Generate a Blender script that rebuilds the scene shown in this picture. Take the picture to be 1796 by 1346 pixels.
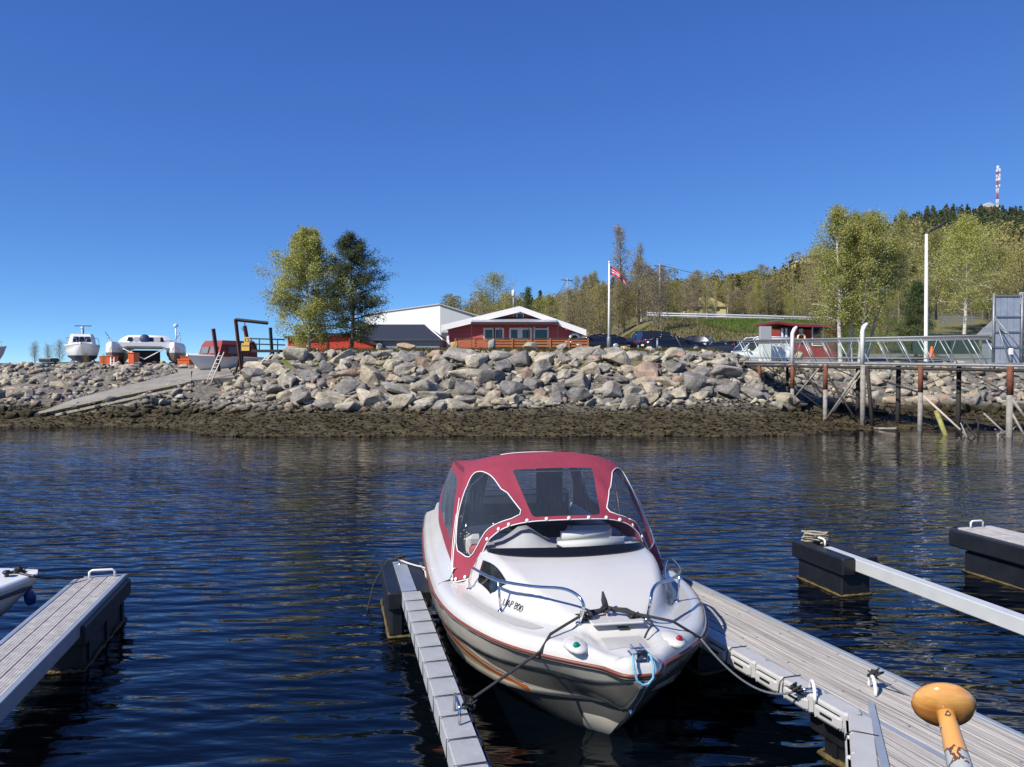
import bpy, bmesh, math, random
import numpy as np
from mathutils import Vector, Matrix, noise
from mathutils.geometry import delaunay_2d_cdt
for o in list(bpy.data.objects): bpy.data.objects.remove(o)
SC = bpy.context.scene; COL = SC.collection
R = math.radians
# ------------------------------------------------------------------ camera, sky, sun, exposure
EYE = 3.0; FPX = 1330.0; CXP, CYP = 898.0, 673.0; TH = math.atan(33/1330)
cd = bpy.data.cameras.new('camera'); cam = bpy.data.objects.new('camera', cd); COL.objects.link(cam)
cam.location = (0, 0, EYE); cam.rotation_euler = (R(90)-TH, 0, 0)
cd.sensor_width = 36; cd.lens = FPX/1796*36; cd.clip_start = .05; cd.clip_end = 6000
SC.camera = cam
SUN_DIR = Vector((-.56, -.47, .68)).normalized()
EL = math.asin(SUN_DIR.z); AZ = math.atan2(SUN_DIR.x, SUN_DIR.y)
W = bpy.data.worlds.new('World'); SC.world = W; W.use_nodes = True
nt = W.node_tree; bg = nt.nodes['Background']
sk = nt.nodes.new('ShaderNodeTexSky'); sk.sky_type = 'NISHITA'; sk.sun_disc = False
sk.sun_elevation = EL; sk.sun_rotation = AZ
sk.altitude = 8000; sk.air_density = 1.0; sk.dust_density = 0.0; sk.ozone_density = 6.0
SKY_K = .12
sep = nt.nodes.new('ShaderNodeSeparateColor'); com = nt.nodes.new('ShaderNodeCombineColor'); nt.links.new(sk.outputs[0], sep.inputs[0])
for i, (k, g) in enumerate(((.80, .95), (.875, .84), (.84, .50))):        # deep clear spring blue: flatten the pale horizon of the model sky
    p_ = nt.nodes.new('ShaderNodeMath'); p_.operation = 'POWER'; p_.inputs[1].default_value = g
    m_ = nt.nodes.new('ShaderNodeMath'); m_.operation = 'MULTIPLY'; m_.inputs[1].default_value = k*SKY_K**g/SKY_K
    nt.links.new(sep.outputs[i], p_.inputs[0]); nt.links.new(p_.outputs[0], m_.inputs[0]); nt.links.new(m_.outputs[0], com.inputs[i])
nt.links.new(com.outputs[0], bg.inputs[0])
bg.inputs[1].default_value = SKY_K
sl = bpy.data.lights.new('sun', 'SUN'); sl.energy = 4.9; sl.angle = R(.53); sl.color = (1, .935, .83)
so = bpy.data.objects.new('sun', sl); COL.objects.link(so)
so.rotation_euler = (-SUN_DIR).to_track_quat('-Z', 'Y').to_euler(); so.location = (-20, -20, 40)
VS = SC.view_settings; VS.view_transform = 'Standard'; VS.look = 'None'; VS.exposure = .40; VS.gamma = 1; VS.use_curve_mapping = False
SC.cycles.max_bounces = 8; SC.cycles.transparent_max_bounces = 12
SC.cycles.sample_clamp_indirect = 4

# ------------------------------------------------------------------ placing helpers: photo measurements to metres
def ray(px, py):
    a = (px-CXP)/FPX; b = (CYP-py)/FPX
    return Vector((a, math.cos(TH)+b*math.sin(TH), -math.sin(TH)+b*math.cos(TH)))
def P(px, py, z):                      # point at height z
    d = ray(px, py); return Vector((0, 0, EYE))+d*((z-EYE)/d.z)
def Q(px, py, y):                      # point at depth y
    d = ray(px, py); return Vector((0, 0, EYE))+d*(y/d.y)

# ------------------------------------------------------------------ materials
MATS = {}
def mat(name, col, rough=.6, var=.0, vscale=3., bump=.0, bscale=20., metal=0., spec=.5, col2=None, alpha=None, trans=0., coat=0., stretch=None, detail=6):
    if name in MATS: return MATS[name]
    m = bpy.data.materials.new(name); MATS[name] = m; m.use_nodes = True
    n = m.node_tree; b = n.nodes['Principled BSDF']
    b.inputs['Base Color'].default_value = (*col, 1); b.inputs['Roughness'].default_value = rough
    b.inputs['Metallic'].default_value = metal; b.inputs['Specular IOR Level'].default_value = spec
    b.inputs['Coat Weight'].default_value = coat
    if coat: b.inputs['Coat Roughness'].default_value = .06
    if var or bump or col2:
        tc = n.nodes.new('ShaderNodeTexCoord'); src = tc.outputs['Object']
        if stretch:
            mp = n.nodes.new('ShaderNodeMapping'); mp.inputs['Scale'].default_value = stretch
            n.links.new(src, mp.inputs[0]); src = mp.outputs[0]
    if var or col2:
        t = n.nodes.new('ShaderNodeTexNoise'); t.inputs['Scale'].default_value = vscale; t.inputs['Detail'].default_value = detail; t.inputs['Roughness'].default_value = .65
        n.links.new(src, t.inputs['Vector'])
        r = n.nodes.new('ShaderNodeValToRGB'); c2 = col2 or tuple(c*(1-var) for c in col); c1 = tuple(min(1, c*(1+var*.6)) for c in col) if not col2 else col
        r.color_ramp.elements[0].position = .32; r.color_ramp.elements[1].position = .68
        r.color_ramp.elements[0].color = (*c2, 1); r.color_ramp.elements[1].color = (*c1, 1)
        n.links.new(t.outputs['Fac'], r.inputs[0]); n.links.new(r.outputs[0], b.inputs['Base Color'])
    if bump:
        t2 = n.nodes.new('ShaderNodeTexNoise'); t2.inputs['Scale'].default_value = bscale; t2.inputs['Detail'].default_value = 8
        n.links.new(src, t2.inputs['Vector'])
        bp = n.nodes.new('ShaderNodeBump'); bp.inputs['Strength'].default_value = bump; bp.inputs['Distance'].default_value = .05
        n.links.new(t2.outputs['Fac'], bp.inputs['Height']); n.links.new(bp.outputs[0], b.inputs['Normal'])
    return m
def leafmat(name, c1, c2, trans=.35):
    if name in MATS: return MATS[name]
    m = bpy.data.materials.new(name); MATS[name] = m; m.use_nodes = True; n = m.node_tree
    b = n.nodes['Principled BSDF']; out = n.nodes['Material Output']; b.inputs['Roughness'].default_value = .6; b.inputs['Specular IOR Level'].default_value = .25
    g = n.nodes.new('ShaderNodeNewGeometry'); oi = n.nodes.new('ShaderNodeObjectInfo')
    r = n.nodes.new('ShaderNodeValToRGB'); r.color_ramp.elements[0].color = (*c1, 1); r.color_ramp.elements[1].color = (*c2, 1)
    n.links.new(g.outputs['Random Per Island'], r.inputs[0])
    h = n.nodes.new('ShaderNodeHueSaturation'); mr = n.nodes.new('ShaderNodeMapRange'); mr.inputs['To Min'].default_value = .75; mr.inputs['To Max'].default_value = 1.2
    n.links.new(oi.outputs['Random'], mr.inputs[0]); n.links.new(mr.outputs[0], h.inputs['Value']); n.links.new(r.outputs[0], h.inputs['Color'])
    n.links.new(h.outputs[0], b.inputs['Base Color'])
    t = n.nodes.new('ShaderNodeBsdfTranslucent'); n.links.new(h.outputs[0], t.inputs[0])
    mx = n.nodes.new('ShaderNodeMixShader'); mx.inputs[0].default_value = trans
    n.links.new(b.outputs[0], mx.inputs[1]); n.links.new(t.outputs[0], mx.inputs[2]); n.links.new(mx.outputs[0], out.inputs[0])
    return m
def clearmat(name, tint=(.75, .8, .85), opac=.25, rough=.04, col=(.25, .3, .36)):
    """thin clear sheet: mostly see-through with a fresnel gloss"""
    if name in MATS: return MATS[name]
    m = bpy.data.materials.new(name); MATS[name] = m; m.use_nodes = True; n = m.node_tree
    b = n.nodes['Principled BSDF']; out = n.nodes['Material Output']
    b.inputs['Base Color'].default_value = (*col, 1); b.inputs['Roughness'].default_value = rough; b.inputs['IOR'].default_value = 1.5
    t = n.nodes.new('ShaderNodeBsdfTransparent'); t.inputs[0].default_value = (*tint, 1)
    fr = n.nodes.new('ShaderNodeFresnel'); fr.inputs[0].default_value = 1.5
    ad = n.nodes.new('ShaderNodeMath'); ad.operation = 'ADD'; ad.use_clamp = True; ad.inputs[1].default_value = opac
    ge = n.nodes.new('ShaderNodeNewGeometry'); io = n.nodes.new('ShaderNodeMapRange'); io.inputs['To Min'].default_value = 1.5; io.inputs['To Max'].default_value = 1/1.5; n.links.new(ge.outputs['Backfacing'], io.inputs[0]); n.links.new(io.outputs[0], fr.inputs[0])
    n.links.new(fr.outputs[0], ad.inputs[0])
    mx = n.nodes.new('ShaderNodeMixShader'); n.links.new(ad.outputs[0], mx.inputs[0]); n.links.new(t.outputs[0], mx.inputs[1]); n.links.new(b.outputs[0], mx.inputs[2])
    n.links.new(mx.outputs[0], out.inputs[0])
    tc = n.nodes.new('ShaderNodeTexCoord'); no = n.nodes.new('ShaderNodeTexNoise'); no.inputs['Scale'].default_value = 5; no.inputs['Distortion'].default_value = 1.5
    mp = n.nodes.new('ShaderNodeMapping'); mp.inputs['Scale'].default_value = (3, 3, .6); n.links.new(tc.outputs['Object'], mp.inputs[0]); n.links.new(mp.outputs[0], no.inputs['Vector'])
    bp = n.nodes.new('ShaderNodeBump'); bp.inputs['Strength'].default_value = .35; bp.inputs['Distance'].default_value = .05
    n.links.new(no.outputs['Fac'], bp.inputs['Height']); n.links.new(bp.outputs[0], b.inputs['Normal'])
    return m

def twotone(name, top, bot, zl, rough=.35):        # painted waterline at height zl of the hull
    m = mat(name, top, rough); n = m.node_tree; b = n.nodes['Principled BSDF']; tc = n.nodes.new('ShaderNodeTexCoord'); sp = n.nodes.new('ShaderNodeSeparateXYZ'); n.links.new(tc.outputs['Object'], sp.inputs[0])
    g = n.nodes.new('ShaderNodeMath'); g.operation = 'LESS_THAN'; g.inputs[1].default_value = zl; n.links.new(sp.outputs['Z'], g.inputs[0])
    mx = n.nodes.new('ShaderNodeMix'); mx.data_type = 'RGBA'; mx.inputs['A'].default_value = (*top, 1); mx.inputs['B'].default_value = (*bot, 1); n.links.new(g.outputs[0], mx.inputs['Factor']); n.links.new(mx.outputs['Result'], b.inputs['Base Color']); return m
# ------------------------------------------------------------------ mesh builder
class MB:
    def __init__(s): s.v = []; s.f = []; s.sm = []; s.mi = []
    def add(s, vs, fs, smooth=False, mi=0):
        o = len(s.v); s.v += [tuple(v) for v in vs]
        for f in fs: s.f.append(tuple(i+o for i in f)); s.sm.append(smooth); s.mi.append(mi)
        return s
    def box(s, c, d, rz=0., rot=None, taper=1., mi=0):
        hx, hy, hz = d[0]/2, d[1]/2, d[2]/2
        M = rot if rot is not None else Matrix.Rotation(rz, 3, 'Z')
        vs = [Vector(c)+M @ Vector((x*hx*(taper if z > 0 else 1), y*hy*(taper if z > 0 else 1), z*hz)) for z in (-1, 1) for x, y in ((-1, -1), (1, -1), (1, 1), (-1, 1))]
        return s.add(vs, [(3, 2, 1, 0), (4, 5, 6, 7), (0, 1, 5, 4), (1, 2, 6, 5), (2, 3, 7, 6), (3, 0, 4, 7)], mi=mi)
    def bbox(s, c, d, rz=0., bev=.02, rot=None):      # chamfered box
        M = rot if rot is not None else Matrix.Rotation(rz, 3, 'Z')
        hx, hy, hz = d[0]/2, d[1]/2, d[2]/2; b = min(bev, hx*.9, hy*.9, hz*.9)
        def ring(x, y, z): return [(-x+b, -y, z), (x-b, -y, z), (x, -y+b, z), (x, y-b, z), (x-b, y, z), (-x+b, y, z), (-x, y-b, z), (-x, -y+b, z)]
        vs = ring(hx-b*.7, hy-b*.7, -hz)+ring(hx, hy, -hz+b)+ring(hx, hy, hz-b)+ring(hx-b*.7, hy-b*.7, hz)
        fs = [tuple(range(7, -1, -1)), tuple(range(24, 32))]
        for k in range(3):
            for i in range(8): fs.append((k*8+i, k*8+(i+1) % 8, k*8+8+(i+1) % 8, k*8+8+i))
        return s.add([Vector(c)+M @ Vector(v) for v in vs], fs)
    def tube(s, pts, r, n=8, cap=True, smooth=True, mi=0):
        pts = [Vector(p) for p in pts]; N = len(pts); rs = r if isinstance(r, (list, tuple)) else [r]*N
        vs = []; up = None
        for i, p in enumerate(pts):
            t = (pts[min(i+1, N-1)]-pts[max(i-1, 0)])
            t = t.normalized() if t.length > 1e-9 else Vector((0, 0, 1))
            if up is None: up = Vector((0, 0, 1)) if abs(t.z) < .9 else Vector((1, 0, 0))
            a = t.cross(up)
            if a.length < 1e-6: a = t.cross(Vector((.3, 1, .2)))
            a.normalize(); b = a.cross(t); b.normalize(); up = b
            for k in range(n):
                g = 2*math.pi*k/n; vs.append(p+(a*math.cos(g)+b*math.sin(g))*rs[i])
        fs = []
        for i in range(N-1):
            for k in range(n): fs.append((i*n+k, i*n+(k+1) % n, (i+1)*n+(k+1) % n, (i+1)*n+k))
        if cap: fs += [tuple(range(n-1, -1, -1)), tuple((N-1)*n+k for k in range(n))]
        return s.add(vs, fs, smooth, mi)
    def lathe(s, prof, c=(0, 0, 0), n=16, M=None, smooth=True, mi=0):     # prof: (r,z) bottom to top
        M = M or Matrix.Identity(3); c = Vector(c); vs = []
        for r, z in prof:
            for k in range(n): g = 2*math.pi*k/n; vs.append(c+M @ Vector((r*math.cos(g), r*math.sin(g), z)))
        fs = []
        for i in range(len(prof)-1):
            for k in range(n): fs.append((i*n+k, i*n+(k+1) % n, (i+1)*n+(k+1) % n, (i+1)*n+k))
        fs += [tuple(range(n-1, -1, -1)), tuple((len(prof)-1)*n+k for k in range(n))]
        return s.add(vs, fs, smooth, mi)
    def grid(s, rows, smooth=True, closed=False, mi=0):
        m = len(rows[0]); vs = [p for r in rows for p in r]; fs = []
        for i in range(len(rows)-1):
            for k in range(m if closed else m-1): fs.append((i*m+k, i*m+(k+1) % m, (i+1)*m+(k+1) % m, (i+1)*m+k))
        return s.add(vs, fs, smooth, mi)
    def prism(s, poly, d, smooth=False, mi=0):       # poly: 3D loop, d: extrusion vector
        n = len(poly); d = Vector(d); vs = [Vector(p) for p in poly]+[Vector(p)+d for p in poly]
        fs = [tuple(range(n-1, -1, -1)), tuple(range(n, 2*n))]+[(i, (i+1) % n, n+(i+1) % n, n+i) for i in range(n)]
        return s.add(vs, fs, smooth, mi)
    def mesh(s, name, mats):
        me = bpy.data.meshes.new(name); me.from_pydata([tuple(v) for v in s.v], [], s.f)
        me.polygons.foreach_set('use_smooth', s.sm); me.polygons.foreach_set('material_index', s.mi)
        for m in (mats if isinstance(mats, (list, tuple)) else [mats]): me.materials.append(m)
        bm = bmesh.new(); bm.from_mesh(me); bmesh.ops.recalc_face_normals(bm, faces=bm.faces); bm.to_mesh(me); bm.free()
        me.update(); return me
    def build(s, name, mats, parent=None, **kw): return link(name, s.mesh(name, mats), parent, **kw)
def link(name, me, parent=None, label=None, cat=None, group=None, kind=None, loc=None, rz=None):
    o = bpy.data.objects.new(name, me); COL.objects.link(o)
    if parent is not None: o.parent = parent
    tag(o, label, cat, group, kind)
    if loc is not None: o.location = loc
    if rz is not None: o.rotation_euler = (0, 0, rz)
    return o
def tag(o, label=None, cat=None, group=None, kind=None):
    if label: o['label'] = label
    if cat: o['category'] = cat
    if group: o['group'] = group
    if kind: o['kind'] = kind
    return o
def thing(name, label, cat, loc=(0, 0, 0), rz=0., group=None):
    return link(name, None, None, label, cat, group, None, loc, rz)
def copy_tree(o, parent=None):
    c = o.copy(); COL.objects.link(c)
    if parent is not None: c.parent = parent
    for ch in list(o.children): copy_tree(ch, c)
    return c
def raw(name, V, Fc, mats, parent=None, smooth=False, mi=None, **kw):   # fast numpy mesh of same-size faces
    V = np.asarray(V, np.float32); Fc = np.asarray(Fc, np.int32); k = Fc.shape[1]
    me = bpy.data.meshes.new(name); me.vertices.add(len(V)); me.vertices.foreach_set('co', V.ravel())
    me.loops.add(Fc.size); me.loops.foreach_set('vertex_index', Fc.ravel())
    me.polygons.add(len(Fc)); me.polygons.foreach_set('loop_start', np.arange(0, Fc.size, k, dtype=np.int32)); me.polygons.foreach_set('loop_total', np.full(len(Fc), k, np.int32))
    if smooth: me.polygons.foreach_set('use_smooth', np.ones(len(Fc), bool))
    if mi is not None: me.polygons.foreach_set('material_index', np.asarray(mi, np.int32))
    for m in (mats if isinstance(mats, (list, tuple)) else [mats]): me.materials.append(m)
    me.update(calc_edges=True); me.validate()
    if parent == 'mesh': return me
    return link(name, me, parent, **kw)
def crv(xs, ys):                     # smooth monotone interpolation
    xs = list(xs); ys = list(ys); n = len(xs)
    d = [(ys[i+1]-ys[i])/(xs[i+1]-xs[i]) for i in range(n-1)]
    m = [d[0]]+[0 if d[i-1]*d[i] <= 0 else 2*d[i-1]*d[i]/(d[i-1]+d[i]) for i in range(1, n-1)]+[d[-1]]
    def f(x):
        if x <= xs[0]: return ys[0]
        if x >= xs[-1]: return ys[-1]
        i = 0
        while x > xs[i+1]: i += 1
        h = xs[i+1]-xs[i]; t = (x-xs[i])/h
        return (2*t**3-3*t*t+1)*ys[i]+(t**3-2*t*t+t)*h*m[i]+(-2*t**3+3*t*t)*ys[i+1]+(t**3-t*t)*h*m[i+1]
    return f
def sst(a, b, x):
    t = min(1, max(0, (x-a)/(b-a))); return t*t*(3-2*t)
def text_mesh(txt, size, depth=.002, name='lettering'):
    cu = bpy.data.curves.new(name, 'FONT'); cu.body = txt; cu.size = size; cu.extrude = depth; cu.align_x = 'CENTER'; cu.align_y = 'CENTER'
    o = bpy.data.objects.new(name, cu); COL.objects.link(o); bpy.context.view_layer.update()
    me = bpy.data.meshes.new_from_object(o.evaluated_get(bpy.context.evaluated_depsgraph_get())); bpy.data.objects.remove(o); me.name = name; return me
def rope(pts, sag=0., n=14):
    out = []
    for a, b in zip(pts[:-1], pts[1:]):
        a = Vector(a); b = Vector(b)
        for i in range(n): t = i/n; p = a.lerp(b, t); p.z -= sag*4*t*(1-t); out.append(p)
    out.append(Vector(pts[-1])); return out

# ------------------------------------------------------------------ common materials
M_white = mat('white_paint', (.72, .72, .70), .45, .06, 4)
M_gel = mat('white_gelcoat', (.545, .54, .52), .2, .06, 1.6, coat=.35)
M_steel = mat('stainless_steel', (.62, .63, .65), .12, metal=1)
M_galv = mat('galvanised_steel', (.25, .265, .275), .5, .2, 6, metal=.45, bump=.06, bscale=40)
M_alu = mat('aluminium', (.46, .50, .53), .38, .10, 5, metal=.55)
M_black = mat('black_plastic', (.012, .013, .016), .38, .3, 6, bump=.04, bscale=30)
M_rubber = mat('black_rubber', (.018, .018, .018), .7)
M_rope = mat('dark_rope', (.035, .037, .04), .8, .3, 60, bump=.6, bscale=160)
M_ropew = mat('white_rope', (.62, .60, .55), .8, .2, 60, bump=.5, bscale=160)
M_glassd = mat('dark_glass', (.012, .015, .02), .06, spec=.7)
M_red = mat('red_painted_boards', (.52, .085, .085), .6, .16, 1.5, bump=.5, bscale=1.0, stretch=(.05, .05, 9))
M_dark = mat('dark_paint', (.03, .03, .033), .5, .2, 8)
M_rust = mat('rusty_steel', (.17, .055, .028), .8, .45, 7, bump=.25, bscale=25)
M_grime = mat('grey_weathered_steel', (.27, .25, .22), .8, .35, 6, bump=.25, bscale=25)
M_blacksteel = mat('dark_weathered_steel', (.03, .026, .024), .8, .4, 7, bump=.2, bscale=25)
M_plank = mat('weathered_planks', (.40, .375, .34), .8, .42, 2.2, bump=.6, bscale=3, stretch=(.35, 16, 16))
M_orange = mat('orange_paint', (.75, .13, .02), .5, .1)
M_wood = mat('stained_timber', (.36, .13, .035), .6, .25, 6, bump=.15, bscale=20)
M_tyre = M_rubber
# ------------------------------------------------------------------ WATER
def make_water():
    m = bpy.data.materials.new('fjord_water'); m.use_nodes = True; n = m.node_tree; b = n.nodes['Principled BSDF']
    b.inputs['Base Color'].default_value = (.0005, .0016, .0034, 1); b.inputs['Roughness'].default_value = .03; b.inputs['IOR'].default_value = 1.48
    tc = n.nodes.new('ShaderNodeTexCoord')
    def wave(scale, stretch, rot, det, dist=.0):
        mp = n.nodes.new('ShaderNodeMapping'); mp.inputs['Scale'].default_value = stretch; mp.inputs['Rotation'].default_value = (0, 0, rot)
        n.links.new(tc.outputs['Object'], mp.inputs[0])
        t = n.nodes.new('ShaderNodeTexNoise'); t.inputs['Scale'].default_value = scale; t.inputs['Detail'].default_value = det; t.inputs['Roughness'].default_value = .5; t.inputs['Distortion'].default_value = dist
        n.links.new(mp.outputs[0], t.inputs['Vector']); return t.outputs['Fac']
    w1 = wave(1.0, (.95, 3.3, 1), R(-10), 2, .35); w2 = wave(2.4, (1.0, 3.0, 1), R(12), 2, .3); w4 = wave(.42, (.8, 2.0, 1), R(-4), 1, .2); w3 = wave(.16, (.7, 1.2, 1), R(5), 2)
    def crest(scale, rot, dist):        # long-crested ripples
        mp = n.nodes.new('ShaderNodeMapping'); mp.inputs['Rotation'].default_value = (0, 0, rot); n.links.new(tc.outputs['Object'], mp.inputs[0])
        t = n.nodes.new('ShaderNodeTexWave'); t.wave_type = 'BANDS'; t.bands_direction = 'Y'; t.wave_profile = 'SIN'
        t.inputs['Scale'].default_value = scale; t.inputs['Distortion'].default_value = dist; t.inputs['Detail'].default_value = 2; t.inputs['Detail Scale'].default_value = .55; t.inputs['Detail Roughness'].default_value = .45
        n.links.new(mp.outputs[0], t.inputs['Vector']); return t.outputs['Fac']
    c1 = crest(.95, R(-9), 5.5); c2 = crest(1.5, R(11), 6.5); c3 = crest(.5, R(-22), 5)
    def math2(op, a, bb):
        q = n.nodes.new('ShaderNodeMath'); q.operation = op
        for i, x in enumerate((a, bb)):
            if isinstance(x, (int, float)): q.inputs[i].default_value = x
            else: n.links.new(x, q.inputs[i])
        return q.outputs[0]
    # calmer and livelier patches
    amp = n.nodes.new('ShaderNodeMapRange'); amp.inputs['From Min'].default_value = .35; amp.inputs['From Max'].default_value = .65; amp.inputs['To Min'].default_value = .45; amp.inputs['To Max'].default_value = 1.25
    n.links.new(w3, amp.inputs[0])
    h = math2('ADD', math2('MULTIPLY', w1, .62), math2('MULTIPLY', w2, .30))
    h = math2('ADD', h, math2('ADD', math2('MULTIPLY', c1, .15), math2('ADD', math2('MULTIPLY', c2, .065), math2('MULTIPLY', c3, .15))))
    h = math2('MULTIPLY', math2('ADD', h, math2('MULTIPLY', w4, 1.3)), amp.outputs[0])
    sy = n.nodes.new('ShaderNodeSeparateXYZ'); n.links.new(tc.outputs['Object'], sy.inputs[0])
    lee = n.nodes.new('ShaderNodeMapRange'); lee.interpolation_type = 'SMOOTHSTEP'; lee.inputs['From Min'].default_value = 17; lee.inputs['From Max'].default_value = 32; lee.inputs['To Min'].default_value = 1; lee.inputs['To Max'].default_value = .28; n.links.new(sy.outputs['Y'], lee.inputs[0])
    h = math2('MULTIPLY', h, lee.outputs[0])          # calmer in the lee of the bank
    bp = n.nodes.new('ShaderNodeBump'); bp.inputs['Strength'].default_value = 1.0; bp.inputs['Distance'].default_value = .066
    n.links.new(h, bp.inputs['Height']); n.links.new(bp.outputs[0], b.inputs['Normal'])
    return m
mb = MB()
xs = [-600, -60, 60, 600]; ys = [-300, -20, 20, 60]
mb.grid([[(x, y, 0) for x in xs] for y in ys], smooth=True)
mb.build('water', make_water(), kind='structure', label='dark blue harbour water with small ripples')

# ------------------------------------------------------------------ GROUND
PL = crv([-60, 20, 36.2, 40, 43.2, 47.3, 60, 140], [-4, -3, -.05, .75, 1.5, 2.85, 3.0, 3.3])
PC = crv([-60, 20, 31.6, 37.4, 42.4, 44, 52, 64, 100, 140], [-4, -3, -.05, 1.02, 3.55, 3.78, 3.95, 4.2, 5, 8])
PR = crv([-60, 20, 34.6, 41.3, 44.8, 47, 60, 70, 76, 93, 100, 140], [-4, -3, -.05, .55, 2.6, 2.85, 3.3, 4.0, 4.9, 8.5, 8.8, 12])
RA0, RA1, RB0, RB1 = Q(-40, 752, 36.4), Q(335, 673, 42.2), Q(60, 722, 38.6), Q(335, 652, 45.2)
RAX = (RA1-RA0).xy; RLEN = RAX.length; RAX = RAX/RLEN; RNX = Vector((-RAX.y, RAX.x)); RNX = RNX if RNX.y > 0 else -RNX
def ramp_raise(x, y):        # earth banked up along the slipway
    q = Vector((x-RA0.x, y-RA0.y)); t = q.dot(RAX)/RLEN; w = q.dot(RNX)
    if t < -.1 or t > 1.25: return -9
    zr = RA0.z+(RA1.z-RA0.z)*min(1.05, t); dist = max(0, -w-.1)
    return zr-.06-.55*dist-(.0 if w < 3.2 else (w-3.2)*.8)
def hz(x, y):
    a = sst(-17.5, -12, x); b = sst(11.5, 15.5, x+.0*y) if y < 60 else sst(10, 19, x)
    z = PL(y)*(1-a)+(PC(y)*(1-b)+PR(y)*b)*a
    if -34 < x < -13 and 33 < y < 48: z = max(z, ramp_raise(x, y))
    if z < 2.6 and y > 28:
        z += .16*noise.noise(Vector((x*.7, y*.9, 3)))*sst(28, 34, y)
    z += .05*noise.noise(Vector((x*1.3, y*1.3, 0)))
    return z
def ground_material():
    m = bpy.data.materials.new('shore_ground'); m.use_nodes = True; n = m.node_tree; b = n.nodes['Principled BSDF']; L = n.links.new
    tc = n.nodes.new('ShaderNodeTexCoord'); sp = n.nodes.new('ShaderNodeSeparateXYZ'); L(tc.outputs['Object'], sp.inputs[0])
    def noi(s, d=6):
        t = n.nodes.new('ShaderNodeTexNoise'); t.inputs['Scale'].default_value = s; t.inputs['Detail'].default_value = d; t.inputs['Roughness'].default_value = .7; L(tc.outputs['Object'], t.inputs['Vector']); return t.outputs['Fac']
    def ramp(f, stops):
        r = n.nodes.new('ShaderNodeValToRGB'); e = r.color_ramp.elements
        while len(e) < len(stops): e.new(.5)
        for q, (p, c) in zip(e, stops): q.position = p; q.color = (*c, 1)
        L(f, r.inputs[0]); return r.outputs[0]
    def mix(f, a, c):
        q = n.nodes.new('ShaderNodeMix'); q.data_type = 'RGBA'; L(f, q.inputs['Factor']); L(a, q.inputs['A']); L(c, q.inputs['B']); return q.outputs['Result']
    def step(v, lo, hi, wob=0, ws=1.):
        q = n.nodes.new('ShaderNodeMapRange'); q.inputs['From Min'].default_value = lo; q.inputs['From Max'].default_value = hi
        if wob:
            a = n.nodes.new('ShaderNodeMath'); a.operation = 'MULTIPLY_ADD'; L(noi(ws, 4), a.inputs[0]); a.inputs[1].default_value = wob; L(v, a.inputs[2]); v = a.outputs[0]
        L(v, q.inputs[0]); return q.outputs[0]
    weed = ramp(noi(2.2, 9), [(.3, (.018, .015, .009)), (.5, (.055, .042, .017)), (.62, (.10, .078, .026)), (.75, (.06, .06, .05))])
    gravel = ramp(noi(5, 9), [(.3, (.05, .045, .04)), (.5, (.145, .13, .11)), (.7, (.27, .245, .205))])
    grass = ramp(noi(.35, 8), [(.3, (.10, .085, .04)), (.48, (.16, .14, .055)), (.6, (.12, .13, .04)), (.75, (.08, .11, .03))])
    lot = ramp(noi(3, 8), [(.3, (.16, .15, .14)), (.7, (.26, .25, .235))])
    c = mix(step(sp.outputs['Z'], .95, 1.5, .7, 1.2), weed, gravel)
    up = mix(step(sp.outputs['Y'], 46, 50, 3, .5), grass, lot)
    up = mix(step(sp.outputs['Y'], 68, 74, 3, .3), up, grass)
    c = mix(step(sp.outputs['Z'], 2.9, 3.3, .5, 1.), c, up)
    L(c, b.inputs['Base Color']); b.inputs['Roughness'].default_value = .85
    bp = n.nodes.new('ShaderNodeBump'); bp.inputs['Strength'].default_value = .8; bp.inputs['Distance'].default_value = .12; L(noi(7, 10), bp.inputs['Height']); L(bp.outputs[0], b.inputs['Normal'])
    return m
M_ground = ground_material()
gx = np.concatenate([np.linspace(-400, -45, 12), np.linspace(-42, 42, 211), np.linspace(45, 400, 12)])
gy = np.concatenate([np.linspace(10, 28, 6), np.linspace(29, 50, 90), np.linspace(51, 140, 60)])
V = [(x, y, hz(x, y)) for y in gy for x in gx]; nx = len(gx)
i0 = np.arange(len(gy)-1)[:, None]*nx+np.arange(nx-1)[None, :]; i0 = i0.ravel()
raw('ground', V, np.stack([i0, i0+1, i0+nx+1, i0+nx], 1), M_ground, smooth=True, kind='structure', label='shore with seaweed mud, gravel and grass on top')
# far land and hill
CREST = crv([-2, -.30, -.16, -.08, 0., .1, .2, .3, .375, .41, .47, .53, .565, .62, .69, .9, 1.4],
            [.0, .0, .008, .040, .062, .073, .087, .099, .114, .128, .158, .178, .186, .187, .183, .16, .1])
def hill_z(x, y):
    c = CREST(x/max(y, 1)); t = sst(120, 560, y)
    base = hz(max(-400, min(400, x)), 140) if y <= 140 else 3.3+(hz(x*140/y, 140)-3.3)
    r = c*560*t*(1 if y < 560 else 1+(y-560)/1500)
    z = base*(1-t)+3*t+r*(.93)
    if y > 150: z += 3.*noise.noise(Vector((x*.012, y*.012, 0)))*t
    return z
hy = [140, 150, 165, 185, 210, 240, 280, 320, 360, 400, 450, 500, 540, 570, 620, 800, 1500, 4000]
ha = np.linspace(-1.5, 1.5, 121)
V = []
for y in hy:
    for a in ha: V.append((a*y, y-(.6 if y == 140 else 0), hill_z(a*y, y) if y > 140 else hz(max(-400, min(400, a*y)), 140)-.3))
nx = len(ha); i0 = (np.arange(len(hy)-1)[:, None]*nx+np.arange(nx-1)[None, :]).ravel()
M_hill = mat('hill_ground', (.085, .08, .03), .95, col2=(.045, .05, .02), vscale=.08)
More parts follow.
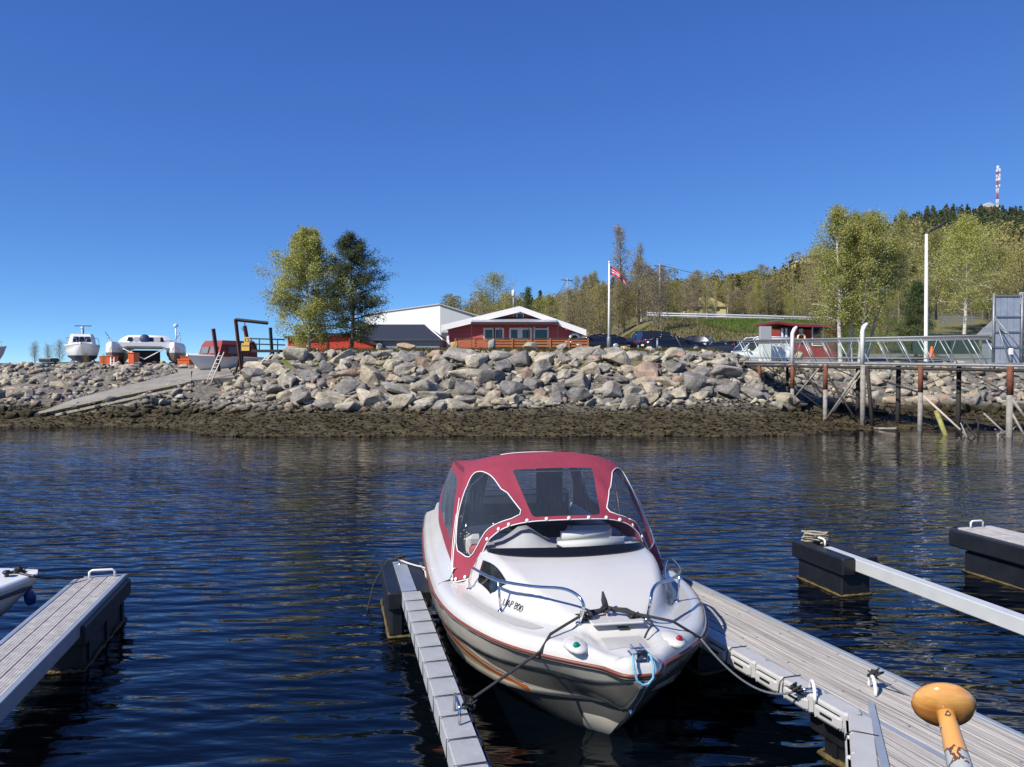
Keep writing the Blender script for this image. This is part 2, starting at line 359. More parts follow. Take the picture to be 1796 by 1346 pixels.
raw('hill', V, np.stack([i0, i0+1, i0+nx+1, i0+nx], 1), M_hill, smooth=True, kind='structure', label='wooded hill rising to the right behind the harbour')

# ------------------------------------------------------------------ ROCKS
def rock_material(name, island):
    m = bpy.data.materials.new(name); m.use_nodes = True; n = m.node_tree; b = n.nodes['Principled BSDF']; L = n.links.new
    tc = n.nodes.new('ShaderNodeTexCoord'); g = n.nodes.new('ShaderNodeNewGeometry'); oi = n.nodes.new('ShaderNodeObjectInfo')
    rnd = g.outputs['Random Per Island'] if island else oi.outputs['Random']
    cr = n.nodes.new('ShaderNodeValToRGB'); e = cr.color_ramp.elements; cr.color_ramp.interpolation = 'CONSTANT'
    st = [(0, (.33, .31, .28)), (.14, (.47, .44, .38)), (.30, (.22, .215, .21)), (.44, (.42, .37, .285)), (.57, (.34, .325, .30)), (.69, (.37, .28, .225)), (.77, (.25, .245, .24)), (.87, (.47, .43, .345))]
    while len(e) < len(st): e.new(.5)
    for q, (p, c) in zip(e, st): q.position = p; q.color = (*c, 1)
    L(rnd, cr.inputs[0])
    vm = n.nodes.new('ShaderNodeVectorMath'); vm.operation = 'ADD'; cx = n.nodes.new('ShaderNodeCombineXYZ')
    mu = n.nodes.new('ShaderNodeMath'); mu.operation = 'MULTIPLY'; mu.inputs[1].default_value = 97; L(rnd, mu.inputs[0]); L(mu.outputs[0], cx.inputs[0]); L(mu.outputs[0], cx.inputs[2])
    L(tc.outputs['Object'], vm.inputs[0]); L(cx.outputs[0], vm.inputs[1])
    def noi(s, d, r=.65):
        t = n.nodes.new('ShaderNodeTexNoise'); t.inputs['Scale'].default_value = s; t.inputs['Detail'].default_value = d; t.inputs['Roughness'].default_value = r; L(vm.outputs[0], t.inputs['Vector']); return t.outputs['Fac']
    def mul(a, fac, lo, hi, p0=.35, p1=.65):
        r = n.nodes.new('ShaderNodeMapRange'); r.inputs['From Min'].default_value = p0; r.inputs['From Max'].default_value = p1; r.inputs['To Min'].default_value = lo; r.inputs['To Max'].default_value = hi; L(fac, r.inputs[0])
        h = n.nodes.new('ShaderNodeHueSaturation'); L(r.outputs[0], h.inputs['Value']); L(a, h.inputs['Color']); return h.outputs[0]
    c = mul(cr.outputs[0], noi(1.6, 8), .55, 1.22); c = mul(c, noi(7, 8, .8), .72, 1.18)
    # rust and lichen patches
    rr = n.nodes.new('ShaderNodeMapRange'); rr.inputs['From Min'].default_value = .62; rr.inputs['From Max'].default_value = .72; rr.inputs['To Max'].default_value = .55; L(noi(1.1, 5), rr.inputs[0])
    mx = n.nodes.new('ShaderNodeMix'); mx.data_type = 'RGBA'; L(rr.outputs[0], mx.inputs['Factor']); L(c, mx.inputs['A']); mx.inputs['B'].default_value = (.30, .15, .075, 1)
    c = mx.outputs['Result']
    wm = n.nodes.new('ShaderNodeMix'); wm.data_type = 'RGBA'; wm.blend_type = 'MULTIPLY'; wm.inputs['Factor'].default_value = 1; L(c, wm.inputs['A']); wm.inputs['B'].default_value = (1.06, 1.03, .97, 1); c = wm.outputs['Result']
    # pale dry salt/lichen crust near the tide line, dark weed stain below it
    ge = n.nodes.new('ShaderNodeSeparateXYZ'); L(g.outputs['Position'], ge.inputs[0])
    wz = n.nodes.new('ShaderNodeMath'); wz.operation = 'MULTIPLY_ADD'; L(noi(2, 4), wz.inputs[0]); wz.inputs[1].default_value = .5; L(ge.outputs['Z'], wz.inputs[2])
    ti = n.nodes.new('ShaderNodeValToRGB'); e = ti.color_ramp.elements
    for p, v in ((.0, None),): pass
    e[0].position = .0; e[0].color = (1, 1, 1, 1); e[1].position = .55; e[1].color = (0, 0, 0, 1)
    mr = n.nodes.new('ShaderNodeMapRange'); mr.inputs['From Min'].default_value = 1.0; mr.inputs['From Max'].default_value = 1.7; L(wz.outputs[0], mr.inputs[0]); L(mr.outputs[0], ti.inputs[0])
    m2 = n.nodes.new('ShaderNodeMix'); m2.data_type = 'RGBA'; L(ti.outputs[0], m2.inputs['Factor']); L(c, m2.inputs['A']); m2.inputs['B'].default_value = (.05, .042, .022, 1)
    L(m2.outputs['Result'], b.inputs['Base Color']); b.inputs['Roughness'].default_value = .85; b.inputs['Specular IOR Level'].default_value = .3
    bp = n.nodes.new('ShaderNodeBump'); bp.inputs['Strength'].default_value = 1; bp.inputs['Distance'].default_value = .16; L(noi(3.0, 12, .72), bp.inputs['Height']); L(bp.outputs[0], b.inputs['Normal'])
    return m
M_rock = rock_material('riprap_stone', False); M_rockI = rock_material('riprap_rubble', True)
def rock_mesh(seed, npts=15, flat=.75, smooth=False, sub=True):
    rg = random.Random(seed); bm = bmesh.new()
    for _ in range(npts):
        v = Vector((rg.gauss(0, 1), rg.gauss(0, 1), rg.gauss(0, 1))).normalized()*rg.uniform(.78, 1.05)
        v.x *= rg.uniform(.85, 1.1); v.z *= flat; bm.verts.new(v)
    bmesh.ops.convex_hull(bm, input=bm.verts); 
    loose = [v for v in bm.verts if not v.link_faces]; bmesh.ops.delete(bm, geom=loose, context='VERTS')
    bmesh.ops.dissolve_limit(bm, angle_limit=R(14), verts=bm.verts, edges=bm.edges)
    bmesh.ops.bevel(bm, geom=list(bm.edges), offset=.055, segments=1, affect='EDGES', clamp_overlap=True)
    bmesh.ops.triangulate(bm, faces=bm.faces)
    if sub:
        bmesh.ops.subdivide_edges(bm, edges=[e for e in bm.edges if e.calc_length() > .45], cuts=1)
        for v in bm.verts: v.co += v.co.normalized()*(.07*noise.noise(v.co*2.6+Vector((seed*7., 0, 0))))
        bmesh.ops.triangulate(bm, faces=bm.faces)
    bmesh.ops.recalc_face_normals(bm, faces=bm.faces)
    me = bpy.data.meshes.new('boulder'); bm.to_mesh(me); bm.free(); me.materials.append(M_rock)
    for p in me.polygons: p.use_smooth = False
    return me
ROCKS = [rock_mesh(100+i, 13+i % 6, .62+.05*(i % 5)) for i in range(16)]
ROCKARR = []
for me in [rock_mesh(300+i, 9, .75, sub=False) for i in range(8)]:
    v = np.empty(len(me.vertices)*3); me.vertices.foreach_get('co', v); me.calc_loop_triangles()
    t = np.empty(len(me.loop_triangles)*3, np.int32); me.loop_triangles.foreach_get('vertices', t); ROCKARR.append((v.reshape(-1, 3), t.reshape(-1, 3)))
def rotm(rg): 
    from mathutils import Euler
    return np.array(Euler((rg.uniform(-.5, .5), rg.uniform(-.5, .5), rg.uniform(0, 6.28))).to_matrix())
def rubble(name, spots, parent=None, mats=None, **kw):
    rg = random.Random(5); Vs = []; Fs = []; o = 0
    for (x, y, z, r) in spots:
        v, t = ROCKARR[rg.randrange(8)]; q = (v*np.array([r*rg.uniform(.8, 1.3), r*rg.uniform(.7, 1.1), r*rg.uniform(.6, 1)])) @ rotm(rg).T+np.array([x, y, z]); Vs.append(q); Fs.append(t+o); o += len(v)
    return raw(name, np.concatenate(Vs), np.concatenate(Fs), mats or M_rockI, parent, kind='stuff', **kw)
def pack(n, xr, yr, radii, seed, ok=lambda x, y: True, tries=6000, over=.80):
    rg = random.Random(seed); out = []
    for k, r in enumerate(radii):
        for _ in range(250):
            x = rg.uniform(*xr); y = rg.uniform(*yr)
            if not ok(x, y): continue
            dz = 0
            good = True
            for (a, b, c) in out:
                s = (r+c)*over
                if (x-a)**2+((y-b)*1.35)**2 < s*s: good = False; break
            if good: out.append((x, y, r)); break
        if len(out) >= n: break
    return out
def place_rocks(bank, spots, seed, sink=.15):
    rg = random.Random(seed)
    for (x, y, r) in spots:
        o = link('boulder', ROCKS[rg.randrange(16)], bank); o.location = (x, y, hz(x, y)+r*(sink-.55*sst(41.6, 43, y)))
        k = r*1.02; o.scale = (k*rg.uniform(.95, 1.35), k*rg.uniform(.8, 1.0), k*rg.uniform(.72, 1.0))
        o.rotation_euler = (rg.uniform(-.45, .35), rg.uniform(-.4, .4), rg.choice([0, math.pi])+rg.uniform(-.6, .6))
rg = random.Random(11)
def ybot(x): return 36.9+.5*math.sin(x*.7)+(.7 if x > 6 else 0)-(.8 if -12 < x < -3 else 0)
bank = link('riprap_bank', None, kind='structure', label='bank of angular grey boulders below the red house')
rad = sorted([rg.uniform(.45, .65) for _ in range(110)]+[rg.uniform(.65, 1.0) for _ in range(75)]+[rg.uniform(.34, .45) for _ in range(60)], reverse=True)
sp1 = pack(195, (-14.2, 14.0), (35.8, 43.2), rad, 3, lambda x, y: y > ybot(x)+.2 and y < 43.3-max(0, x-11)*.25 and y > 36.5+max(0, -x-10.5)*1.0, over=.66)
place_rocks(bank, sp1, 4)
sm = []
while len(sm) < 1700:
    x = rg.uniform(-15, 15); y = rg.uniform(35.8, 43.6)
    if y < ybot(x)-.3: continue
    r = rg.choice([.12, .2, .3, .42])*rg.uniform(.8, 1.2)*(1-.5*sst(41.6, 43, y)); sm.append((x, y, hz(x, y)+r*.1, r))
rubble('rubble', sm, bank)
bankr = link('riprap_bank', None, kind='structure', label='boulder bank behind the steel pier')
rad = sorted([rg.uniform(.45, .65) for _ in range(35)]+[rg.uniform(.65, 1.05) for _ in range(32)], reverse=True)
sp2 = pack(58, (14.2, 30), (40.8, 45.0), rad, 7, over=.66)
place_rocks(bankr, sp2, 8)
sm = []
while len(sm) < 1100:
    x = rg.uniform(13.5, 34); y = rg.uniform(40.2, 47.5); r = rg.choice([.15, .25, .35, .5])*rg.uniform(.8, 1.2); sm.append((x, y, hz(x, y)+r*.1, r))
rubble('rubble', sm, bankr)
bankl = link('rubble_slope', None, kind='structure', label='loose rubble slope beside the slipway')
def leftok(x, y): return y > 40.6+(x+32)*.02 and (x < -19.5 or y > 46) and not (y < 44.2 and x > -26)
rad = sorted([rg.uniform(.38, .6) for _ in range(34)]+[rg.uniform(.6, 1.0) for _ in range(26)], reverse=True)
sp3 = pack(62, (-31.5, -17.5), (40.5, 48), rad, 9, leftok, over=.62)
place_rocks(bankl, sp3, 10, .32); print('rocks', len(sp1), len(sp2), len(sp3))
sm = []
while len(sm) < 2300:
    x = rg.uniform(-38, -13); y = rg.uniform(38, 48.3)
    r = rg.choice([.07, .1, .14, .2, .3, .4])*rg.uniform(.7, 1.2); sm.append((x, y, hz(x, y)+r*.15, r))
rubble('rubble', sm, bankl)
# stones on the crest: each one its own
crest = [(712, 606, 20, 15, (.50, .36, .22), 'big rounded boulder with orange rust crust on the bank crest'),
 (665, 608, 10, 9, (.55, .50, .38), 'cream boulder on the bank crest beside the rusty one'),
 (797, 604, 11, 12, (.58, .40, .17), 'yellow tapered boulder at the left end of the timber deck'),
 (864, 604, 11, 12, (.36, .35, .31), 'grey upright boulder in front of the deck railing'),
 (930, 606, 17, 11, (.37, .34, .27), 'wide grey-tan boulder in front of the house door'),
 (987, 608, 14, 11, (.38, .36, .33), 'round grey boulder near the right end of the deck'),
 (1046, 610, 14, 9, (.48, .43, .35), 'tan boulder at the foot of the flagpole'),
 (1096, 612, 13, 9, (.60, .42, .20), 'bright yellow boulder right of the flagpole'),
 (1140, 613, 14, 8, (.52, .47, .37), 'pale cream boulder below the blue car'),
 (1193, 614, 11, 8, (.33, .33, .32), 'small grey boulder below the leaning black post'),
 (1236, 617, 15, 7, (.60, .52, .44), 'low pinkish-white boulder beside the dark parked cars'),
 (1402, 621, 12, 10, (.55, .45, .33), 'beige boulder beside the white van behind the pier')]
for i, (px, py, hw, hh, c, lab) in enumerate(crest):
    p = Q(px, py, 44.6 if px < 1300 else 46.5); g = hz(p.x, p.y); r = hw/FPX*p.y
    o = link('boulder', ROCKS[i % 16].copy(), None, lab, 'boulder'); hgt = hh/FPX*p.y*1.25
    o.data.materials.clear(); o.data.materials.append(mat('crest_stone_%d' % i if False else 'crest stone '+lab[:14], c, .85, .35, 2.2, bump=.8, bscale=5, col2=tuple(q*.6 for q in c)))
    top = p.z+hh/FPX*p.y
    o.location = (p.x, p.y, top-hgt); o.scale = (r, r*.85, hgt*1.15); o.rotation_euler = (0, 0, i*1.3)
# seaweed tufts + stones on the foreshore
rg = random.Random(21); Vs = []; Fs = []
N = 26000
rx = np.random.RandomState(4)
k = 0
for _ in range(N):
    x = rx.uniform(-34, 30); y = rx.uniform(30.5, 41)
    z = hz(x, y)
    if z < -.05 or z > 1.25+.3*rx.rand(): continue
    a = rx.uniform(0, 6.28); l = rx.uniform(.08, .3); w = rx.uniform(.03, .09); hgt = rx.uniform(.01, .10)
    dx, dy = math.cos(a)*l, math.sin(a)*l
    Vs += [(x-dy*w/l, y+dx*w/l, z+.01), (x+dy*w/l, y-dx*w/l, z+.01), (x+dx, y+dy, z+hgt)]; Fs.append((k, k+1, k+2)); k += 3
raw('seaweed', Vs, Fs, leafmat('bladder_wrack', (.022, .018, .008), (.115, .085, .028), .15), kind='stuff', label='brown seaweed lying over the foreshore')
sm = []
while len(sm) < 900:
    x = rg.uniform(-30, 28); y = rg.uniform(31, 40); z = hz(x, y)
    if z < 0.05: continue
    r = rg.choice([.05, .07, .1, .14, .2])*rg.uniform(.6, 1.1); sm.append((x, y, z, r))
rubble('foreshore_stones', sm, None, M_rockI, label='small stones scattered over the seaweed foreshore')
# grass
def grass(name, n, xr, yr, hgt, ok, m, label):
    rx = np.random.RandomState(len(name)); Vs = []; Fs = []; k = 0
    for _ in range(n):
        x = rx.uniform(*xr); y = rx.uniform(*yr)
        if not ok(x, y): continue
        z = hz(x, y); a = rx.uniform(0, 6.28); w = hgt*.13; h2 = hgt*rx.uniform(.4, 1.2); lx, ly = rx.uniform(-.4, .4, 2)*h2
        Vs += [(x-w*math.cos(a), y-w*math.sin(a), z-.02), (x+w*math.cos(a), y+w*math.sin(a), z-.02), (x+lx, y+ly, z+h2)]; Fs.append((k, k+1, k+2)); k += 3
    raw(name, Vs, Fs, m, kind='stuff', label=label)
M_grass1 = leafmat('dry_grass', (.17, .14, .06), (.09, .10, .03)); M_grass2 = leafmat('green_grass', (.05, .11, .015), (.13, .20, .03))
grass('grass_verge', 16000, (-13, 17), (43.0, 47), .22, lambda x, y: noise.noise(Vector((x*.4, y*.4, 9))) > -.25, M_grass1, 'dry grass along the crest of the bank')
grass('grass_slope', 30000, (12, 46), (73, 92), .32, lambda x, y: noise.noise(Vector((x*.12, y*.12, 4))) > -.1 and x > y*.21, M_grass2, 'green grass on the road embankment')
grass('dry_grass_slope', 26000, (4, 46), (70, 92), .3, lambda x, y: noise.noise(Vector((x*.12, y*.12, 4))) <= .05, M_grass1, 'straw coloured grass on the road embankment')
# ------------------------------------------------------------------ THE DAY CRUISER
PSI = R(9.8)
boat = thing('motorboat', 'white day cruiser with dark red canopy moored bow-on between two fingers', 'boat', (.924, 5.288, 0), PSI-R(90))
def L(s, y, z): return Vector((-s, y, z))
bsh = crv([0, .03, .10, .18, .28, .45, .75, 1.2, 1.7, 2.1, 2.6, 3.5, 5, 6.3], [.09, .135, .18, .225, .34, .53, .79, 1.01, 1.17, 1.245, 1.295, 1.31, 1.27, 1.18])
zsh = crv([0, .5, 1.2, 2.5, 6.3], [.80, .785, .745, .70, .68])
keel = crv([0, .12, .35, .60, .83, 1.2, 2., 6.3], [.72, .58, .37, .17, -.02, -.2, -.34, -.36])
chb = crv([.3, .5, .66, .8, 1.1, 1.64, 2.23, 3, 4, 6.3], [.02, .06, .16, .36, .68, .91, 1.03, 1.09, 1.10, 1.04])
chz = crv([.3, .66, 1.1, 1.64, 2.23, 3, 4, 6.3], [.42, .36, .30, .24, .17, .10, .06, .03])
def hull_pt(s, v):             # v: 0 keel, 1 chine, 2 sheer
    b = bsh(s); zs = zsh(s); zk = keel(s); c = min(chb(s), b*.96); zc = max(chz(s), zk+.02*min(1, s/.3)+.0)
    if v <= 1:
        return c*v**.9, zk+(zc-zk)*(v**1.15)
    t = v-1; y = c+(b-c)*(t**.85); z = zc+(zs-zc)*t
    y += .03*math.sin(math.pi*t)*min(1, s)        # fuller topsides
    if abs(t-.62) < .001: y -= .0
    return y, z
def hull_material():
    m = bpy.data.materials.new('striped_gelcoat'); m.use_nodes = True; n = m.node_tree; b = n.nodes['Principled BSDF']; LK = n.links.new
    b.inputs['Roughness'].default_value = .14; b.inputs['Coat Weight'].default_value = .5; b.inputs['Coat Roughness'].default_value = .05
    at = n.nodes.new('ShaderNodeAttribute'); at.attribute_name = 'hv'; at.attribute_type = 'GEOMETRY'
    sp = n.nodes.new('ShaderNodeSeparateXYZ'); LK(at.outputs['Vector'], sp.inputs[0]); S, Vv, Z = sp.outputs
    def curve(stops, inp=S, lo=0., hi=6.3):     # function of distance from the bow
        mr = n.nodes.new('ShaderNodeMapRange'); mr.inputs['From Min'].default_value = lo; mr.inputs['From Max'].default_value = hi; LK(inp, mr.inputs[0])
        fc = n.nodes.new('ShaderNodeFloatCurve'); c = fc.mapping.curves[0]; pts = c.points
        while len(pts) < len(stops): pts.new(.5, .5)
        for q, (x, y) in zip(pts, stops): q.location = ((x-lo)/(hi-lo), y/2.2); q.handle_type = 'AUTO'
        fc.mapping.update(); LK(mr.outputs[0], fc.inputs['Value']); mu = n.nodes.new('ShaderNodeMath'); mu.operation = 'MULTIPLY'; mu.inputs[1].default_value = 2.2; LK(fc.outputs[0], mu.inputs[0]); return mu.outputs[0]
    def gt(a, c):
        q = n.nodes.new('ShaderNodeMath'); q.operation = 'GREATER_THAN'
        for i, x in enumerate((a, c)):
            if isinstance(x, (float, int)): q.inputs[i].default_value = x
            else: LK(x, q.inputs[i])
        return q.outputs[0]
    def mul(a, c):
        q = n.nodes.new('ShaderNodeMath'); q.operation = 'MULTIPLY'; LK(a, q.inputs[0]); LK(c, q.inputs[1]); return q.outputs[0]
    def off(a, d):
        q = n.nodes.new('ShaderNodeMath'); q.operation = 'ADD'; LK(a, q.inputs[0]); q.inputs[1].default_value = d; return q.outputs[0]
    cur = None
    def over(mask, col):
        nonlocal cur
        q = n.nodes.new('ShaderNodeMix'); q.data_type = 'RGBA'
        if mask is not None: LK(mask, q.inputs['Factor'])
        if cur is None: q.inputs['A'].default_value = (*col, 1); q.inputs['Factor'].default_value = 0
        else: LK(cur, q.inputs['A']); q.inputs['B'].default_value = (*col, 1)
        cur = q.outputs['Result']
    over(None, (.66, .61, .49))                                   # cream
    swoosh = curve([(0, 1.02), (.7, 1.10), (.9, 1.17), (1.15, 1.40), (1.6, 1.58), (2.2, 1.84), (2.8, 2.08), (3.6, 2.12), (6.3, 2.15)])
    over(gt(Vv, swoosh), (.16, .15, .13))                      # dark grey band
    over(gt(Vv, curve([(0, 1.58), (1.2, 1.62), (2.5, 1.70), (6.3, 1.72)])), (.36, .34, .29))   # lighter grey upper band
    base = curve([(0, .98), (.9, .99), (1.15, 1.12), (1.6, 1.26), (2.2, 1.40), (2.8, 1.47), (3.6, 1.50), (6.3, 1.6)])
    aft = gt(S, .98)
    over(mul(aft, mul(gt(Vv, base), gt(off(base, .13), Vv))), (.58, .15, .03))
    over(mul(aft, mul(gt(Vv, off(base, .13)), gt(off(base, .165), Vv))), (.75, .70, .60))
    over(mul(aft, mul(gt(Vv, off(base, .165)), gt(off(base, .20), Vv))), (.30, .07, .03))
    over(gt(1.0, Vv), (.10, .10, .095))                         # V bottom painted dark: shade and reflection put into its colour
    fore = n.nodes.new('ShaderNodeMath'); fore.operation = 'MULTIPLY_ADD'; LK(Vv, fore.inputs[0]); fore.inputs[1].default_value = .42; LK(S, fore.inputs[2]); tipm = fore.outputs[0]
    over(mul(gt(1.0, Vv), mul(gt(.21, Z), gt(1.04, tipm))), (.62, .58, .48))
    no = n.nodes.new('ShaderNodeTexNoise'); no.inputs['Scale'].default_value = 4; no.inputs['Detail'].default_value = 8; tc = n.nodes.new('ShaderNodeTexCoord'); LK(tc.outputs['Object'], no.inputs['Vector'])
    mr = n.nodes.new('ShaderNodeMapRange'); mr.inputs['From Min'].default_value = .3; mr.inputs['From Max'].default_value = .7; mr.inputs['To Min'].default_value = .85; mr.inputs['To Max'].default_value = 1.1; LK(no.outputs['Fac'], mr.inputs[0])
    h = n.nodes.new('ShaderNodeHueSaturation'); LK(cur, h.inputs['Color']); LK(mr.outputs[0], h.inputs['Value']); LK(h.outputs[0], b.inputs['Base Color'])
    return m
def build_hull():
    ss = [0, .015, .03, .06, .10, .14, .18, .23, .28, .36, .45, .55, .66, .75, .85, 1, 1.2, 1.4, 1.7, 2, 2.4, 2.8, 3.3, 3.9, 4.5, 5.2, 5.8, 6.3]
    vv = [0, .25, .5, .75, .9, 1.0, 1.002, 1.1, 1.2, 1.3, 1.4, 1.5, 1.6, 1.602, 1.7, 1.8, 1.9, 2.0]
    mb = MB(); hv = []
    for side in (-1, 1):
        rows = []
        for s in ss:
            r = []
            for v in vv:
                y, z = hull_pt(s, v)
                if abs(v-1.002) < 1e-6: y += .035*min(1, s/.8)       # chine lip
                if v >= 1.602: y += .014*min(1, s/.5)                 # knuckle
                r.append(L(s, side*y, z)); hv.append((s, v, z))
            rows.append(r)
        mb.grid(rows)
    m_ = len(vv); mb.f.append(tuple(range(1, m_))+tuple(len(ss)*m_+k for k in range(m_-1, 0, -1))); mb.sm.append(False); mb.mi.append(0)
    me = mb.mesh('hull', hull_material())
    a = me.attributes.new('hv', 'FLOAT_VECTOR', 'POINT'); a.data.foreach_set('vector', [c for t in hv for c in t])
    # transom
    link('hull', me, boat)
    tr = MB(); pts = [L(6.3, sgn*hull_pt(6.3, v)[0], hull_pt(6.3, v)[1]) for sgn, seq in ((-1, vv[::-1]), (1, vv[1:])) for v in seq]
    tr.prism(pts, (-.02, 0, 0)); tr.build('transom', M_gel, boat)
build_hull()
# rub rail
mb = MB()
ss = [0, .015, .03, .06, .10, .14, .18, .23, .28, .36, .45, .6, .75, 1, 1.3, 1.7, 2.1, 2.6, 3.2, 4, 5, 6.3]
for dz, r, m_ in ((.012, .013, mat('maroon_rub_rail', (.17, .05, .035), .45)), (-.012, .009, mat('black_rail_insert', (.02, .015, .013), .5))):
    q = MB(); q.tube([L(s, -bsh(s)-.008, zsh(s)+dz) for s in reversed(ss)]+[L(s, bsh(s)+.008, zsh(s)+dz) for s in ss], r, 6); q.build('rub_rail', m_, boat)
# deck and coachroof
trw = crv([.50, .75, 1.0, 1.3, 1.8, 2.5], [.16, .36, .54, .70, .86, .96]); trh = crv([.55, .75, 1.0, 1.3, 1.6, 1.85, 2.5], [0, .07, .16, .25, .315, .345, .36])
def deckz(s, y):
    b = bsh(s); e = max(0, min(b-abs(y), s*1.1)); ed = min(.10, b*.9)
    q = min(1, e/ed); z = zsh(s)+.02+.105*math.sqrt(max(0, 1-(1-q)**2))
    z += .025*sst(.08, .45, e)
    w = trw(s); f = sst(0, 1, (w+.05-abs(y))/(.13+.05*sst(.6, 1.8, s)))
    z += trh(s)*f*(1-.10*(y/max(w, .1))**2)
    # foredeck well round the bow fitting
    z -= .035*sst(.28, .20, abs(y)-.0*s)*sst(.08, .16, s)*sst(.66, .52, s)
    return z
rows = []
ss = [0.0, .01, .03, .06, .09, .12, .15, .18, .22, .27, .33, .4, .47, .54, .61, .68, .76, .84, .92, 1.0, 1.1, 1.2, 1.3, 1.4, 1.5, 1.6, 1.7, 1.8, 1.95, 2.1, 2.3, 2.5, 2.58]
ef = [0, .004, .012, .025, .045, .075, .11]
for s in ss:
    b = bsh(s); k = min(1, b/.25); lead = [e*k for e in ef]; inner = b-lead[-1]
    ys = [b-e for e in lead]+[inner*(1-i/22) for i in range(1, 23)]
    row = [-y for y in ys]+[y for y in reversed(ys[:-1])]
    rows.append([L(s, y, deckz(s, y)) for y in row])
mb = MB(); mb.grid(rows); nose = rows[0]; mb.add(nose+[Vector((nose[-1].x, nose[-1].y, zsh(0)-.02)), Vector((nose[0].x, nose[0].y, zsh(0)-.02))], [tuple(range(len(nose)+2))], False)
mb.build('deck', M_gel, boat)
# side decks, coaming, cockpit
mb = MB()
for sd in (-1, 1):
    rows = []
    for s in (2.5, 2.9, 3.3, 3.9, 4.6, 5.4, 6.3):
        b = bsh(s); z = zsh(s)+.02
        rows.append([L(s, sd*(b), z), L(s, sd*(b-.01), z+.05), L(s, sd*(b-.04), z+.09), L(s, sd*(b-.09), z+.11), L(s, sd*(b-.15), z+.13), L(s, sd*(b-.19), z+.23), L(s, sd*(b-.23), z+.24), L(s, sd*(b-.25), z+.10), L(s, sd*(b-.26), .22)])
    mb.grid(rows)
mb.build('side_deck', M_gel, boat)
mb = MB(); mb.box(L(4.4, 0, .2), (3.8, 2.0, .03)); mb.build('cockpit_floor', mat('grey_carpet', (.12, .12, .13), .9), boat)
mb = MB(); mb.prism([L(2.48, -1.0, .22), L(2.48, -.9, 1.02), L(2.48, .9, 1.02), L(2.48, 1.0, .22)], (-.03, 0, 0)); mb.build('bulkhead', M_gel, boat)
# seats: striped red and white cushions, navy bench
Mc1 = mat('red_cushion', (.50, .10, .08), .8); Mc2 = mat('pale_cushion', (.62, .58, .55), .8); Mn = mat('navy_fabric', (.012, .016, .04), .9)
mb = MB(); mb.bbox(L(3.15, -.62, .46), (.5, .55, .45), bev=.05); mb.bbox(L(3.40, -.62, .85), (.12, .52, .5), bev=.05); s0 = mb.build('seat', Mc2, boat)
mb = MB(); mb.bbox(L(3.16, -.62, .72), (.46, .5, .10), bev=.04); mb.bbox(L(3.32, -.62, .93), (.10, .46, .13), bev=.04); mb.build('cushion', Mc1, s0)
mb = MB(); mb.bbox(L(3.15, .55, .46), (.5, .6, .45), bev=.05); mb.bbox(L(3.40, .55, .9), (.12, .55, .5), bev=.05); mb.build('seat', Mc2, boat)
mb = MB(); mb.bbox(L(5.6, 0, .5), (.7, 1.9, .5), bev=.06); mb.bbox(L(5.95, 0, .9), (.15, 1.9, .5), bev=.06); mb.build('bench', Mn, boat)
# windscreen on a black base band
def wbase(f):
    y = .80*math.sin(f*math.pi/2); s = 1.78+.50*(1-math.cos(f*math.pi/2)); return s, y, deckz(s, y)
def wpt(f, t):
    s, y, z = wbase(f); g = max(0, 1-abs(f)**2.7)
    return L(s+.36*t*g, y*(1-.06*t*g), z+.262*t*g+.006)
fs = [i/24*2-1 for i in range(25)]
mb = MB(); mb.grid([[wpt(f, t) for f in fs] for t in (.2, .35, .5, .65, .8, 1.0)]); wsn = mb.build('windscreen', clearmat('windscreen_acrylic', (.88, .90, .91), .02, .02, (.05, .06, .07)), boat)
mb = MB(); o_ = [wpt(f, -.02)+Vector((.012, 0, .010)) for f in fs]; i_ = [wpt(f, .22)+Vector((.010, 0, .010)) for f in fs]; mb.grid([o_, i_]); mb.grid([[p-Vector((.004, 0, .02)) for p in o_], o_]); mb.build('windscreen_band', mat('gloss_black', (.008, .008, .009), .06), wsn)
# dashboard under the screen
mb = MB(); rows = []
for i in range(9):
    t = i/8; rows.append([L(2.0+.55*t, -.7+1.4*k/16, 1.10+.10*math.sin(min(1, t*1.4)*math.pi/2)+.16*math.exp(-((-.7+1.4*k/16+.38)/.17)**2)*sst(.15, .5, t)) for k in range(17)])
mb.grid(rows); mb.build('dashboard', M_gel, boat)
mb = MB(); mb.tube([L(2.10, -.12, 1.235), L(2.14, .55, 1.235)], .05, 12); mb.tube([L(2.26, -.05, 1.30), L(2.28, .44, 1.30)], .045, 12); mb.build('rolled_chart', mat('white_roll', (.66, .66, .63), .6), boat)
mb = MB(); mb.tube([L(1.99, -.10, 1.21), L(2.03, .60, 1.21)], .014, 8); mb.tube([L(1.95, -.2, 1.20), L(1.93, -.16, 1.22), L(1.97, -.05, 1.21), L(2.06, -.14, 1.25)], .013, 6); mb.build('wiper', M_dark, boat)
mb = MB(); w_ = [L(2.72, -.38+.17*math.cos(a), 1.10+.17*math.sin(a)) for a in [i/16*6.283 for i in range(17)]]; mb.tube(w_, .014, 6); mb.tube([L(2.72, -.53, 1.1), L(2.72, -.22, 1.1)], .01, 6); mb.tube([L(2.72, -.38, 1.1), L(2.52, -.38, 1.08)], .02, 6); mb.build('steering_wheel', M_black, boat)
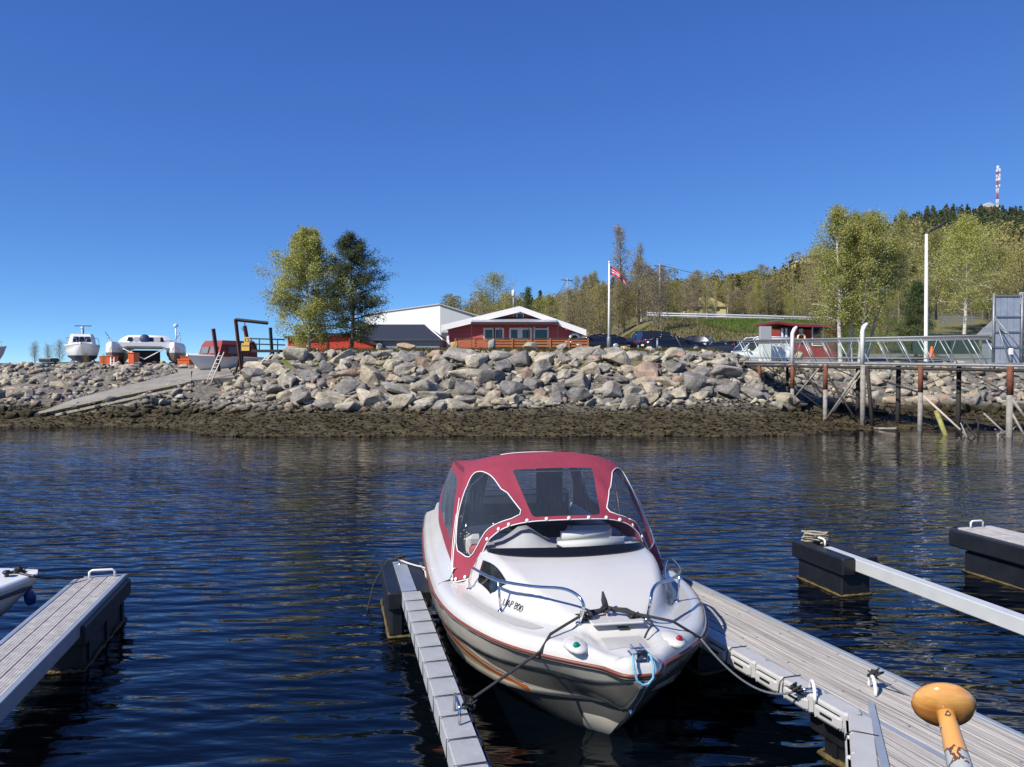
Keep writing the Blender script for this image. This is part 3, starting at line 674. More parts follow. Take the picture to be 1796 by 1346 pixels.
# canopy
def wtop(f): p = wpt(f, 1.0); return (-p.x, p.y, p.z+.004)
cB = [wtop(0), wtop(.27), wtop(.54), wtop(.84), (2.38, .96, deckz(2.38, .96)+.005), (2.46, 1.11, deckz(2.46, 1.11)+.005), (3.5, 1.10, .925), (4.7, 1.08, .925), (5.9, 1.0, .925)]
cT = [(2.88, 0, 1.915), (2.90, .31, 1.909), (2.94, .55, 1.893), (3.01, .73, 1.867), (3.1, .84, 1.835), (3.25, .90, 1.80), (3.9, .93, 1.79), (4.8, .88, 1.74), (5.5, .80, 1.66)]
ix = list(range(9)); Bc = [crv(ix, [p[k] for p in cB]) for k in range(3)]; Tc = [crv(ix, [p[k] for p in cT]) for k in range(3)]
def cano(t, w, out=0.):
    a = abs(t); sg = 1 if t >= 0 else -1
    b = Vector((Bc[0](a), Bc[1](a), Bc[2](a))); q = Vector((Tc[0](a), Tc[1](a), Tc[2](a))); p = b.lerp(q, w)
    bu = .035*math.sin(math.pi*w)*sst(0, 3, a)+out+.008*math.sin(t*7+w*5)*math.sin(math.pi*w)
    n_ = Vector((-1, 0, .6)) if a < 2 else (Vector((-.6, .7, .3)) if a < 4.5 else Vector((0, 1, .2)))
    p += n_.normalized()*bu
    return L(p.x, sg*p.y, p.z)
def panelize(outline, holes, step, fmap):
    """flat outline with holes -> triangles split into cloth and panes, mapped to 3-D"""
    pts = []; edges = []
    def addloop(lp):
        i0 = len(pts)
        for p in lp: pts.append(Vector(p))
        for i in range(len(lp)): edges.append((i0+i, i0+(i+1) % len(lp)))
    addloop(outline)
    for h in holes: addloop(h)
    x0 = min(p[0] for p in outline); x1 = max(p[0] for p in outline); y0 = min(p[1] for p in outline); y1 = max(p[1] for p in outline)
    for i in range(1, int((x1-x0)/step)):
        for j in range(1, int((y1-y0)/step)): pts.append(Vector((x0+i*step, y0+j*step)))
    vs, es, fs, *_ = delaunay_2d_cdt(pts, edges, [], 0, 1e-5)
    def inside(p, poly):
        c = False; n = len(poly)
        for i in range(n):
            a, b = poly[i], poly[i-1]
            if (a[1] > p.y) != (b[1] > p.y) and p.x < (b[0]-a[0])*(p.y-a[1])/(b[1]-a[1])+a[0]: c = not c
        return c
    res = [MB() for _ in range(len(holes)+1)]; P3 = [fmap(v.x, v.y) for v in vs]
    for f in fs:
        c = Vector((sum(vs[i].x for i in f)/len(f), sum(vs[i].y for i in f)/len(f)))
        if not inside(c, outline): continue
        k = 0
        for hi, h in enumerate(holes):
            if inside(c, h): k = hi+1; break
        res[k].add([P3[i] for i in f], [tuple(range(len(f)))], True)
    for mb in res:     # weld
        key = {}; nv = []; mp = []
        for v in mb.v:
            q = tuple(round(c, 5) for c in v)
            if q not in key: key[q] = len(nv); nv.append(v)
            mp.append(key[q])
        mb.v = nv; mb.f = [tuple(mp[i] for i in f) for f in mb.f]
    return res
def rnd(poly, n=3, it=2):       # chaikin rounding + resampling
    for _ in range(it):
        o = []
        for i in range(len(poly)):
            a = Vector(poly[i]); b = Vector(poly[(i+1) % len(poly)]); o += [tuple(a.lerp(b, .22)), tuple(a.lerp(b, .78))]
        poly = o
    return poly
def dense(poly, st=.12):
    o = []
    for i in range(len(poly)):
        a = Vector(poly[i]); b = Vector(poly[(i+1) % len(poly)]); k = max(1, int((b-a).length/st))
        for j in range(k): o.append(tuple(a.lerp(b, j/k)))
    return o
SX = .5
def fillet(poly, r):
    o = []
    for i in range(len(poly)):
        p0, p1, p2 = Vector(poly[i-1]), Vector(poly[i]), Vector(poly[(i+1) % len(poly)]); a = p1+(p0-p1).normalized()*min(r, (p0-p1).length*.45); c = p1+(p2-p1).normalized()*min(r, (p2-p1).length*.45)
        for t in (0, .25, .5, .75, 1): o.append(tuple(a.lerp(p1, t).lerp(p1.lerp(c, t), t)))
    return dense(o, .1)
def arch(sg):
    o = rnd([(1.30, .055), (4.70, .20), (4.72, .60), (4.5, .86), (3.8, .99), (3.0, .985), (2.4, .86), (1.85, .48)], it=2)
    return [(sg*x*SX, y) for x, y in o]
H = [fillet([(-1.12*SX, .07), (1.12*SX, .07), (1.5*SX, .955), (-1.5*SX, .955)], .07), dense(arch(-1), .08), dense(arch(1), .08)]
H += [fillet([(sg*x*SX, y) for x, y in [(5.35, .26), (6.6, .22), (7.4, .25), (7.4, .88), (6.2, .92), (5.55, .88)]], .12) for sg in (-1, 1)]
outl = dense([(-8*SX, 0), (8*SX, 0), (8*SX, 1), (-8*SX, 1)], .1)
pan = panelize(outl, H, .1, lambda x, y: cano(x/SX, y))
M_canvas = mat('dark_red_canvas', (.25, .027, .055), .85, .12, 3, bump=.12, bscale=14)
M_vinyl = clearmat('window_vinyl', (.88, .91, .95), .09, .07, (.15, .19, .26))
canopy = pan[0].build('canopy', M_canvas, boat)
for k in range(1, 6): pan[k].build('vinyl_window', M_vinyl, canopy)
# roof
def rf(v): a = abs(v)*5; return Tc[0](a), (1 if v >= 0 else -1)*Tc[1](a), Tc[2](a)
rows = []
for j in range(15):
    u = j/14; row = []
    for i in range(33):
        v = -1+i/16; s, y, z = rf(v); y2 = (abs(v)**.95)*.80*(1 if v >= 0 else -1); s2 = 5.5; z2 = 1.66
        S_ = s+(s2-s)*u; Y_ = y+(y2-y)*sst(0, .5, u); sag = (1-abs(v)**2.6); z0 = z+(z2-z)*u
        Z_ = z0+sag*(.14*math.sin(math.pi*min(1, u*1.08+.0)**.6)+.0)+(.012*math.sin(u*math.pi*4)*sag)
        row.append(L(S_, Y_, Z_))
    rows.append(row)
# close the sides between the roof edge and the side panels
mb = MB(); mb.grid(rows)
for sg in (-1, 1):
    mb.grid([[L(rows[j][0 if sg < 0 else -1].x*-1, rows[j][0 if sg < 0 else -1].y, rows[j][0 if sg < 0 else -1].z) for j in range(15)], [cano(sg*(5+3*j/14), 1.0) for j in range(15)]])
mb.build('canopy_roof', M_canvas, canopy)
mb = MB(); mb.tube([rows[5][i]+Vector((0, 0, .006)) for i in range(9, 27)], .007, 6); mb.build('piping', M_white, canopy)
mb = MB()
for sg in (-1, 1):
    mb.tube([cano(x/SX, y, .006) for x, y in H[1 if sg < 0 else 2]]+[cano(H[1 if sg < 0 else 2][0][0]/SX, H[1 if sg < 0 else 2][0][1], .006)], .006, 5)
    mb.tube([cano(sg*5.0, w/12, .008) for w in range(0, 10)], .007, 5)
    mb.tube([cano(sg*(5.18), w/12, .008) for w in range(0, 8)], .005, 5)
mb.tube([cano(-8+i*.2, 0, .004) for i in range(81)], .0055, 5)
mb.build('piping', M_white, canopy)
# rear panel
mb = MB(); e = [cano(-8, w/6) for w in range(7)]; e2 = [cano(8, w/6) for w in range(7)]
mb.grid([[a.lerp(b, k/8)+Vector((-.05, 0, .05*math.sin(math.pi*k/8)*(j/6))) for k in range(9)] for j, (a, b) in enumerate(zip(e, e2))])
mb.build('rear_window', M_vinyl, canopy)
mb = MB()
for y0, y1, z0 in ((.30, .68, 1.0), (-.62, -.34, 1.0)):
    mb = MB(); mb.grid([[L(5.2+.03*math.sin(k*2.1), y0+(y1-y0)*(k/10)*(1-.45*abs(j/5-.0) if y0 < 0 else 1), z0+.62*(1-j/5)) for k in range(11)] for j in range(6)]); mb.build('curtain', Mn, canopy)
# canopy hoops inside
mb = MB()
for s_, w_, z_ in ((3.3, .84, 1.80), (4.6, .78, 1.75)):
    mb.tube([L(s_+.2, -w_-.15, .95), L(s_, -w_, z_-.15), L(s_, -w_*.8, z_), L(s_, w_*.8, z_), L(s_, w_, z_-.15), L(s_+.2, w_+.15, .95)], .012, 6)
mb.build('canopy_hoop', M_steel, canopy)
# snap tabs along the lower edge
mb = MB(); mb.lathe([(.016, 0), (.022, .004), (.022, .010), (.012, .016)], n=10); tabm = mb.mesh('snap_tab', M_white)
for t in [-4.9, -4.6, -4.15, -3.1, -2.5, -2.0, -1.35, -.7, 0, .65, 1.3, 1.9, 2.6, 3.2, 4.2, 4.8, 5.3, -5.4]:
    o = link('snap_tab', tabm, canopy); p = cano(t, .02, .012); o.location = p
    q = cano(t, .1, .012)-p; o.rotation_euler = (Vector((1, 0, .5)) if abs(t) < 2 else Vector((.5, .7*(1 if t > 0 else -1), .4))).to_track_quat('Z', 'Y').to_euler(); o.scale = (.85, .85, .85)
# cabin side windows
def onside(pts, sg, lift): return [L(s, sg*y, deckz(s, y)+lift) for s, y in pts]
from_px = [(846.9, 984.8), (889, 1024), (860, 1044), (838, 1023), (841, 1004)]
def drop(px, py):       # where a sight line meets the deck surface, in boat coordinates
    d = ray(px, py); O_ = Vector(boat.location); f_ = Vector((math.sin(PSI), -math.cos(PSI))); pt_ = Vector((math.cos(PSI), math.sin(PSI)))
    for i in range(4000):
        t = 4+i*.001; p = Vector((0, 0, EYE))+d*t; q = Vector((p.x-O_.x, p.y-O_.y)); s = -q.dot(f_); y = q.dot(pt_)
        if 0 < s < 2.5 and abs(y) < bsh(s) and p.z < deckz(s, y): return s, y
    return None
wp = [drop(*p) for p in from_px]; print('window', wp)
wp = [(s, abs(y)) for s, y in wp if s]
def poly_in(poly, f): c = Vector((sum(p[0] for p in poly)/len(poly), sum(p[1] for p in poly)/len(poly))); return [tuple(c.lerp(Vector(p), f)) for p in poly]
for sg in (-1, 1):
    pw = dense(wp, .05); n_ = Vector((.25, sg*.8, .5)).normalized()
    a = onside(pw, sg, .012); b = onside(poly_in(pw, .84), sg, .016)
    mb = MB(); mb.grid([a+[a[0]], b+[b[0]]]); mb.grid([[p-Vector((0, 0, .02)) for p in a+[a[0]]], a+[a[0]]]); fr_ = mb.build('cabin_window', mat('gloss_black', (.008, .008, .009), .06), boat)
    inn = poly_in(pw, .84); c = poly_in(pw, .0)[0]; mb = MB(); ctr = L(c[0], sg*c[1], deckz(*c)+.014)
    mb.add([ctr]+onside(inn, sg, .014), [(0, i+1, (i+1) % len(inn)+1) for i in range(len(inn))]); mb.build('pane', M_glassd, fr_)
# lettering UAP 800 on both cabin sides
tm = text_mesh('UAP 800', .105, .0)
a = drop(884, 1060); b = drop(914, 1072); print('text', a, b)
def put_text(me, A, B_, sg, m_, name='lettering'):
    me = me.copy(); me.materials.clear(); me.materials.append(m_)
    ax = Vector((B_[0]-A[0], B_[1]-A[1])); ln = ax.length; ax /= ln; ln *= 1.12
    w = max(v.co.x for v in me.vertices)-min(v.co.x for v in me.vertices); k = ln/w
    mid = Vector(((A[0]+B_[0])/2, (A[1]+B_[1])/2)); up = Vector((ax.y, -ax.x))
    if up.y*sg > 0: up = -up
    def climb(q, h):      # walk over the moulded surface so letters keep their height
        st_ = .0008*(1 if h >= 0 else -1); left = abs(h); p0 = Vector((q.x, q.y, deckz(q.x, q.y)))
        while left > 0:
            q = q+up*st_; p1 = Vector((q.x, q.y, deckz(q.x, q.y))); left -= (p1-p0).length; p0 = p1
        return q
    cache = {}
    for v in me.vertices:
        q = mid+ax*(v.co.x*k); q = climb(q, v.co.y*k*1.0); v.co = L(q.x, q.y, deckz(q.x, q.y)+.014)
    return link(name, me, boat)
M_ink = mat('black_lettering', (.01, .01, .01), .4)
put_text(tm, a, b, -1, M_ink); put_text(tm, (b[0], -b[1]), (a[0], -a[1]), 1, M_ink)
# oval maker's mark near the windscreen, two thin rings with a squiggle
a = drop(832, 985)
if a:
    mb = MB()
    for rr in (.055, .044): mb.tube([L(a[0]+rr*1.5*math.cos(g), a[1]+rr*.55*math.sin(g), deckz(a[0]+rr*1.5*math.cos(g), a[1]+rr*.55*math.sin(g))+.003) for g in [i/20*6.2832 for i in range(21)]], .0025, 4)
    mb.tube([L(a[0]-.04+.08*i/8, a[1]+.012*math.sin(i*1.6), deckz(a[0]-.04+.08*i/8, a[1])+.004) for i in range(9)], .003, 4); mb.build('emblem', mat('grey_print', (.2, .2, .21), .5), boat)
# bow rails
zd = lambda s, y, h=0: L(s, y, deckz(s, y)+h)
for sg in (-1, 1):
    mb = MB(); y0, y1, y2 = sg*.98, sg*.80, sg*.28
    pts = [zd(2.14, y0, 0), zd(2.12, y0, .12), zd(2.06, y0*.99, .20), zd(1.96, y0*.985, .245), zd(1.80, y0*.97, .262), zd(1.35, y1*1.04, .275), zd(1.0, sg*.60, .285), zd(.78, sg*.40, .29), zd(.66, sg*.31, .27), zd(.60, sg*.275, .22), zd(.62, sg*.27, .15), zd(.70, y2, 0)]
    cs = []
    for i in range(len(pts)-1):       # smooth
        p0 = pts[max(i-1, 0)]; p1 = pts[i]; p2 = pts[i+1]; p3 = pts[min(i+2, len(pts)-1)]
        for t in (0, .25, .5, .75): cs.append(.5*((2*p1)+(p2-p0)*t+(2*p0-5*p1+4*p2-p3)*t*t+(3*p1-p0-3*p2+p3)*t**3))
    cs.append(pts[-1]); mb.tube(cs, .0135, 10); rl = mb.build('bow_rail', M_steel, boat)
    mb = MB(); mb.tube([zd(1.35, y1, 0), zd(1.35, y1*1.03, .27)], .0115, 8); mb.build('rail_post', M_steel, rl)
    for s_, y_ in ((2.14, y0), (1.35, y1), (.70, y2)):
        mb = MB(); mb.lathe([(.032, 0), (.032, .006), (.02, .014)], zd(s_, y_, 0), 12); mb.build('rail_foot', M_steel, rl)
# bow fittings
mb = MB(); c = zd(.10, 0, .0)
mb.box(c+Vector((0, -.035, .02)), (.16, .008, .07)); mb.box(c+Vector((0, .035, .02)), (.16, .008, .07)); mb.box(c+Vector((-.02, 0, -.012)), (.2, .09, .01)); mb.tube([c+Vector((.05, -.05, .03)), c+Vector((.05, .05, .03))], .008, 8); mb.tube([c+Vector((-.03, -.05, .04)), c+Vector((-.03, .05, .04))], .007, 8)
rol = mb.build('bow_roller', M_steel, boat)
mb = MB(); mb.lathe([(.022, -.025), (.012, 0), (.022, .025)], c+Vector((.05, 0, .03)), 10, Matrix.Rotation(R(90), 3, 'X')); mb.build('roller', M_black, rol)
mb = MB(); mb.tube([c+Vector((.05, -.055, .03)), c+Vector((.10, -.075, .03)), c+Vector((.135, -.08, -.03)), c+Vector((.14, -.06, -.12)), c+Vector((.14, -.02, -.155)), c+Vector((.14, .025, -.15)), c+Vector((.14, .06, -.11)), c+Vector((.135, .065, -.03)), c+Vector((.10, .055, .03)), c+Vector((.03, .035, .035))], .009, 8); mb.build('rope_loop', mat('light_blue_rope', (.16, .42, .62), .7, bump=.4, bscale=120), rol)
for sg, colr, nm in ((-1, (.0, .16, .09), 'green'), (1, (.28, .01, .02), 'red')):
    mb = MB(); p = zd(.42, sg*.38, 0); mb.lathe([(.10, -.04), (.09, .0), (.06, .03), (.02, .042)], p, 16, Matrix.Diagonal((1.7, .95, .55))); pod = mb.build('lamp_pod', M_gel, boat)
    mb = MB(); mb.lathe([(.024, -.03), (.024, .01), (.012, .02)], p+Vector((.095, sg*.02, .018)), 12, Matrix.Rotation(R(55), 3, 'Y')); mb.build('navigation_light', mat(nm+'_lens', colr, .12), pod)
mb = MB(); p = zd(.60, .05); mb.bbox(p+Vector((0, 0, .006)), (.05, .09, .012), bev=.004); mb.build('deck_vent', M_dark, boat)
mb = MB(); mb.bbox(zd(.70, .0, .012), (.28, .42, .02), bev=.008); mb.build('anchor_hatch', M_gel, boat)
M_nonslip = mat('nonslip_panel', (.40, .40, .39), .8, .06, 3, bump=.25, bscale=240)
for sg in (-1, 1):       # moulded non-slip panels on the side decks
    rows = []
    for i in range(25):
        s_ = .80+i*.052; lo = trw(s_)+.10; hi = bsh(s_)-.15
        tp = min(1, i/3, (24-i)/3)*.5+.5; m0 = (lo+hi)/2; hw = max(.01, (hi-lo)/2*tp); rows.append([zd(s_, sg*(m0+hw*k), .0025) for k in (-1, -.5, 0, .5, 1)])
    mb = MB(); mb.grid(rows); mb.build('nonslip_panel', M_nonslip, boat)
rows = [[zd(s_, y_, .0025) for y_ in [-.16+.32*k/8 for k in range(9)]] for s_ in [.30+.02*i for i in range(12)]]
mb = MB(); mb.grid(rows); mb.build('nonslip_panel', M_nonslip, boat)
# cleat with loops of black line and the spliced ends (rope is a thing of its own)
cl = zd(.74, -.04, .0)
mb = MB(); mb.tube([cl+Vector((0, 0, 0)), cl+Vector((0, 0, .05))], .014, 8); mb.tube([cl+Vector((.05, .03, .05)), cl+Vector((-.05, -.03, .06))], .012, 8); mb.build('cleat', M_steel, boat)
MW = Matrix.Translation(boat.location) @ Matrix.Rotation(PSI-R(90), 4, 'Z')
def bw(p): return MW @ p
# thru-hull and tow eye
mb = MB(); y, z = hull_pt(.36, 1.3); mb.tube([L(.30, 0, keel(.3)+.05), L(.26, 0, keel(.3)-.0), L(.33, 0, keel(.3)-.07)], .011, 8); mb.build('tow_eye', M_steel, boat)

# ------------------------------------------------------------------ PONTOONS
DZ = .5
M_floatb = mat('black_float', (.010, .011, .014), .42, .4, 4, bump=.05, bscale=8)
M_weed = mat('yellow_weed_line', (.11, .08, .025), .8, .5, 20, bump=.6, bscale=40)
def frame(a, b):
    a = Vector((a[0], a[1], 0)); b = Vector((b[0], b[1], 0)); d = (b-a); ln = d.length; d /= ln; return a, d, Vector((-d.y, d.x, 0)), ln
def float_box(parent, a, d, nrm, ln, wid, top, name='float'):
    """black plastic float with a flanged lid, weed along the waterline"""
    c = a+d*(ln/2); rz = math.atan2(d.y, d.x); mb = MB(); tz = top
    mb.bbox(c+Vector((0, 0, tz-.10)), (ln, wid, .20), rz, .02); mb.bbox(c+Vector((0, 0, (tz-.18-.35)/2)), (ln-.18, wid-.10, tz-.18+.35), rz, .03)
    for k in (-.35, 0, .35): mb.box(c+d*(k*ln)+nrm*0+Vector((0, 0, tz-.3)), (.05, wid-.06, .25), rz)
    f = mb.build(name, M_floatb, parent)
    mb = MB(); h1 = (ln-.18)/2+.012; h2 = (wid-.10)/2+.012; rg = random.Random(int(ln*100))
    ring = [(-h1, -h2), (h1, -h2), (h1, h2), (-h1, h2), (-h1, -h2)]; pts = []
    for (p, q), (p2, q2) in zip(ring[:-1], ring[1:]):
        for i in range(14): t = i/14; pts.append(c+d*(p+(p2-p)*t)+nrm*(q+(q2-q)*t)+Vector((0, 0, .012+rg.uniform(-.012, .018))))
    pts.append(pts[0]); mb.tube(pts, [rg.uniform(.010, .028) for _ in pts], 6); mb.build('weed_fringe', M_weed, f); return f
def hoop(parent, p, d, w=.32, h=.09, m_=None, r=.014):
    mb = MB(); mb.tube([p-d*w/2, p-d*w/2+Vector((0, 0, h*.8)), p-d*(w/2-.03)+Vector((0, 0, h)), p+d*(w/2-.03)+Vector((0, 0, h)), p+d*w/2+Vector((0, 0, h*.8)), p+d*w/2], r, 8); return mb.build('mooring_hoop', m_ or M_white, parent)
def ribbed_plank(mb, a, d, nrm, ln, y0, w, z, ribs=4):
    prof = []; 
    for i in range(ribs):
        x0 = y0+w*i/ribs; x1 = y0+w*(i+1)/ribs; g = w/ribs*.16
        prof += [(x0+g*.5, z), (x1-g*.5, z), (x1-g*.3, z-.006), (x1+g*.3 if i < ribs-1 else x1-g*.3, z-.006)]
    prof = [(y0, z-.035), (y0, z-.003)]+prof+[(y0+w, z-.035)]
    mb.prism([a+nrm*p+Vector((0, 0, q)) for p, q in prof], d*ln)
# left finger pontoon with ribbed planks
lp = thing('finger_pontoon', 'narrow finger pontoon with three ribbed planks at the left edge', 'pontoon', (0, 0, 0))
a, d, nrm, ln = frame((-4.83, 8.87), (-3.415, 2.93)); W2 = .245
for k, (y0, w) in enumerate(((-.215, .135), (-.068, .136), (.080, .135))):
    mb = MB(); ribbed_plank(mb, a+d*.03, d, nrm, ln, y0, w, DZ+.012, 5); mb.build('plank', mat('ribbed_grey_deck', (.40, .385, .37), .75, .25, 8, bump=.3, bscale=14), lp)  # the planks' own mottled grey
for sg in (-1, 1):
    mb = MB(); mb.bbox(a+d*(ln/2)+nrm*(sg*W2)+Vector((0, 0, DZ-.055)), (ln, .05, .15), math.atan2(d.y, d.x), .006); mb.build('side_rail', M_alu, lp)
mb = MB(); mb.box(a+d*(ln/2)+Vector((0, 0, DZ-.09)), (ln-.1, .44, .08), math.atan2(d.y, d.x)); mb.build('frame', M_galv, lp)
float_box(lp, a-d*.03, d, nrm, 1.75, .62, DZ-.03)
mb = MB(); mb.box(a+d*.0+Vector((0, 0, DZ-.01)), (.05, .54, .05), math.atan2(d.y, d.x)); mb.build('end_rail', M_alu, lp)
hoop(lp, a+d*.06+nrm*.02+Vector((0, 0, DZ)), nrm, .27, .10)
float_box(lp, a+d*4.9, d, nrm, 1.6, .80, DZ-.1)
# beam beside the cruiser, with strapped fender blocks
bl = thing('mooring_boom', 'narrow metal mooring boom with strapped grey fender blocks left of the cruiser', 'mooring boom', (0, 0, 0))
a, d, nrm, ln = frame((-1.43, 9.58), (-.12, 4.05)); rz = math.atan2(d.y, d.x)
mb = MB(); mb.bbox(a+d*(ln/2)+Vector((0, 0, DZ-.075)), (ln, .17, .15), rz, .008); mb.build('beam', M_alu, bl)
for sg in (-1, 1):
    mb = MB(); mb.bbox(a+d*.62+nrm*(sg*.165)+Vector((0, 0, DZ-.10)), (1.40, .16, .20), rz, .02); mb.bbox(a+d*.68+nrm*(sg*.135)+Vector((0, 0, .06)), (1.2, .16, .62), rz, .03); fl_ = mb.build('float', M_floatb, bl)
mb = MB(); pts = [a+d*(.02)+nrm*.23, a+d*1.34+nrm*.23, a+d*1.34-nrm*.23, a+d*.02-nrm*.23, a+d*.02+nrm*.23]
pts = [p+Vector((0, 0, .015)) for p in rope(pts, 0, 8)]; mb.tube(pts, [.012+.012*((i*7) % 5)/5 for i in range(len(pts))], 6); mb.build('weed_fringe', M_weed, bl)
M_fend = mat('grey_fender_block', (.34, .355, .37), .5, .18, 5, bump=.06, bscale=30)
def fender_mesh(l):
    mb = MB(); mb.bbox((0, .01, 0), (l-.004, .205, .16), 0, .010); mb.bbox((0, .115, -.015), (l-.05, .07, .12), 0, .035); return mb.mesh('fender_block', M_fend)
fl = .335; fm = fender_mesh(fl); nb = int((ln-1.35)/fl)
sgn = 1 if nrm.x > 0 else -1
strap = MB(); strap.tube([Vector((-fl/2, y, z)) for y, z in ((-.098, -.09), (-.100, .085), (.105, .087), (.145, .055), (.16, -.05))], .004, 5); stm = strap.mesh('strap', M_black)
for i in range(nb):
    o = link('fender_block', fm, bl); o.location = a+d*(1.40+fl*(i+.5))+Vector((0, 0, DZ-.055)); o.rotation_euler = (0, 0, rz if sgn > 0 else rz); 
    if sgn < 0: o.scale = (1, -1, 1)
    st_ = link('strap', stm, o)
o1 = a+d*4.35+nrm*(sgn*.02)+Vector((0, 0, DZ+.03)); h1_ = hoop(bl, o1+d*.1, d, .22, .13, M_steel, .011)
mb = MB(); mb.lathe([(.035, 0), (.035, .008), (.012, .012), (.012, .06)], a+d*.12+Vector((0, 0, DZ)), 10); mb.tube([a+d*.12+Vector((-.04, 0, DZ+.05)), a+d*.12+Vector((.04, 0, DZ+.06))], .010, 6); mb.build('cleat', M_steel, bl)
# right finger pontoon: long weathered planks, flared root
rp = thing('finger_pontoon', 'broad finger pontoon of weathered planks with white fender edge right of the cruiser', 'pontoon', (0, 0, 0))
A0 = Vector((2.04, 8.74, 0)); A1 = Vector((3.62, 4.52, 0)); dR = (A1-A0).normalized(); dR_n = Vector((-dR.y, dR.x, 0)); dR_n = dR_n if dR_n.x < 0 else -dR_n     # towards the boat
LR = 6.6; rz = math.atan2(dR.y, dR.x)
A0 = A0-dR*.6
Wd = .66; npl = 5
for k in range(npl):
    w = Wd/npl; mb = MB(); y0 = .045+k*w
    mb.bbox((0, k*1.7, 0), (LR, w-(.016 if k in (1, 3) else .010), .04), 0, .004)
    for g in range(2): mb.box((0, k*1.7+w*(g-.5)*.36, .019), (LR-.01, .006, .0035))
    o = mb.build('plank', M_plank, rp); o.rotation_euler = (0, 0, rz); o.location = A0+dR*(LR/2)+dR_n*(y0+w/2)+Vector((0, 0, DZ-.01))-Matrix.Rotation(rz, 3, 'Z') @ Vector((0, k*1.7, 0))
mb = MB(); mb.bbox(A0+dR*(LR/2)+dR_n*.02+Vector((0, 0, DZ-.05)), (LR, .045, .15), rz, .006); mb.build('side_rail', M_alu, rp)
mb = MB(); mb.bbox(A0+dR*(LR/2)+dR_n*(Wd+.07)+Vector((0, 0, DZ-.06)), (LR, .05, .13), rz, .006); mb.build('side_rail', M_alu, rp)
mb = MB(); mb.box(A0+dR*(LR/2)+dR_n*(Wd/2)+Vector((0, 0, DZ-.085)), (LR-.1, Wd, .10), rz); mb.build('frame', M_dark, rp)  # dark colour stands in for the shade in the plank gaps
float_box(rp, A0+dR*.1+dR_n*(Wd/2), dR, dR_n, 1.9, .9, DZ-.08); float_box(rp, A0+dR*3.4+dR_n*(Wd/2), dR, dR_n, 1.6, .85, DZ-.14)
# screws
mb = MB(); mb.lathe([(.011, 0), (.011, .003)], n=8); sc_ = mb.mesh('screw', M_galv)
for k in range(npl):
    for j in range(9):
        o = link('screw', sc_, rp); o.location = A0+dR*(1.2+j*.6+(k % 2)*.03)+dR_n*(.045+(k+.3)*Wd/npl)+Vector((0, 0, DZ+.0105))
M_fw = mat('white_fender_block', (.42, .42, .415), .45, .10, 5, bump=.05, bscale=30)
fm2 = MB(); fm2.bbox((0, .0, 0), (.322, .16, .15), 0, .018); fm2.bbox((0, .085, -.01), (.27, .045, .10), 0, .02); fm2 = fm2.mesh('fender_block', M_fw)
slot = MB(); slot.bbox((0, .109, -.005), (.12, .004, .020), 0, .002); slot = slot.mesh('slot', M_black)
stm2 = MB(); stm2.tube([Vector((-.16, y, z)) for y, z in ((-.10, .075), (.06, .08), (.10, .05), (.115, -.05))], .005, 5); stm2 = stm2.mesh('strap', M_black)
def fendrow(p0, p1, n0):
    d = (p1-p0); l = d.length; d /= l; n_ = max(1, round(l/.325)); r_ = math.atan2(d.y, d.x); nn = Vector((-d.y, d.x, 0)); flip = nn.x > 0
    for i in range(n_):
        o = link('fender_block', fm2, rp); o.location = p0+d*((i+.5)*l/n_)+Vector((0, 0, DZ-.045)); o.rotation_euler = (0, 0, r_)
        if flip: o.scale = (1, -1, 1)
        link('slot', slot, o)
        if i % 2: link('strap', stm2, o)
e0 = A0+dR*1.6+dR_n*(Wd+.17); e1 = P(1482, 1262, DZ); e1.z = 0; e1 = A0+dR*((e1-A0).dot(dR))+dR_n*(Wd+.17)
fendrow(e0, e1, 0)
e2 = P(1520, 1372, DZ); e2.z = 0
fendrow(e1+dR*.05, e2, 0)
# gusset deck at the root
gs = MB(); g0 = A0+dR*((e1-A0).dot(dR)+.02)+dR_n*(Wd+.10); g2 = Vector(e2)+Vector((.10, 0, 0)); g3 = Vector((g2.x+.2, g2.y-.8, 0)); far = A0+dR*(LR-.05)+dR_n*(Wd+.10)
cnt = 4
for k in range(cnt):
    a_, b_ = k/cnt, (k+1)/cnt-.02
    # planks run along the pontoon, cut off by the slanting edge
    w0 = .16; off0 = Wd+.10+k*w0; off1 = off0+w0-.008
    def cut(o):       # distance along where slanting edge meets this offset
        v = Vector(e2)-Vector(e1); na = v.dot(dR_n); la = v.dot(dR); base = (Vector(e1)-A0).dot(dR); oo = o-(Vector(e1)-A0).dot(dR_n); return base+(oo/na)*la if na > 1e-4 else base
    s0, s1 = cut(off0+.09), cut(off1+.09)
    mb = MB(); mb.prism([A0+dR*s0+dR_n*off0+Vector((0, 0, DZ-.03)), A0+dR*s1+dR_n*off1+Vector((0, 0, DZ-.03)), A0+dR*(LR+1)+dR_n*off1+Vector((0, 0, DZ-.03)), A0+dR*(LR+1)+dR_n*off0+Vector((0, 0, DZ-.03))], (0, 0, .04)); 
    rot_ = Matrix.Rotation(-rz, 3, 'Z'); mb.v = [tuple(rot_ @ Vector(v)) for v in mb.v]; o = mb.build('plank', M_plank, rp); o.rotation_euler = (0, 0, rz)
ed = (Vector(e2)-Vector(e1)); edl = ed.length; ed /= edl; en = Vector((-ed.y, ed.x, 0)); en = en if en.x > 0 else -en
mb = MB(); mb.bbox(Vector(e1)+ed*(edl/2)+en*.12+Vector((0, 0, DZ-.02)), (edl+.5, .05, .10), math.atan2(ed.y, ed.x), .006); mb.build('gusset_rail', M_alu, rp)
q1 = P(1425, 1222, DZ+.01); q2 = P(1530, 1213, DZ+.01); q3 = P(1760, 1345, DZ)
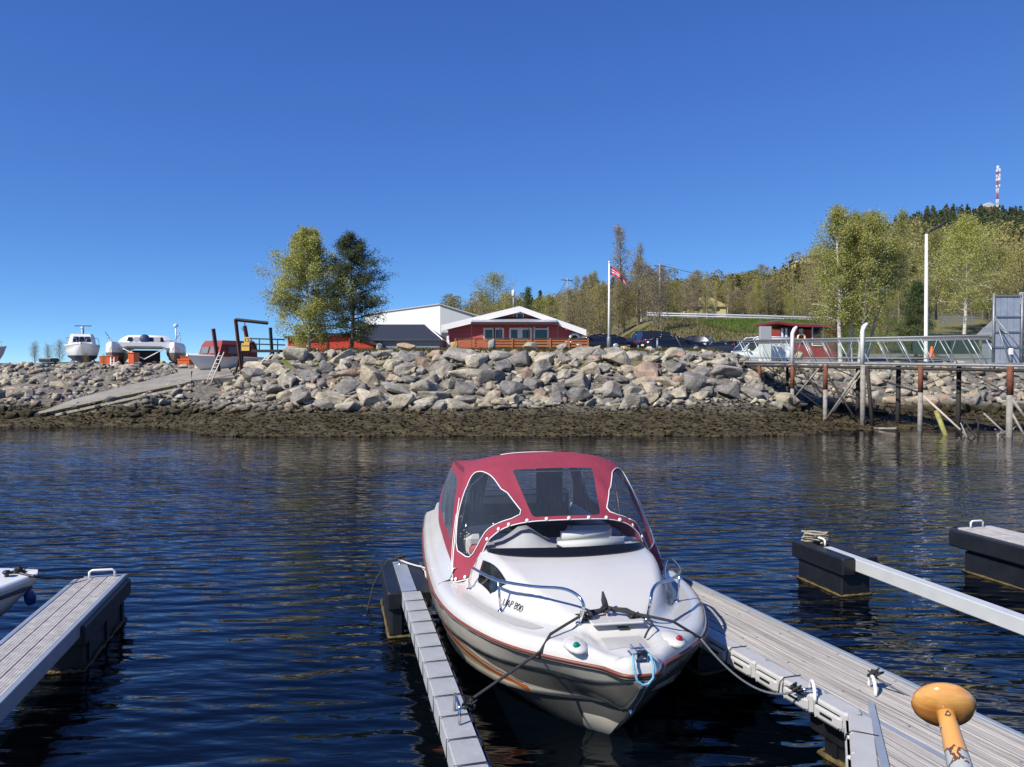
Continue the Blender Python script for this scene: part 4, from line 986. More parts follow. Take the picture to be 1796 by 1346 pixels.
for q in (q1, q2):
    mb = MB(); r_ = .085; dd = dR*.6+dR_n*.35; dd.normalize()
    mb.tube([q+dd*(r_*math.cos(g))+Vector((0, 0, r_*1.35*math.sin(g))) for g in [math.pi*i/12 for i in range(13)]], .013, 8); mb.build('mooring_hoop', M_white, rp)
# right boom with black float
br = thing('mooring_boom', 'bare pale metal mooring boom ending in a black float on the right', 'mooring boom', (0, 0, 0))
a, d, nrm, ln = frame((4.22, 10.75), (5.55, 5.6)); rz = math.atan2(d.y, d.x); nrm = nrm if nrm.x > 0 else -nrm
mb = MB(); mb.bbox(a+d*(ln/2+.2)+Vector((0, 0, DZ-.08)), (ln-.4, .14, .16), rz, .008); mb.build('beam', mat('pale_metal', (.60, .63, .64), .4, .08, 4, metal=.25), br)
for sg in (-1, 1):
    mb = MB(); mb.bbox(a+d*.54+nrm*(sg*.17)+Vector((0, 0, DZ-.10)), (1.08, .20, .22), rz, .015); mb.build('float_lid', M_floatb, br)
mb = MB(); mb.bbox(a+d*.54+Vector((0, 0, .02)), (.92, .44, .62), rz, .02); mb.build('float', M_floatb, br)
mb = MB(); h1 = .47; h2 = .23; c = a+d*.54; pts = rope([c-d*h1-nrm*h2, c+d*h1-nrm*h2, c+d*h1+nrm*h2, c-d*h1+nrm*h2, c-d*h1-nrm*h2], 0, 10)
pts = [p+Vector((0, 0, .012)) for p in pts]; mb.tube(pts, [.010+.016*((i*7) % 5)/5 for i in range(len(pts))], 6); mb.build('weed_fringe', M_weed, br)
hoop(br, a+d*.22+Vector((0, 0, DZ)), d, .30, .09)
mb = MB(); rg = random.Random(3)
for k in range(5): 
    pts = [a+d*(.15+.13*math.cos(g+k))+nrm*(.13*math.sin(g*1.3+k))+Vector((0, 0, DZ+.02+.03*k+rg.uniform(-.01, .02))) for g in [i*.7 for i in range(9)]]; mb.tube(pts, .013, 5)
tag(mb.build('mooring_rope', mat('pale_rope', (.38, .34, .25), .85, .3, 50, bump=.5, bscale=120)), 'tangle of pale rope heaped on the end of the right-hand boom', 'rope')
# far right pontoon
fp = thing('finger_pontoon', 'far pontoon end with black float and white hoop at the right edge', 'pontoon', (0, 0, 0))
a = P(1709, 924, DZ+.1); a.z = 0; d = Vector((.26, -.966, 0)); d.normalize(); nrm = Vector((-d.y, d.x, 0)); nrm = nrm if nrm.x > 0 else -nrm; rz = math.atan2(d.y, d.x)
for k in range(3):
    mb = MB(); ribbed_plank(mb, a, d, nrm, 4.5, -.30+k*.205, .19, DZ+.10, 4); mb.build('plank', mat('ribbed_grey_deck', (.40, .385, .37), .75), fp)
mb = MB(); mb.bbox(a+d*1.0+Vector((0, 0, DZ-.04)), (2.1, .86, .24), rz, .02); mb.bbox(a+d*1.05+Vector((0, 0, .0)), (1.8, .7, .62), rz, .03); f_ = mb.build('float', M_floatb, fp)
mb = MB(); c = a+d*1.05; pts = [p+Vector((0, 0, .012)) for p in rope([c-d*.91-nrm*.36, c+d*.91-nrm*.36, c+d*.91+nrm*.36, c-d*.91+nrm*.36, c-d*.91-nrm*.36], 0, 10)]; mb.tube(pts, [.010+.014*((i*7) % 5)/5 for i in range(len(pts))], 6); mb.build('weed_fringe', M_weed, f_)
mb = MB(); mb.box(a+d*2.3+Vector((0, 0, DZ+.02)), (4.5, .70, .10), rz); mb.build('frame', M_galv, fp)
hoop(fp, a+d*.06+nrm*(-.02)+Vector((0, 0, DZ+.1)), nrm, .22, .10)
# ------------------------------------------------------------------ mooring lines
def line(name, pts, r, m_, lab, cat='rope', sag=0.):
    mb = MB(); mb.tube(rope(pts, sag), r, 6); o = mb.build(name, m_); tag(o, lab, cat); return o
def knot(parent, p, r, m_, seed, n=26):
    rg = random.Random(seed); mb = MB(); mb.tube([Vector(p)+Vector((rg.gauss(0, r), rg.gauss(0, r), rg.gauss(0, r*.7))) for _ in range(n)], .010, 5); return mb.build('knot', m_, parent)
clw = bw(cl); anch = bw(L(.70, -.28, deckz(.7, .28)+.02)); edge = bw(L(.62, -.70, zsh(.6)+.08)); bm_ = o1+Vector((0, 0, .1))
r1 = line('mooring_rope', [clw+Vector((0, 0, .06)), bw(L(.72, -.2, deckz(.7, .2)+.07)), bw(L(.64, -.40, deckz(.64, .40)+.06)), bw(L(.57, -.54, deckz(.57, .54)+.03)), bw(L(.53, -bsh(.53)-.02, zsh(.53)+.04)), o1+Vector((.10, .1, .03))], .011, M_rope, 'dark mooring rope from the bow cleat down to the left boom', sag=.0)
knot(r1, o1+Vector((.10, .08, .0)), .035, M_rope, 1)
mb = MB(); mb.tube([clw+Vector((0, 0, .06)), bw(L(.72, -.14, deckz(.7, .14)+.06)), bw(L(.70, -.2, deckz(.7, .2)+.05))], .021, 6); mb.tube([clw+Vector((0, .02, .04)), clw+Vector((-.02, .03, .12)), clw+Vector((-.03, .04, .19))], [.03, .026, .008], 6); mb.build('chafe_sleeve', M_rope, r1); knot(r1, bw(L(.70, -.22, deckz(.7, .22)+.05)), .025, M_rope, 2, 18); knot(r1, clw+Vector((0, 0, .07)), .022, M_rope, 3, 20)
e3 = q1
r2 = line('mooring_rope', [clw+Vector((.01, 0, .06)), bw(L(.60, .22, deckz(.6, .2)+.10)), bw(L(.50, .42, deckz(.5, .42)+.09)), bw(L(.58, .68, zsh(.6)+.05))], .0115, M_rope, 'dark grey mooring rope leading from the bow cleat to the right pontoon', sag=.0)
mb = MB(); p_ = bw(L(.58, .68, zsh(.6)+.05)); mid_ = p_.lerp(e3, .55)+Vector((-.04, -.02, -.30)); bz = [p_.lerp(mid_, t).lerp(mid_.lerp(e3+Vector((-.1, .02, .04)), t), t) for t in [i/20 for i in range(21)]]
mb.tube(bz, .0085, 6); mb.build('slack_line', mat('pale_grey_rope', (.13, .14, .15), .8, bump=.5, bscale=160), r2); knot(r2, e3+Vector((-.12, .02, .05)), .03, M_rope, 4)
mb = MB(); mb.tube([e3+Vector((-.09, .0, .05)), e3+Vector((.02, 0, .06))], .012, 6); mb.build('shackle', M_steel, r2)
mb = MB(); mb.tube([clw+Vector((.01, 0, .06)), bw(L(.68, .10, deckz(.68, .1)+.08)), bw(L(.63, .18, deckz(.6, .18)+.08))], .020, 6); mb.build('chafe_sleeve', M_rope, r2); knot(r2, bw(L(.63, .16, deckz(.6, .18)+.09)), .024, M_rope, 5, 18)
mb = MB(); mb.tube(rope([bw(L(.62, .2, deckz(.6, .2)+.09)), bw(L(.5, .26, deckz(.5, .26)+.06)), bw(L(.42, .16, deckz(.42, .16)+.02))], -.02), .008, 6); mb.build('rope_tail', M_rope, r2)
s_ = a
aB = Vector((-1.43, 9.58, 0))+ (Vector((-.12, 4.05, 0))-Vector((-1.43, 9.58, 0))).normalized()*.12
r3 = line('mooring_rope', [aB+Vector((0, 0, DZ+.05)), aB+Vector((.30, -.25, DZ+.03)), bw(L(3.1, -1.27, .80))], .011, M_ropew, 'short white mooring rope from the left boom to the cruiser side', sag=.01)
mb = MB(); mb.tube([aB+Vector((.28, -.22, DZ+.04)), aB+Vector((.36, -.42, DZ+.02)), aB+Vector((.40, -.62, DZ-.05))], .009, 5); mb.build('rope_tail', M_ropew, r3)
r4 = line('mooring_rope', [aB+Vector((0, 0, DZ+.07)), aB+Vector((-.16, -.05, DZ+.05)), aB+Vector((-.30, -.2, .3)), aB+Vector((-.36, -.3, 0.0))], .010, M_rope, 'black rope hanging from the left boom end into the water'); knot(r4, aB+Vector((0, 0, DZ+.07)), .03, M_rope, 8)
r5 = line('mooring_rope', [q2+Vector((0, .02, .12)), q2+Vector((.55, -.20, -.12)), q2+Vector((1.1, -.55, -.22)), q2+Vector((2.1, -1.2, -.10))], .008, mat('pale_grey_rope', (.13, .14, .15), .8), 'thin twisted rope from the far hoop of the broad pontoon over the water', sag=.02); knot(r5, q2+Vector((.03, .03, .13)), .022, M_rope, 9)
# ------------------------------------------------------------------ small boat at left edge
sb = thing('small_boat', 'bow of a small white boat cut off by the left edge', 'boat', (-5.30, 8.42, 0), R(28))
def small_hull(parent, Ln, B, Ht, m_top, m_bot=None, wl=.0, name='hull', deck=True, fine=.55, sheer=.25, keelz=None, zb=0.):
    rows = []; mb = MB(); kz = -.15*Ht if keelz is None else keelz
    for side in (-1, 1):
        rows = []
        for i in range(15):
            t = i/14; s = Ln*t; b = B/2*min(1, (t/fine))**.62 if t < fine else B/2*(1-.1*((t-fine)/(1-fine))); b = max(b, .015)
            zs = Ht*(1+sheer*(1-t)**2); kk = kz+(zs-kz)*max(0, 1-t/.22)**1.6*.92; zc = kk+(zs-kk)*(.42-.12*t)
            rows.append([Vector((-s, 0, kk+zb)), Vector((-s, side*b*.55, kk+(zc-kk)*.55+zb)), Vector((-s, side*b*.84, zc+zb)), Vector((-s, side*b*.95, zc+(zs-zc)*.5+zb)), Vector((-s, side*b, zs*.93+zb)), Vector((-s, side*(b+.03), zs*.94+zb)), Vector((-s, side*(b+.03), zs+zb)), Vector((-s, side*b*.9, zs+.02+zb))])
        mb.grid(rows, True)
        if side == -1: L0 = rows
    if deck: mb.grid([[L0[i][-1], Vector((L0[i][-1].x, 0, L0[i][-1].z+.05*B*.3)), Vector((L0[i][-1].x, -L0[i][-1].y, L0[i][-1].z))] for i in range(15)], True)
    tr = [L0[14][k] for k in range(8)]+[Vector((v.x, -v.y, v.z)) for v in reversed(L0[14][1:])]
    mb.add(tr, [tuple(range(len(tr)))])
    zcut = wl
    return mb.build(name, m_top, parent)
small_hull(sb, 4.2, 2.1, .60, mat('white_dinghy', (.62, .64, .66), .3), fine=.30, sheer=.10)
mb = MB(); mb.tube([Vector((-.05-.28*i, -(1.05*min(1, ((.05+i*.28)/4.2/.30))**.62)-.02, .56-.008*i)) for i in range(8)], .02, 6); mb.build('rub_rail', M_dark, sb)
mb = MB(); mb.lathe([(.03, 0), (.02, .03), (.045, .06), (.03, .08)], (-.28, -.1, .68), 10); mb.build('bow_bitt', M_black, sb)
p0 = Vector((-5.15, 7.78, .72)); lpE = Vector((-4.86, 8.86, DZ+.03))
rs = line('mooring_rope', [P(28, 1002, .72), P(60, 1011, .68), P(100, 1013, .62), P(146, 1012, DZ+.05)], .016, M_black, 'thick black mooring rope between the small white boat and the left pontoon', sag=.01); knot(rs, P(28, 1002, .72), .04, M_black, 12)
mb = MB(); mb.lathe([(.001, -.11), (.045, -.09), (.06, -.04), (.055, .03), (.02, .08), (.008, .22)], P(52, 1046, .40), 12, Matrix.Rotation(R(15), 3, 'X')); o = mb.build('fender', mat('blue_fender', (.02, .07, .25), .4)); tag(o, 'blue fender hanging at the bow of the small white boat', 'fender')
# ------------------------------------------------------------------ varnished tiller close by
tk = thing('tiller', 'varnished wooden tiller with a mushroom knob close to the camera', 'tiller', (0, 0, 0))
kc = ray(1655, 1237); kc = Vector((0, 0, EYE))+kc*(.86)
M_varn = mat('varnished_wood', (.70, .38, .11), .12, col2=(.46, .17, .035), vscale=7, coat=.9, stretch=(2, 3, 9))
sd_ = (Vector((0, 0, EYE))+ray(1693, 1380)*.78-kc).normalized()
mR = (-sd_).to_track_quat('Z', 'Y').to_matrix()
kr = .0330
mb = MB(); mb.lathe([(.006, -.50*kr*1.3), (.55*kr, -.52*kr*1.25), (.85*kr, -.40*kr*1.1), (.98*kr, -.12*kr), (1.0*kr, .08*kr), (.95*kr, .30*kr), (.78*kr, .48*kr), (.5*kr, .58*kr), (.2*kr, .62*kr), (.001, .625*kr)], kc, 40, mR); 
mb.v = [tuple(kc+mR @ Vector(((mR.inverted() @ (Vector(v)-kc)).x, (mR.inverted() @ (Vector(v)-kc)).y, (mR.inverted() @ (Vector(v)-kc)).z*.56))) for v in mb.v]; mb.build('knob', M_varn, tk)
mb = MB(); mb.tube([kc+sd_*.002, kc+sd_*.03, kc+sd_*.06, kc+sd_*.10, kc+sd_*.16, kc+sd_*1.3], [.0098, .0098, .0115, .014, .017, .026], 20)
def bare_material():
    m = bpy.data.materials.new('flaking_varnish'); m.use_nodes = True; n = m.node_tree; b = n.nodes['Principled BSDF']; b.inputs['Coat Weight'].default_value = .7; b.inputs['Roughness'].default_value = .2
    tc = n.nodes.new('ShaderNodeTexCoord'); mp = n.nodes.new('ShaderNodeMapping'); mp.inputs['Scale'].default_value = (60, 60, 14); t = n.nodes.new('ShaderNodeTexNoise'); t.inputs['Scale'].default_value = 1; t.inputs['Detail'].default_value = 3
    n.links.new(tc.outputs['Object'], mp.inputs[0]); n.links.new(mp.outputs[0], t.inputs['Vector'])
    sp = n.nodes.new('ShaderNodeSeparateXYZ'); n.links.new(tc.outputs['Object'], sp.inputs[0])
    mr = n.nodes.new('ShaderNodeMapRange'); mr.inputs['From Min'].default_value = kc.z-.010; mr.inputs['From Max'].default_value = kc.z-.030; mr.inputs['To Min'].default_value = -.15; mr.inputs['To Max'].default_value = .12; n.links.new(sp.outputs['Z'], mr.inputs[0])
    ad = n.nodes.new('ShaderNodeMath'); ad.operation = 'ADD'; n.links.new(t.outputs['Fac'], ad.inputs[0]); n.links.new(mr.outputs[0], ad.inputs[1])
    r = n.nodes.new('ShaderNodeValToRGB'); r.color_ramp.interpolation = 'CONSTANT'; e = r.color_ramp.elements; e[0].color = (.60, .30, .085, 1); e[1].position = .5; e[1].color = (.10, .055, .035, 1); e.new(.56).color = (.36, .37, .36, 1)
    n.links.new(ad.outputs[0], r.inputs[0]); n.links.new(r.outputs[0], b.inputs['Base Color']); return m
mb.build('shaft', bare_material(), tk)
# ------------------------------------------------------------------ BUILDINGS
M_wood_wh = mat('white_painted_wood', (.80, .79, .77), .5, .05, 3)
M_char = mat('charcoal_roofing', (.030, .033, .042), .55, .25, 3, bump=.3, bscale=1, stretch=(.2, 5, .2))
M_hall = mat('pale_hall_cladding', (.62, .63, .62), .5, .05, .6, bump=.15, bscale=2, stretch=(6, 6, .05))
M_greywall = mat('grey_boarded_wall', (.22, .25, .28), .7, .15, 2, bump=.3, bscale=1, stretch=(.1, .1, 8))
def wall_poly(parent, name, poly, d, m_, lab=None):
    mb = MB(); mb.prism(poly, d); return mb.build(name, m_, parent, label=lab)
def windowx(parent, cx, cz, y, w, h, panes=1, m_frame=None, fw=.09, out=-.04):
    mb = MB(); m_frame = m_frame or M_wood_wh
    for sx in (-1, 1): mb.box((cx+sx*(w/2-fw/2), y+out, cz), (fw, .08, h))
    for sz in (-1, 1): mb.box((cx, y+out-.002, cz+sz*(h/2-fw/2)), (w, .08, fw))
    for k in range(1, panes): mb.box((cx-w/2+w*k/panes, y+out-.001, cz), (fw*.7, .07, h-fw))
    f = mb.build('window', m_frame, parent)
    for k in range(panes):
        q = MB(); q.box((cx-w/2+w*(k+.5)/panes, y+out+.02, cz), (w/panes-fw*.6, .02, h-fw*1.2)); q.build('pane', M_glassd, f)
    return f
# --- red clubhouse: gable front facing the water
YH = 62.
hs_ = thing('clubhouse', 'red gabled clubhouse with white bargeboards behind the timber deck', 'house', (0, YH, 0))
def HX(px): return (px-CXP)/FPX*YH
def HZ(py): return Q(898, py, YH).z
gz = 4.1; zl, zr, za = HZ(571)-.1, HZ(579), HZ(541); xl, xr, xa = HX(786), HX(1021), HX(911)
f_ = [(xl, 0, gz), (xr, 0, gz), (xr, 0, zr-.25), (xa, 0, za-.25), (xl, 0, zl-.30)]
wall_poly(hs_, 'wall', f_, (0, 15, 0), M_red)
for k, (x0, z0, x1, z1) in enumerate(((HX(775), HZ(574), xa, za), (xa, za, HX(1027), HZ(582)))):
    mb = MB(); mb.prism([(x0, -.55, z0), (x1, -.55, z1), (x1, -.55, z1+.10), (x0, -.55, z0+.10)], (0, 16.3, 0)); rf_ = mb.build('roof', M_char, hs_)
    mb = MB(); mb.prism([(x0, -.62, z0-.34 if k == 0 else z0-.30), (x1, -.62, z1-.36), (x1, -.62, z1+.13), (x0, -.62, z0+.13)], (0, .06, 0)); mb.build('bargeboard', M_wood_wh, rf_)
for x in (xl, xr):
    mb = MB(); mb.box((x, -.03, (gz+zr-.5)/2), (.22, .1, zr-.5-gz)); mb.build('corner_board', M_wood_wh, hs_)
windowx(hs_, HX(912), HZ(554.5), 0, .62, .55)
for px, w, n in ((858, 1.0, 1), (875, .9, 1), (902, .9, 1), (923, 1.0, 1)): windowx(hs_, HX(px), HZ(586), 0, w*.95, 1.0, n, fw=.16)
for px in (866.5, 912.5):
    mb = MB(); mb.box((HX(px), -.03, HZ(586)), (.22, .05, 1.06)); mb.build('window_trim', M_wood_wh, hs_)
mb = MB(); w = HX(961)-HX(937)
for sx in (-1, 1): mb.box((HX(949)+sx*w/2, -.05, HZ(592)), (.12, .1, 1.7))
mb.box((HX(949), -.052, HZ(577.5)), (w+.12, .1, .12)); dr = mb.build('door', M_wood_wh, hs_)
mb = MB(); mb.box((HX(949), -.03, HZ(592)), (w-.14, .03, 1.6)); mb.build('door_glass', M_glassd, dr)
mb = MB(); mb.box((HX(993), -.06, HZ(577)), (.18, .12, .2)); mb.build('outdoor_lamp', M_wood_wh, hs_)
# pergola awning
mb = MB(); za0 = HZ(563); x0, x1 = HX(829), HX(976); mb.prism([(x0, -.02, za0+.15), (x1, -.02, za0+.15), (x1, -1.6, za0-.25), (x0, -1.6, za0-.25)], (0, 0, .06)); aw = mb.build('awning', mat('grey_translucent_roof', (.34, .33, .36), .35, .25, 1), hs_)
mb = MB(); mb.box(((x0+x1)/2, -1.63, za0-.28), (x1-x0+.1, .10, .2)); mb.box(((x0+x1)/2, -.06, za0+.22), (x1-x0+.1, .12, .12)); mb.build('awning_beam', M_dark, aw)
for k in range(7):
    mb = MB(); x = x0+(x1-x0)*k/6; mb.tube([(x, -1.6, za0-.32), (x, -.06, za0+.06)], .045, 4, smooth=False); mb.build('rafter', M_dark, aw)
for k in (0, 1, 2, 3):
    mb = MB(); x = x0+(x1-x0)*k/3; mb.box((x, -1.55, (za0-.3+gz)/2), (.09, .09, za0-.3-gz)); mb.build('awning_post', M_dark, aw)
# chimney flue / mast on the roof
mb = MB(); p = HX(900.5); mb.tube([(p, -.3, HZ(556)), (p, -.3, HZ(518))], .06, 8); ms = mb.build('antenna_mast', M_galv, hs_)
mb = MB(); mb.lathe([(.08, 0), (.14, .05), (.14, .38), (.10, .5), (.01, .56)], (p, -.3, HZ(521)), 10); mb.build('antenna_dome', M_white, ms)
# lifebuoy-like ship wheel emblem at right of the facade
wl = thing('lifebuoy', 'white ring lifebuoy hung on the red clubhouse wall', 'lifebuoy', (HX(1007.5), YH-.1, HZ(594)))
mb = MB(); mb.tube([(.38*math.cos(a), 0, .38*math.sin(a)) for a in [i/20*6.2832 for i in range(21)]], .12, 8); mb.build('ring', M_white, wl)
mb = MB(); mb.lathe([(.26, -.02), (.26, .02)], (0, .04, 0), 16, Matrix.Rotation(R(90), 3, 'X')); mb.build('centre', M_dark, wl)
# timber deck with railing
YD = 54.
dk = thing('timber_deck', 'stained brown timber deck and railing in front of the clubhouse', 'deck', (0, YD, 0))
def DX(px): return (px-CXP)/FPX*YD
def DZ_(py): return Q(898, py, YD).z
x0, x1 = DX(799), DX(1031); zt = DZ_(594); zb = DZ_(613)
mb = MB(); mb.box(((x0+x1)/2, 3, zb-.10), (x1-x0, 6, .12)); mb.build('floor', M_wood, dk)
mb = MB(); mb.box(((x0+x1)/2, -.04, zb-.35), (x1-x0, .06, .6)); mb.build('skirt', mat('dark_skirt', (.05, .04, .03), .9), dk)
mb = MB(); mb.box(((x0+x1)/2, 0, zt), (x1-x0+.1, .14, .05)); mb.build('handrail', mat('dark_handrail', (.06, .035, .02), .6), dk)
for z in (zt-.13, zt-.33, zt-.53):
    mb = MB(); mb.box(((x0+x1)/2, 0, z), (x1-x0, .035, .13)); mb.build('rail_board', M_wood, dk)
for k in range(8):
    mb = MB(); x = x0+(x1-x0)*k/7; mb.box((x, -.06, (zt+zb-.3)/2), (.11, .08, zt-zb+.3)); mb.build('post', M_wood, dk)
# --- pale industrial hall
hl = thing('industrial_hall', 'large pale grey industrial hall with a sharp corner behind the clubhouse', 'hall')
c = Q(772, 600, 85); l = Q(640, 600, 101); r = Q(842, 600, 86); top = Q(772, 535, 85).z
loop = [(l.x, l.y), (c.x, c.y), (r.x, r.y), (r.x-10, r.y+20), (l.x-2, l.y+24)]
zr2 = Q(842, 557, 86).z; tops = [Q(640, 553, 101).z, top, zr2, zr2, top]; n5 = 5
mb = MB(); mb.add([(x, y, 3.5) for x, y in loop]+[(x, y, t) for (x, y), t in zip(loop, tops)], [(4, 3, 2, 1, 0), (5, 6, 9), (6, 7, 8, 9)]+[(i, (i+1) % 5, 5+(i+1) % 5, 5+i) for i in range(5)]); w_ = mb.build('wall', M_hall, hl)
mb = MB(); mb.tube([(x, y-.08, t+.04) for (x, y), t in zip(loop[:3], tops[:3])], .12, 4, smooth=False); mb.build('roof_edge', mat('grey_flashing', (.34, .35, .36), .4), hl)
cl_ = (Vector((l.x, l.y, 0))-Vector((c.x, c.y, 0))); cn = Vector((cl_.y, -cl_.x, 0)).normalized(); cn = cn if cn.y < 0 else -cn
def onleft(t, z, o): q = Vector((c.x, c.y, 0))+cl_*t+cn*o; return Vector((q.x, q.y, z))
for t0, t1, z0, z1 in ((.30, .44, 3.6, 7.2), (.62, .82, 3.6, 7.0), (.02, .26, 3.6, 6.6)):
    mb = MB(); mb.prism([onleft(t0, z0, .02), onleft(t1, z0, .02), onleft(t1, z1, .02), onleft(t0+.02, z1, .02)], cn*.06); mb.build('hall_door', mat('grey_door', (.16, .17, .17), .6, .1), hl)
cr_ = (Vector((r.x, r.y, 0))-Vector((c.x, c.y, 0))); cn2 = Vector((cr_.y, -cr_.x, 0)).normalized(); cn2 = cn2 if cn2.y < 0 else -cn2
mb = MB(); q0 = Vector((c.x, c.y, 0))
mb.prism([q0+cr_*.03+cn2*.02+Vector((0, 0, 3.6)), q0+cr_*.9+cn2*.02+Vector((0, 0, 3.6)), q0+cr_*.9+cn2*.02+Vector((0, 0, 6.6)), q0+cr_*.03+cn2*.02+Vector((0, 0, 6.6))], cn2*.05); mb.build('hall_base', mat('dark_grey_base', (.10, .11, .12), .6), hl)
# flag-like short pole left of the hall
mb = MB(); p = Q(669, 560, 99); mb.tube([(p.x, p.y, 3.5), (p.x, p.y, Q(669, 530, 99).z)], .09, 8); mb.box((p.x+.2, p.y, Q(669, 531, 99).z), (.8, .15, .12)); o = mb.build('lamp_post', M_galv); tag(o, 'thin grey lamp post rising beside the pale hall', 'lamp post')
# --- low building with charcoal roof
lb = thing('low_shed', 'low grey building with a charcoal pitched roof left of the clubhouse', 'building')
yE = 58; xL, xR = (618-CXP)/FPX*yE, (776-CXP)/FPX*yE; ze = Q(700, 597, yE).z; zr_ = Q(700, 571.5, 62).z; xRt = (746-CXP)/FPX*62
mb = MB(); mb.box(((xL+xR)/2-.1, yE+4, (3.6+ze)/2), (xR-xL-.3, 7.6, ze-3.6)); mb.build('wall', M_greywall, lb)
xLr = (640-CXP)/FPX*62
mb = MB(); mb.prism([(xL, yE-.1, ze-.02), (xR, yE-.1, ze-.02), (xRt, 62, zr_), (xLr, 62, zr_)], (0, .02, .10)); mb.prism([(xL, yE+8.2, ze-.02), (xR, yE+8.2, ze-.02), (xRt, 62, zr_-.003), (xLr, 62, zr_-.003)], (0, .02, .09)); rf_ = mb.build('roof', M_char, lb)
mb = MB(); mb.tube([(xR+.02, yE-.14, ze+.02), (xRt+.02, 61.97, zr_+.1)], .07, 4, smooth=False); mb.build('bargeboard', M_wood_wh, rf_)
mb = MB(); mb.prism([(xR-.02, yE-.02, ze), (xR-.02, yE+8, ze), (xRt, 62, zr_)], (-.1, 0, 0)); mb.build('gable', M_greywall, lb)
mb = MB(); mb.tube([((626-CXP)/FPX*57.9, 57.9, 3.6), ((626-CXP)/FPX*57.9, 57.9, Q(626, 574, 57.9).z)], .04, 6); mb.build('downpipe', M_wood_wh, lb)
# --- red sheds behind the trees
rs_ = thing('red_shed', 'bright red flat-roofed shed behind the birch and pine', 'shed')
yR = 57.; a0, a1 = (505-CXP)/FPX*yR, (612-CXP)/FPX*yR; zt0, zt1 = Q(560, 594, yR).z, Q(560, 588, yR).z
M_red2 = mat('bright_red_boards', (.46, .035, .015), .6, .12, 1.5, bump=.4, bscale=1, stretch=(8, 8, .05))
mb = MB(); mb.prism([(a0, yR, 3.4), (a1, yR, 3.4), (a1, yR, zt1), (a0, yR, zt0)], (0, 6, 0)); mb.build('wall', M_red2, rs_)
mb = MB(); mb.prism([(a0-.2, yR-.3, zt0), (a1+.2, yR-.3, zt1), (a1+.2, yR-.3, zt1+.18), (a0-.2, yR-.3, zt0+.18)], (0, 6.5, 0)); mb.build('roof', M_char, rs_)
windowx(rs_, (550-CXP)/FPX*yR, Q(550, 617, yR).z, yR, .7, .45, 1)
mb = MB(); mb.box(((575-CXP)/FPX*yR, yR-.03, Q(575, 607, yR).z), (.12, .06, 1.5)); mb.build('trim', M_dark, rs_)
rs2 = thing('red_shed', 'lower red lean-to shed between the pine and the charcoal roof', 'shed')
a0, a1 = (612-CXP)/FPX*56, (655-CXP)/FPX*56
mb = MB(); mb.prism([(a0, 56, 3.4), (a1, 56, 3.4), (a1, 56, Q(640, 604, 56).z), (a0, 56, Q(612, 588, 56).z)], (0, 5, 0)); mb.build('wall', M_red2, rs2)
mb = MB(); mb.prism([(a0-.1, 55.8, Q(612, 588, 56).z), (a1+.5, 55.8, Q(640, 604, 56).z-.2), (a1+.5, 55.8, Q(640, 604, 56).z-.05), (a0-.1, 55.8, Q(612, 588, 56).z+.15)], (0, 5.4, 0)); mb.build('roof', M_char, rs2)
# --- red kiosk by the pier
yK = 66.
def KX(px): return (px-CXP)/FPX*yK
def KZ(py): return Q(898, py, yK).z
kk = thing('kiosk', 'small red kiosk with a curved overhanging roof behind the birch clump', 'kiosk')
M_red3 = mat('red_kiosk_boards', (.30, .035, .03), .65, .2, 2, bump=.4, bscale=1, stretch=(8, 8, .05))
mb = MB(); mb.box(((KX(1366)+KX(1470))/2, yK+2.2, (3.3+KZ(579))/2), (KX(1470)-KX(1366), 4.4, KZ(579)-3.3)); mb.build('wall', M_red3, kk)
mb = MB(); prof = [(1358, 568), (1375, 571), (1395, 574), (1440, 575), (1476, 575)]
mb.prism([(KX(x), yK-.7, KZ(y)-.0) for x, y in prof]+[(KX(x), yK-.7, KZ(y)+.20) for x, y in reversed(prof)], (0, 5.8, 0)); rfk = mb.build('roof', mat('maroon_roof_edge', (.20, .025, .035), .5), kk)
mb = MB(); mb.prism([(KX(x), yK-.6, KZ(y)+.21) for x, y in prof]+[(KX(x), yK-.6, KZ(y)+.30) for x, y in reversed(prof)], (0, 5.6, 0)); mb.build('moss_roof', mat('green_roof', (.08, .14, .11), .8, .2, 3), rfk)
f = windowx(kk, KX(1433), KZ(590), yK, 1.0, 1.7, 1); 
mb = MB(); mb.box((KX(1433), yK-.035, KZ(595)), (.75, .03, .9)); mb.build('door_panel', mat('tan_door', (.32, .22, .12), .7), kk)
mb = MB(); mb.box((KX(1404), yK-.03, KZ(580.5)), (.34, .03, .36)); mb.build('sign', mat('green_white_sign', (.45, .62, .45), .5), kk)
for px in (1371, 1378):
    mb = MB(); mb.box((KX(px), yK-.03, KZ(584)), (.18, .03, .75)); mb.build('poster', M_white, kk)
mb = MB(); mb.box((KX(1376), yK-.028, KZ(583.5)), (.85, .03, .9)); mb.build('notice_board', mat('navy_board', (.03, .03, .07), .5), kk)
lbu = thing('lifebuoy', 'cream lifebuoy ring hanging on the red kiosk wall', 'lifebuoy', (KX(1404), yK-.12, KZ(592.5)))
mb = MB(); mb.tube([(.31*math.cos(a), 0, .31*math.sin(a)) for a in [i/20*6.2832 for i in range(21)]], .085, 8); mb.build('ring', mat('cream_ring', (.70, .68, .42), .5), lbu)
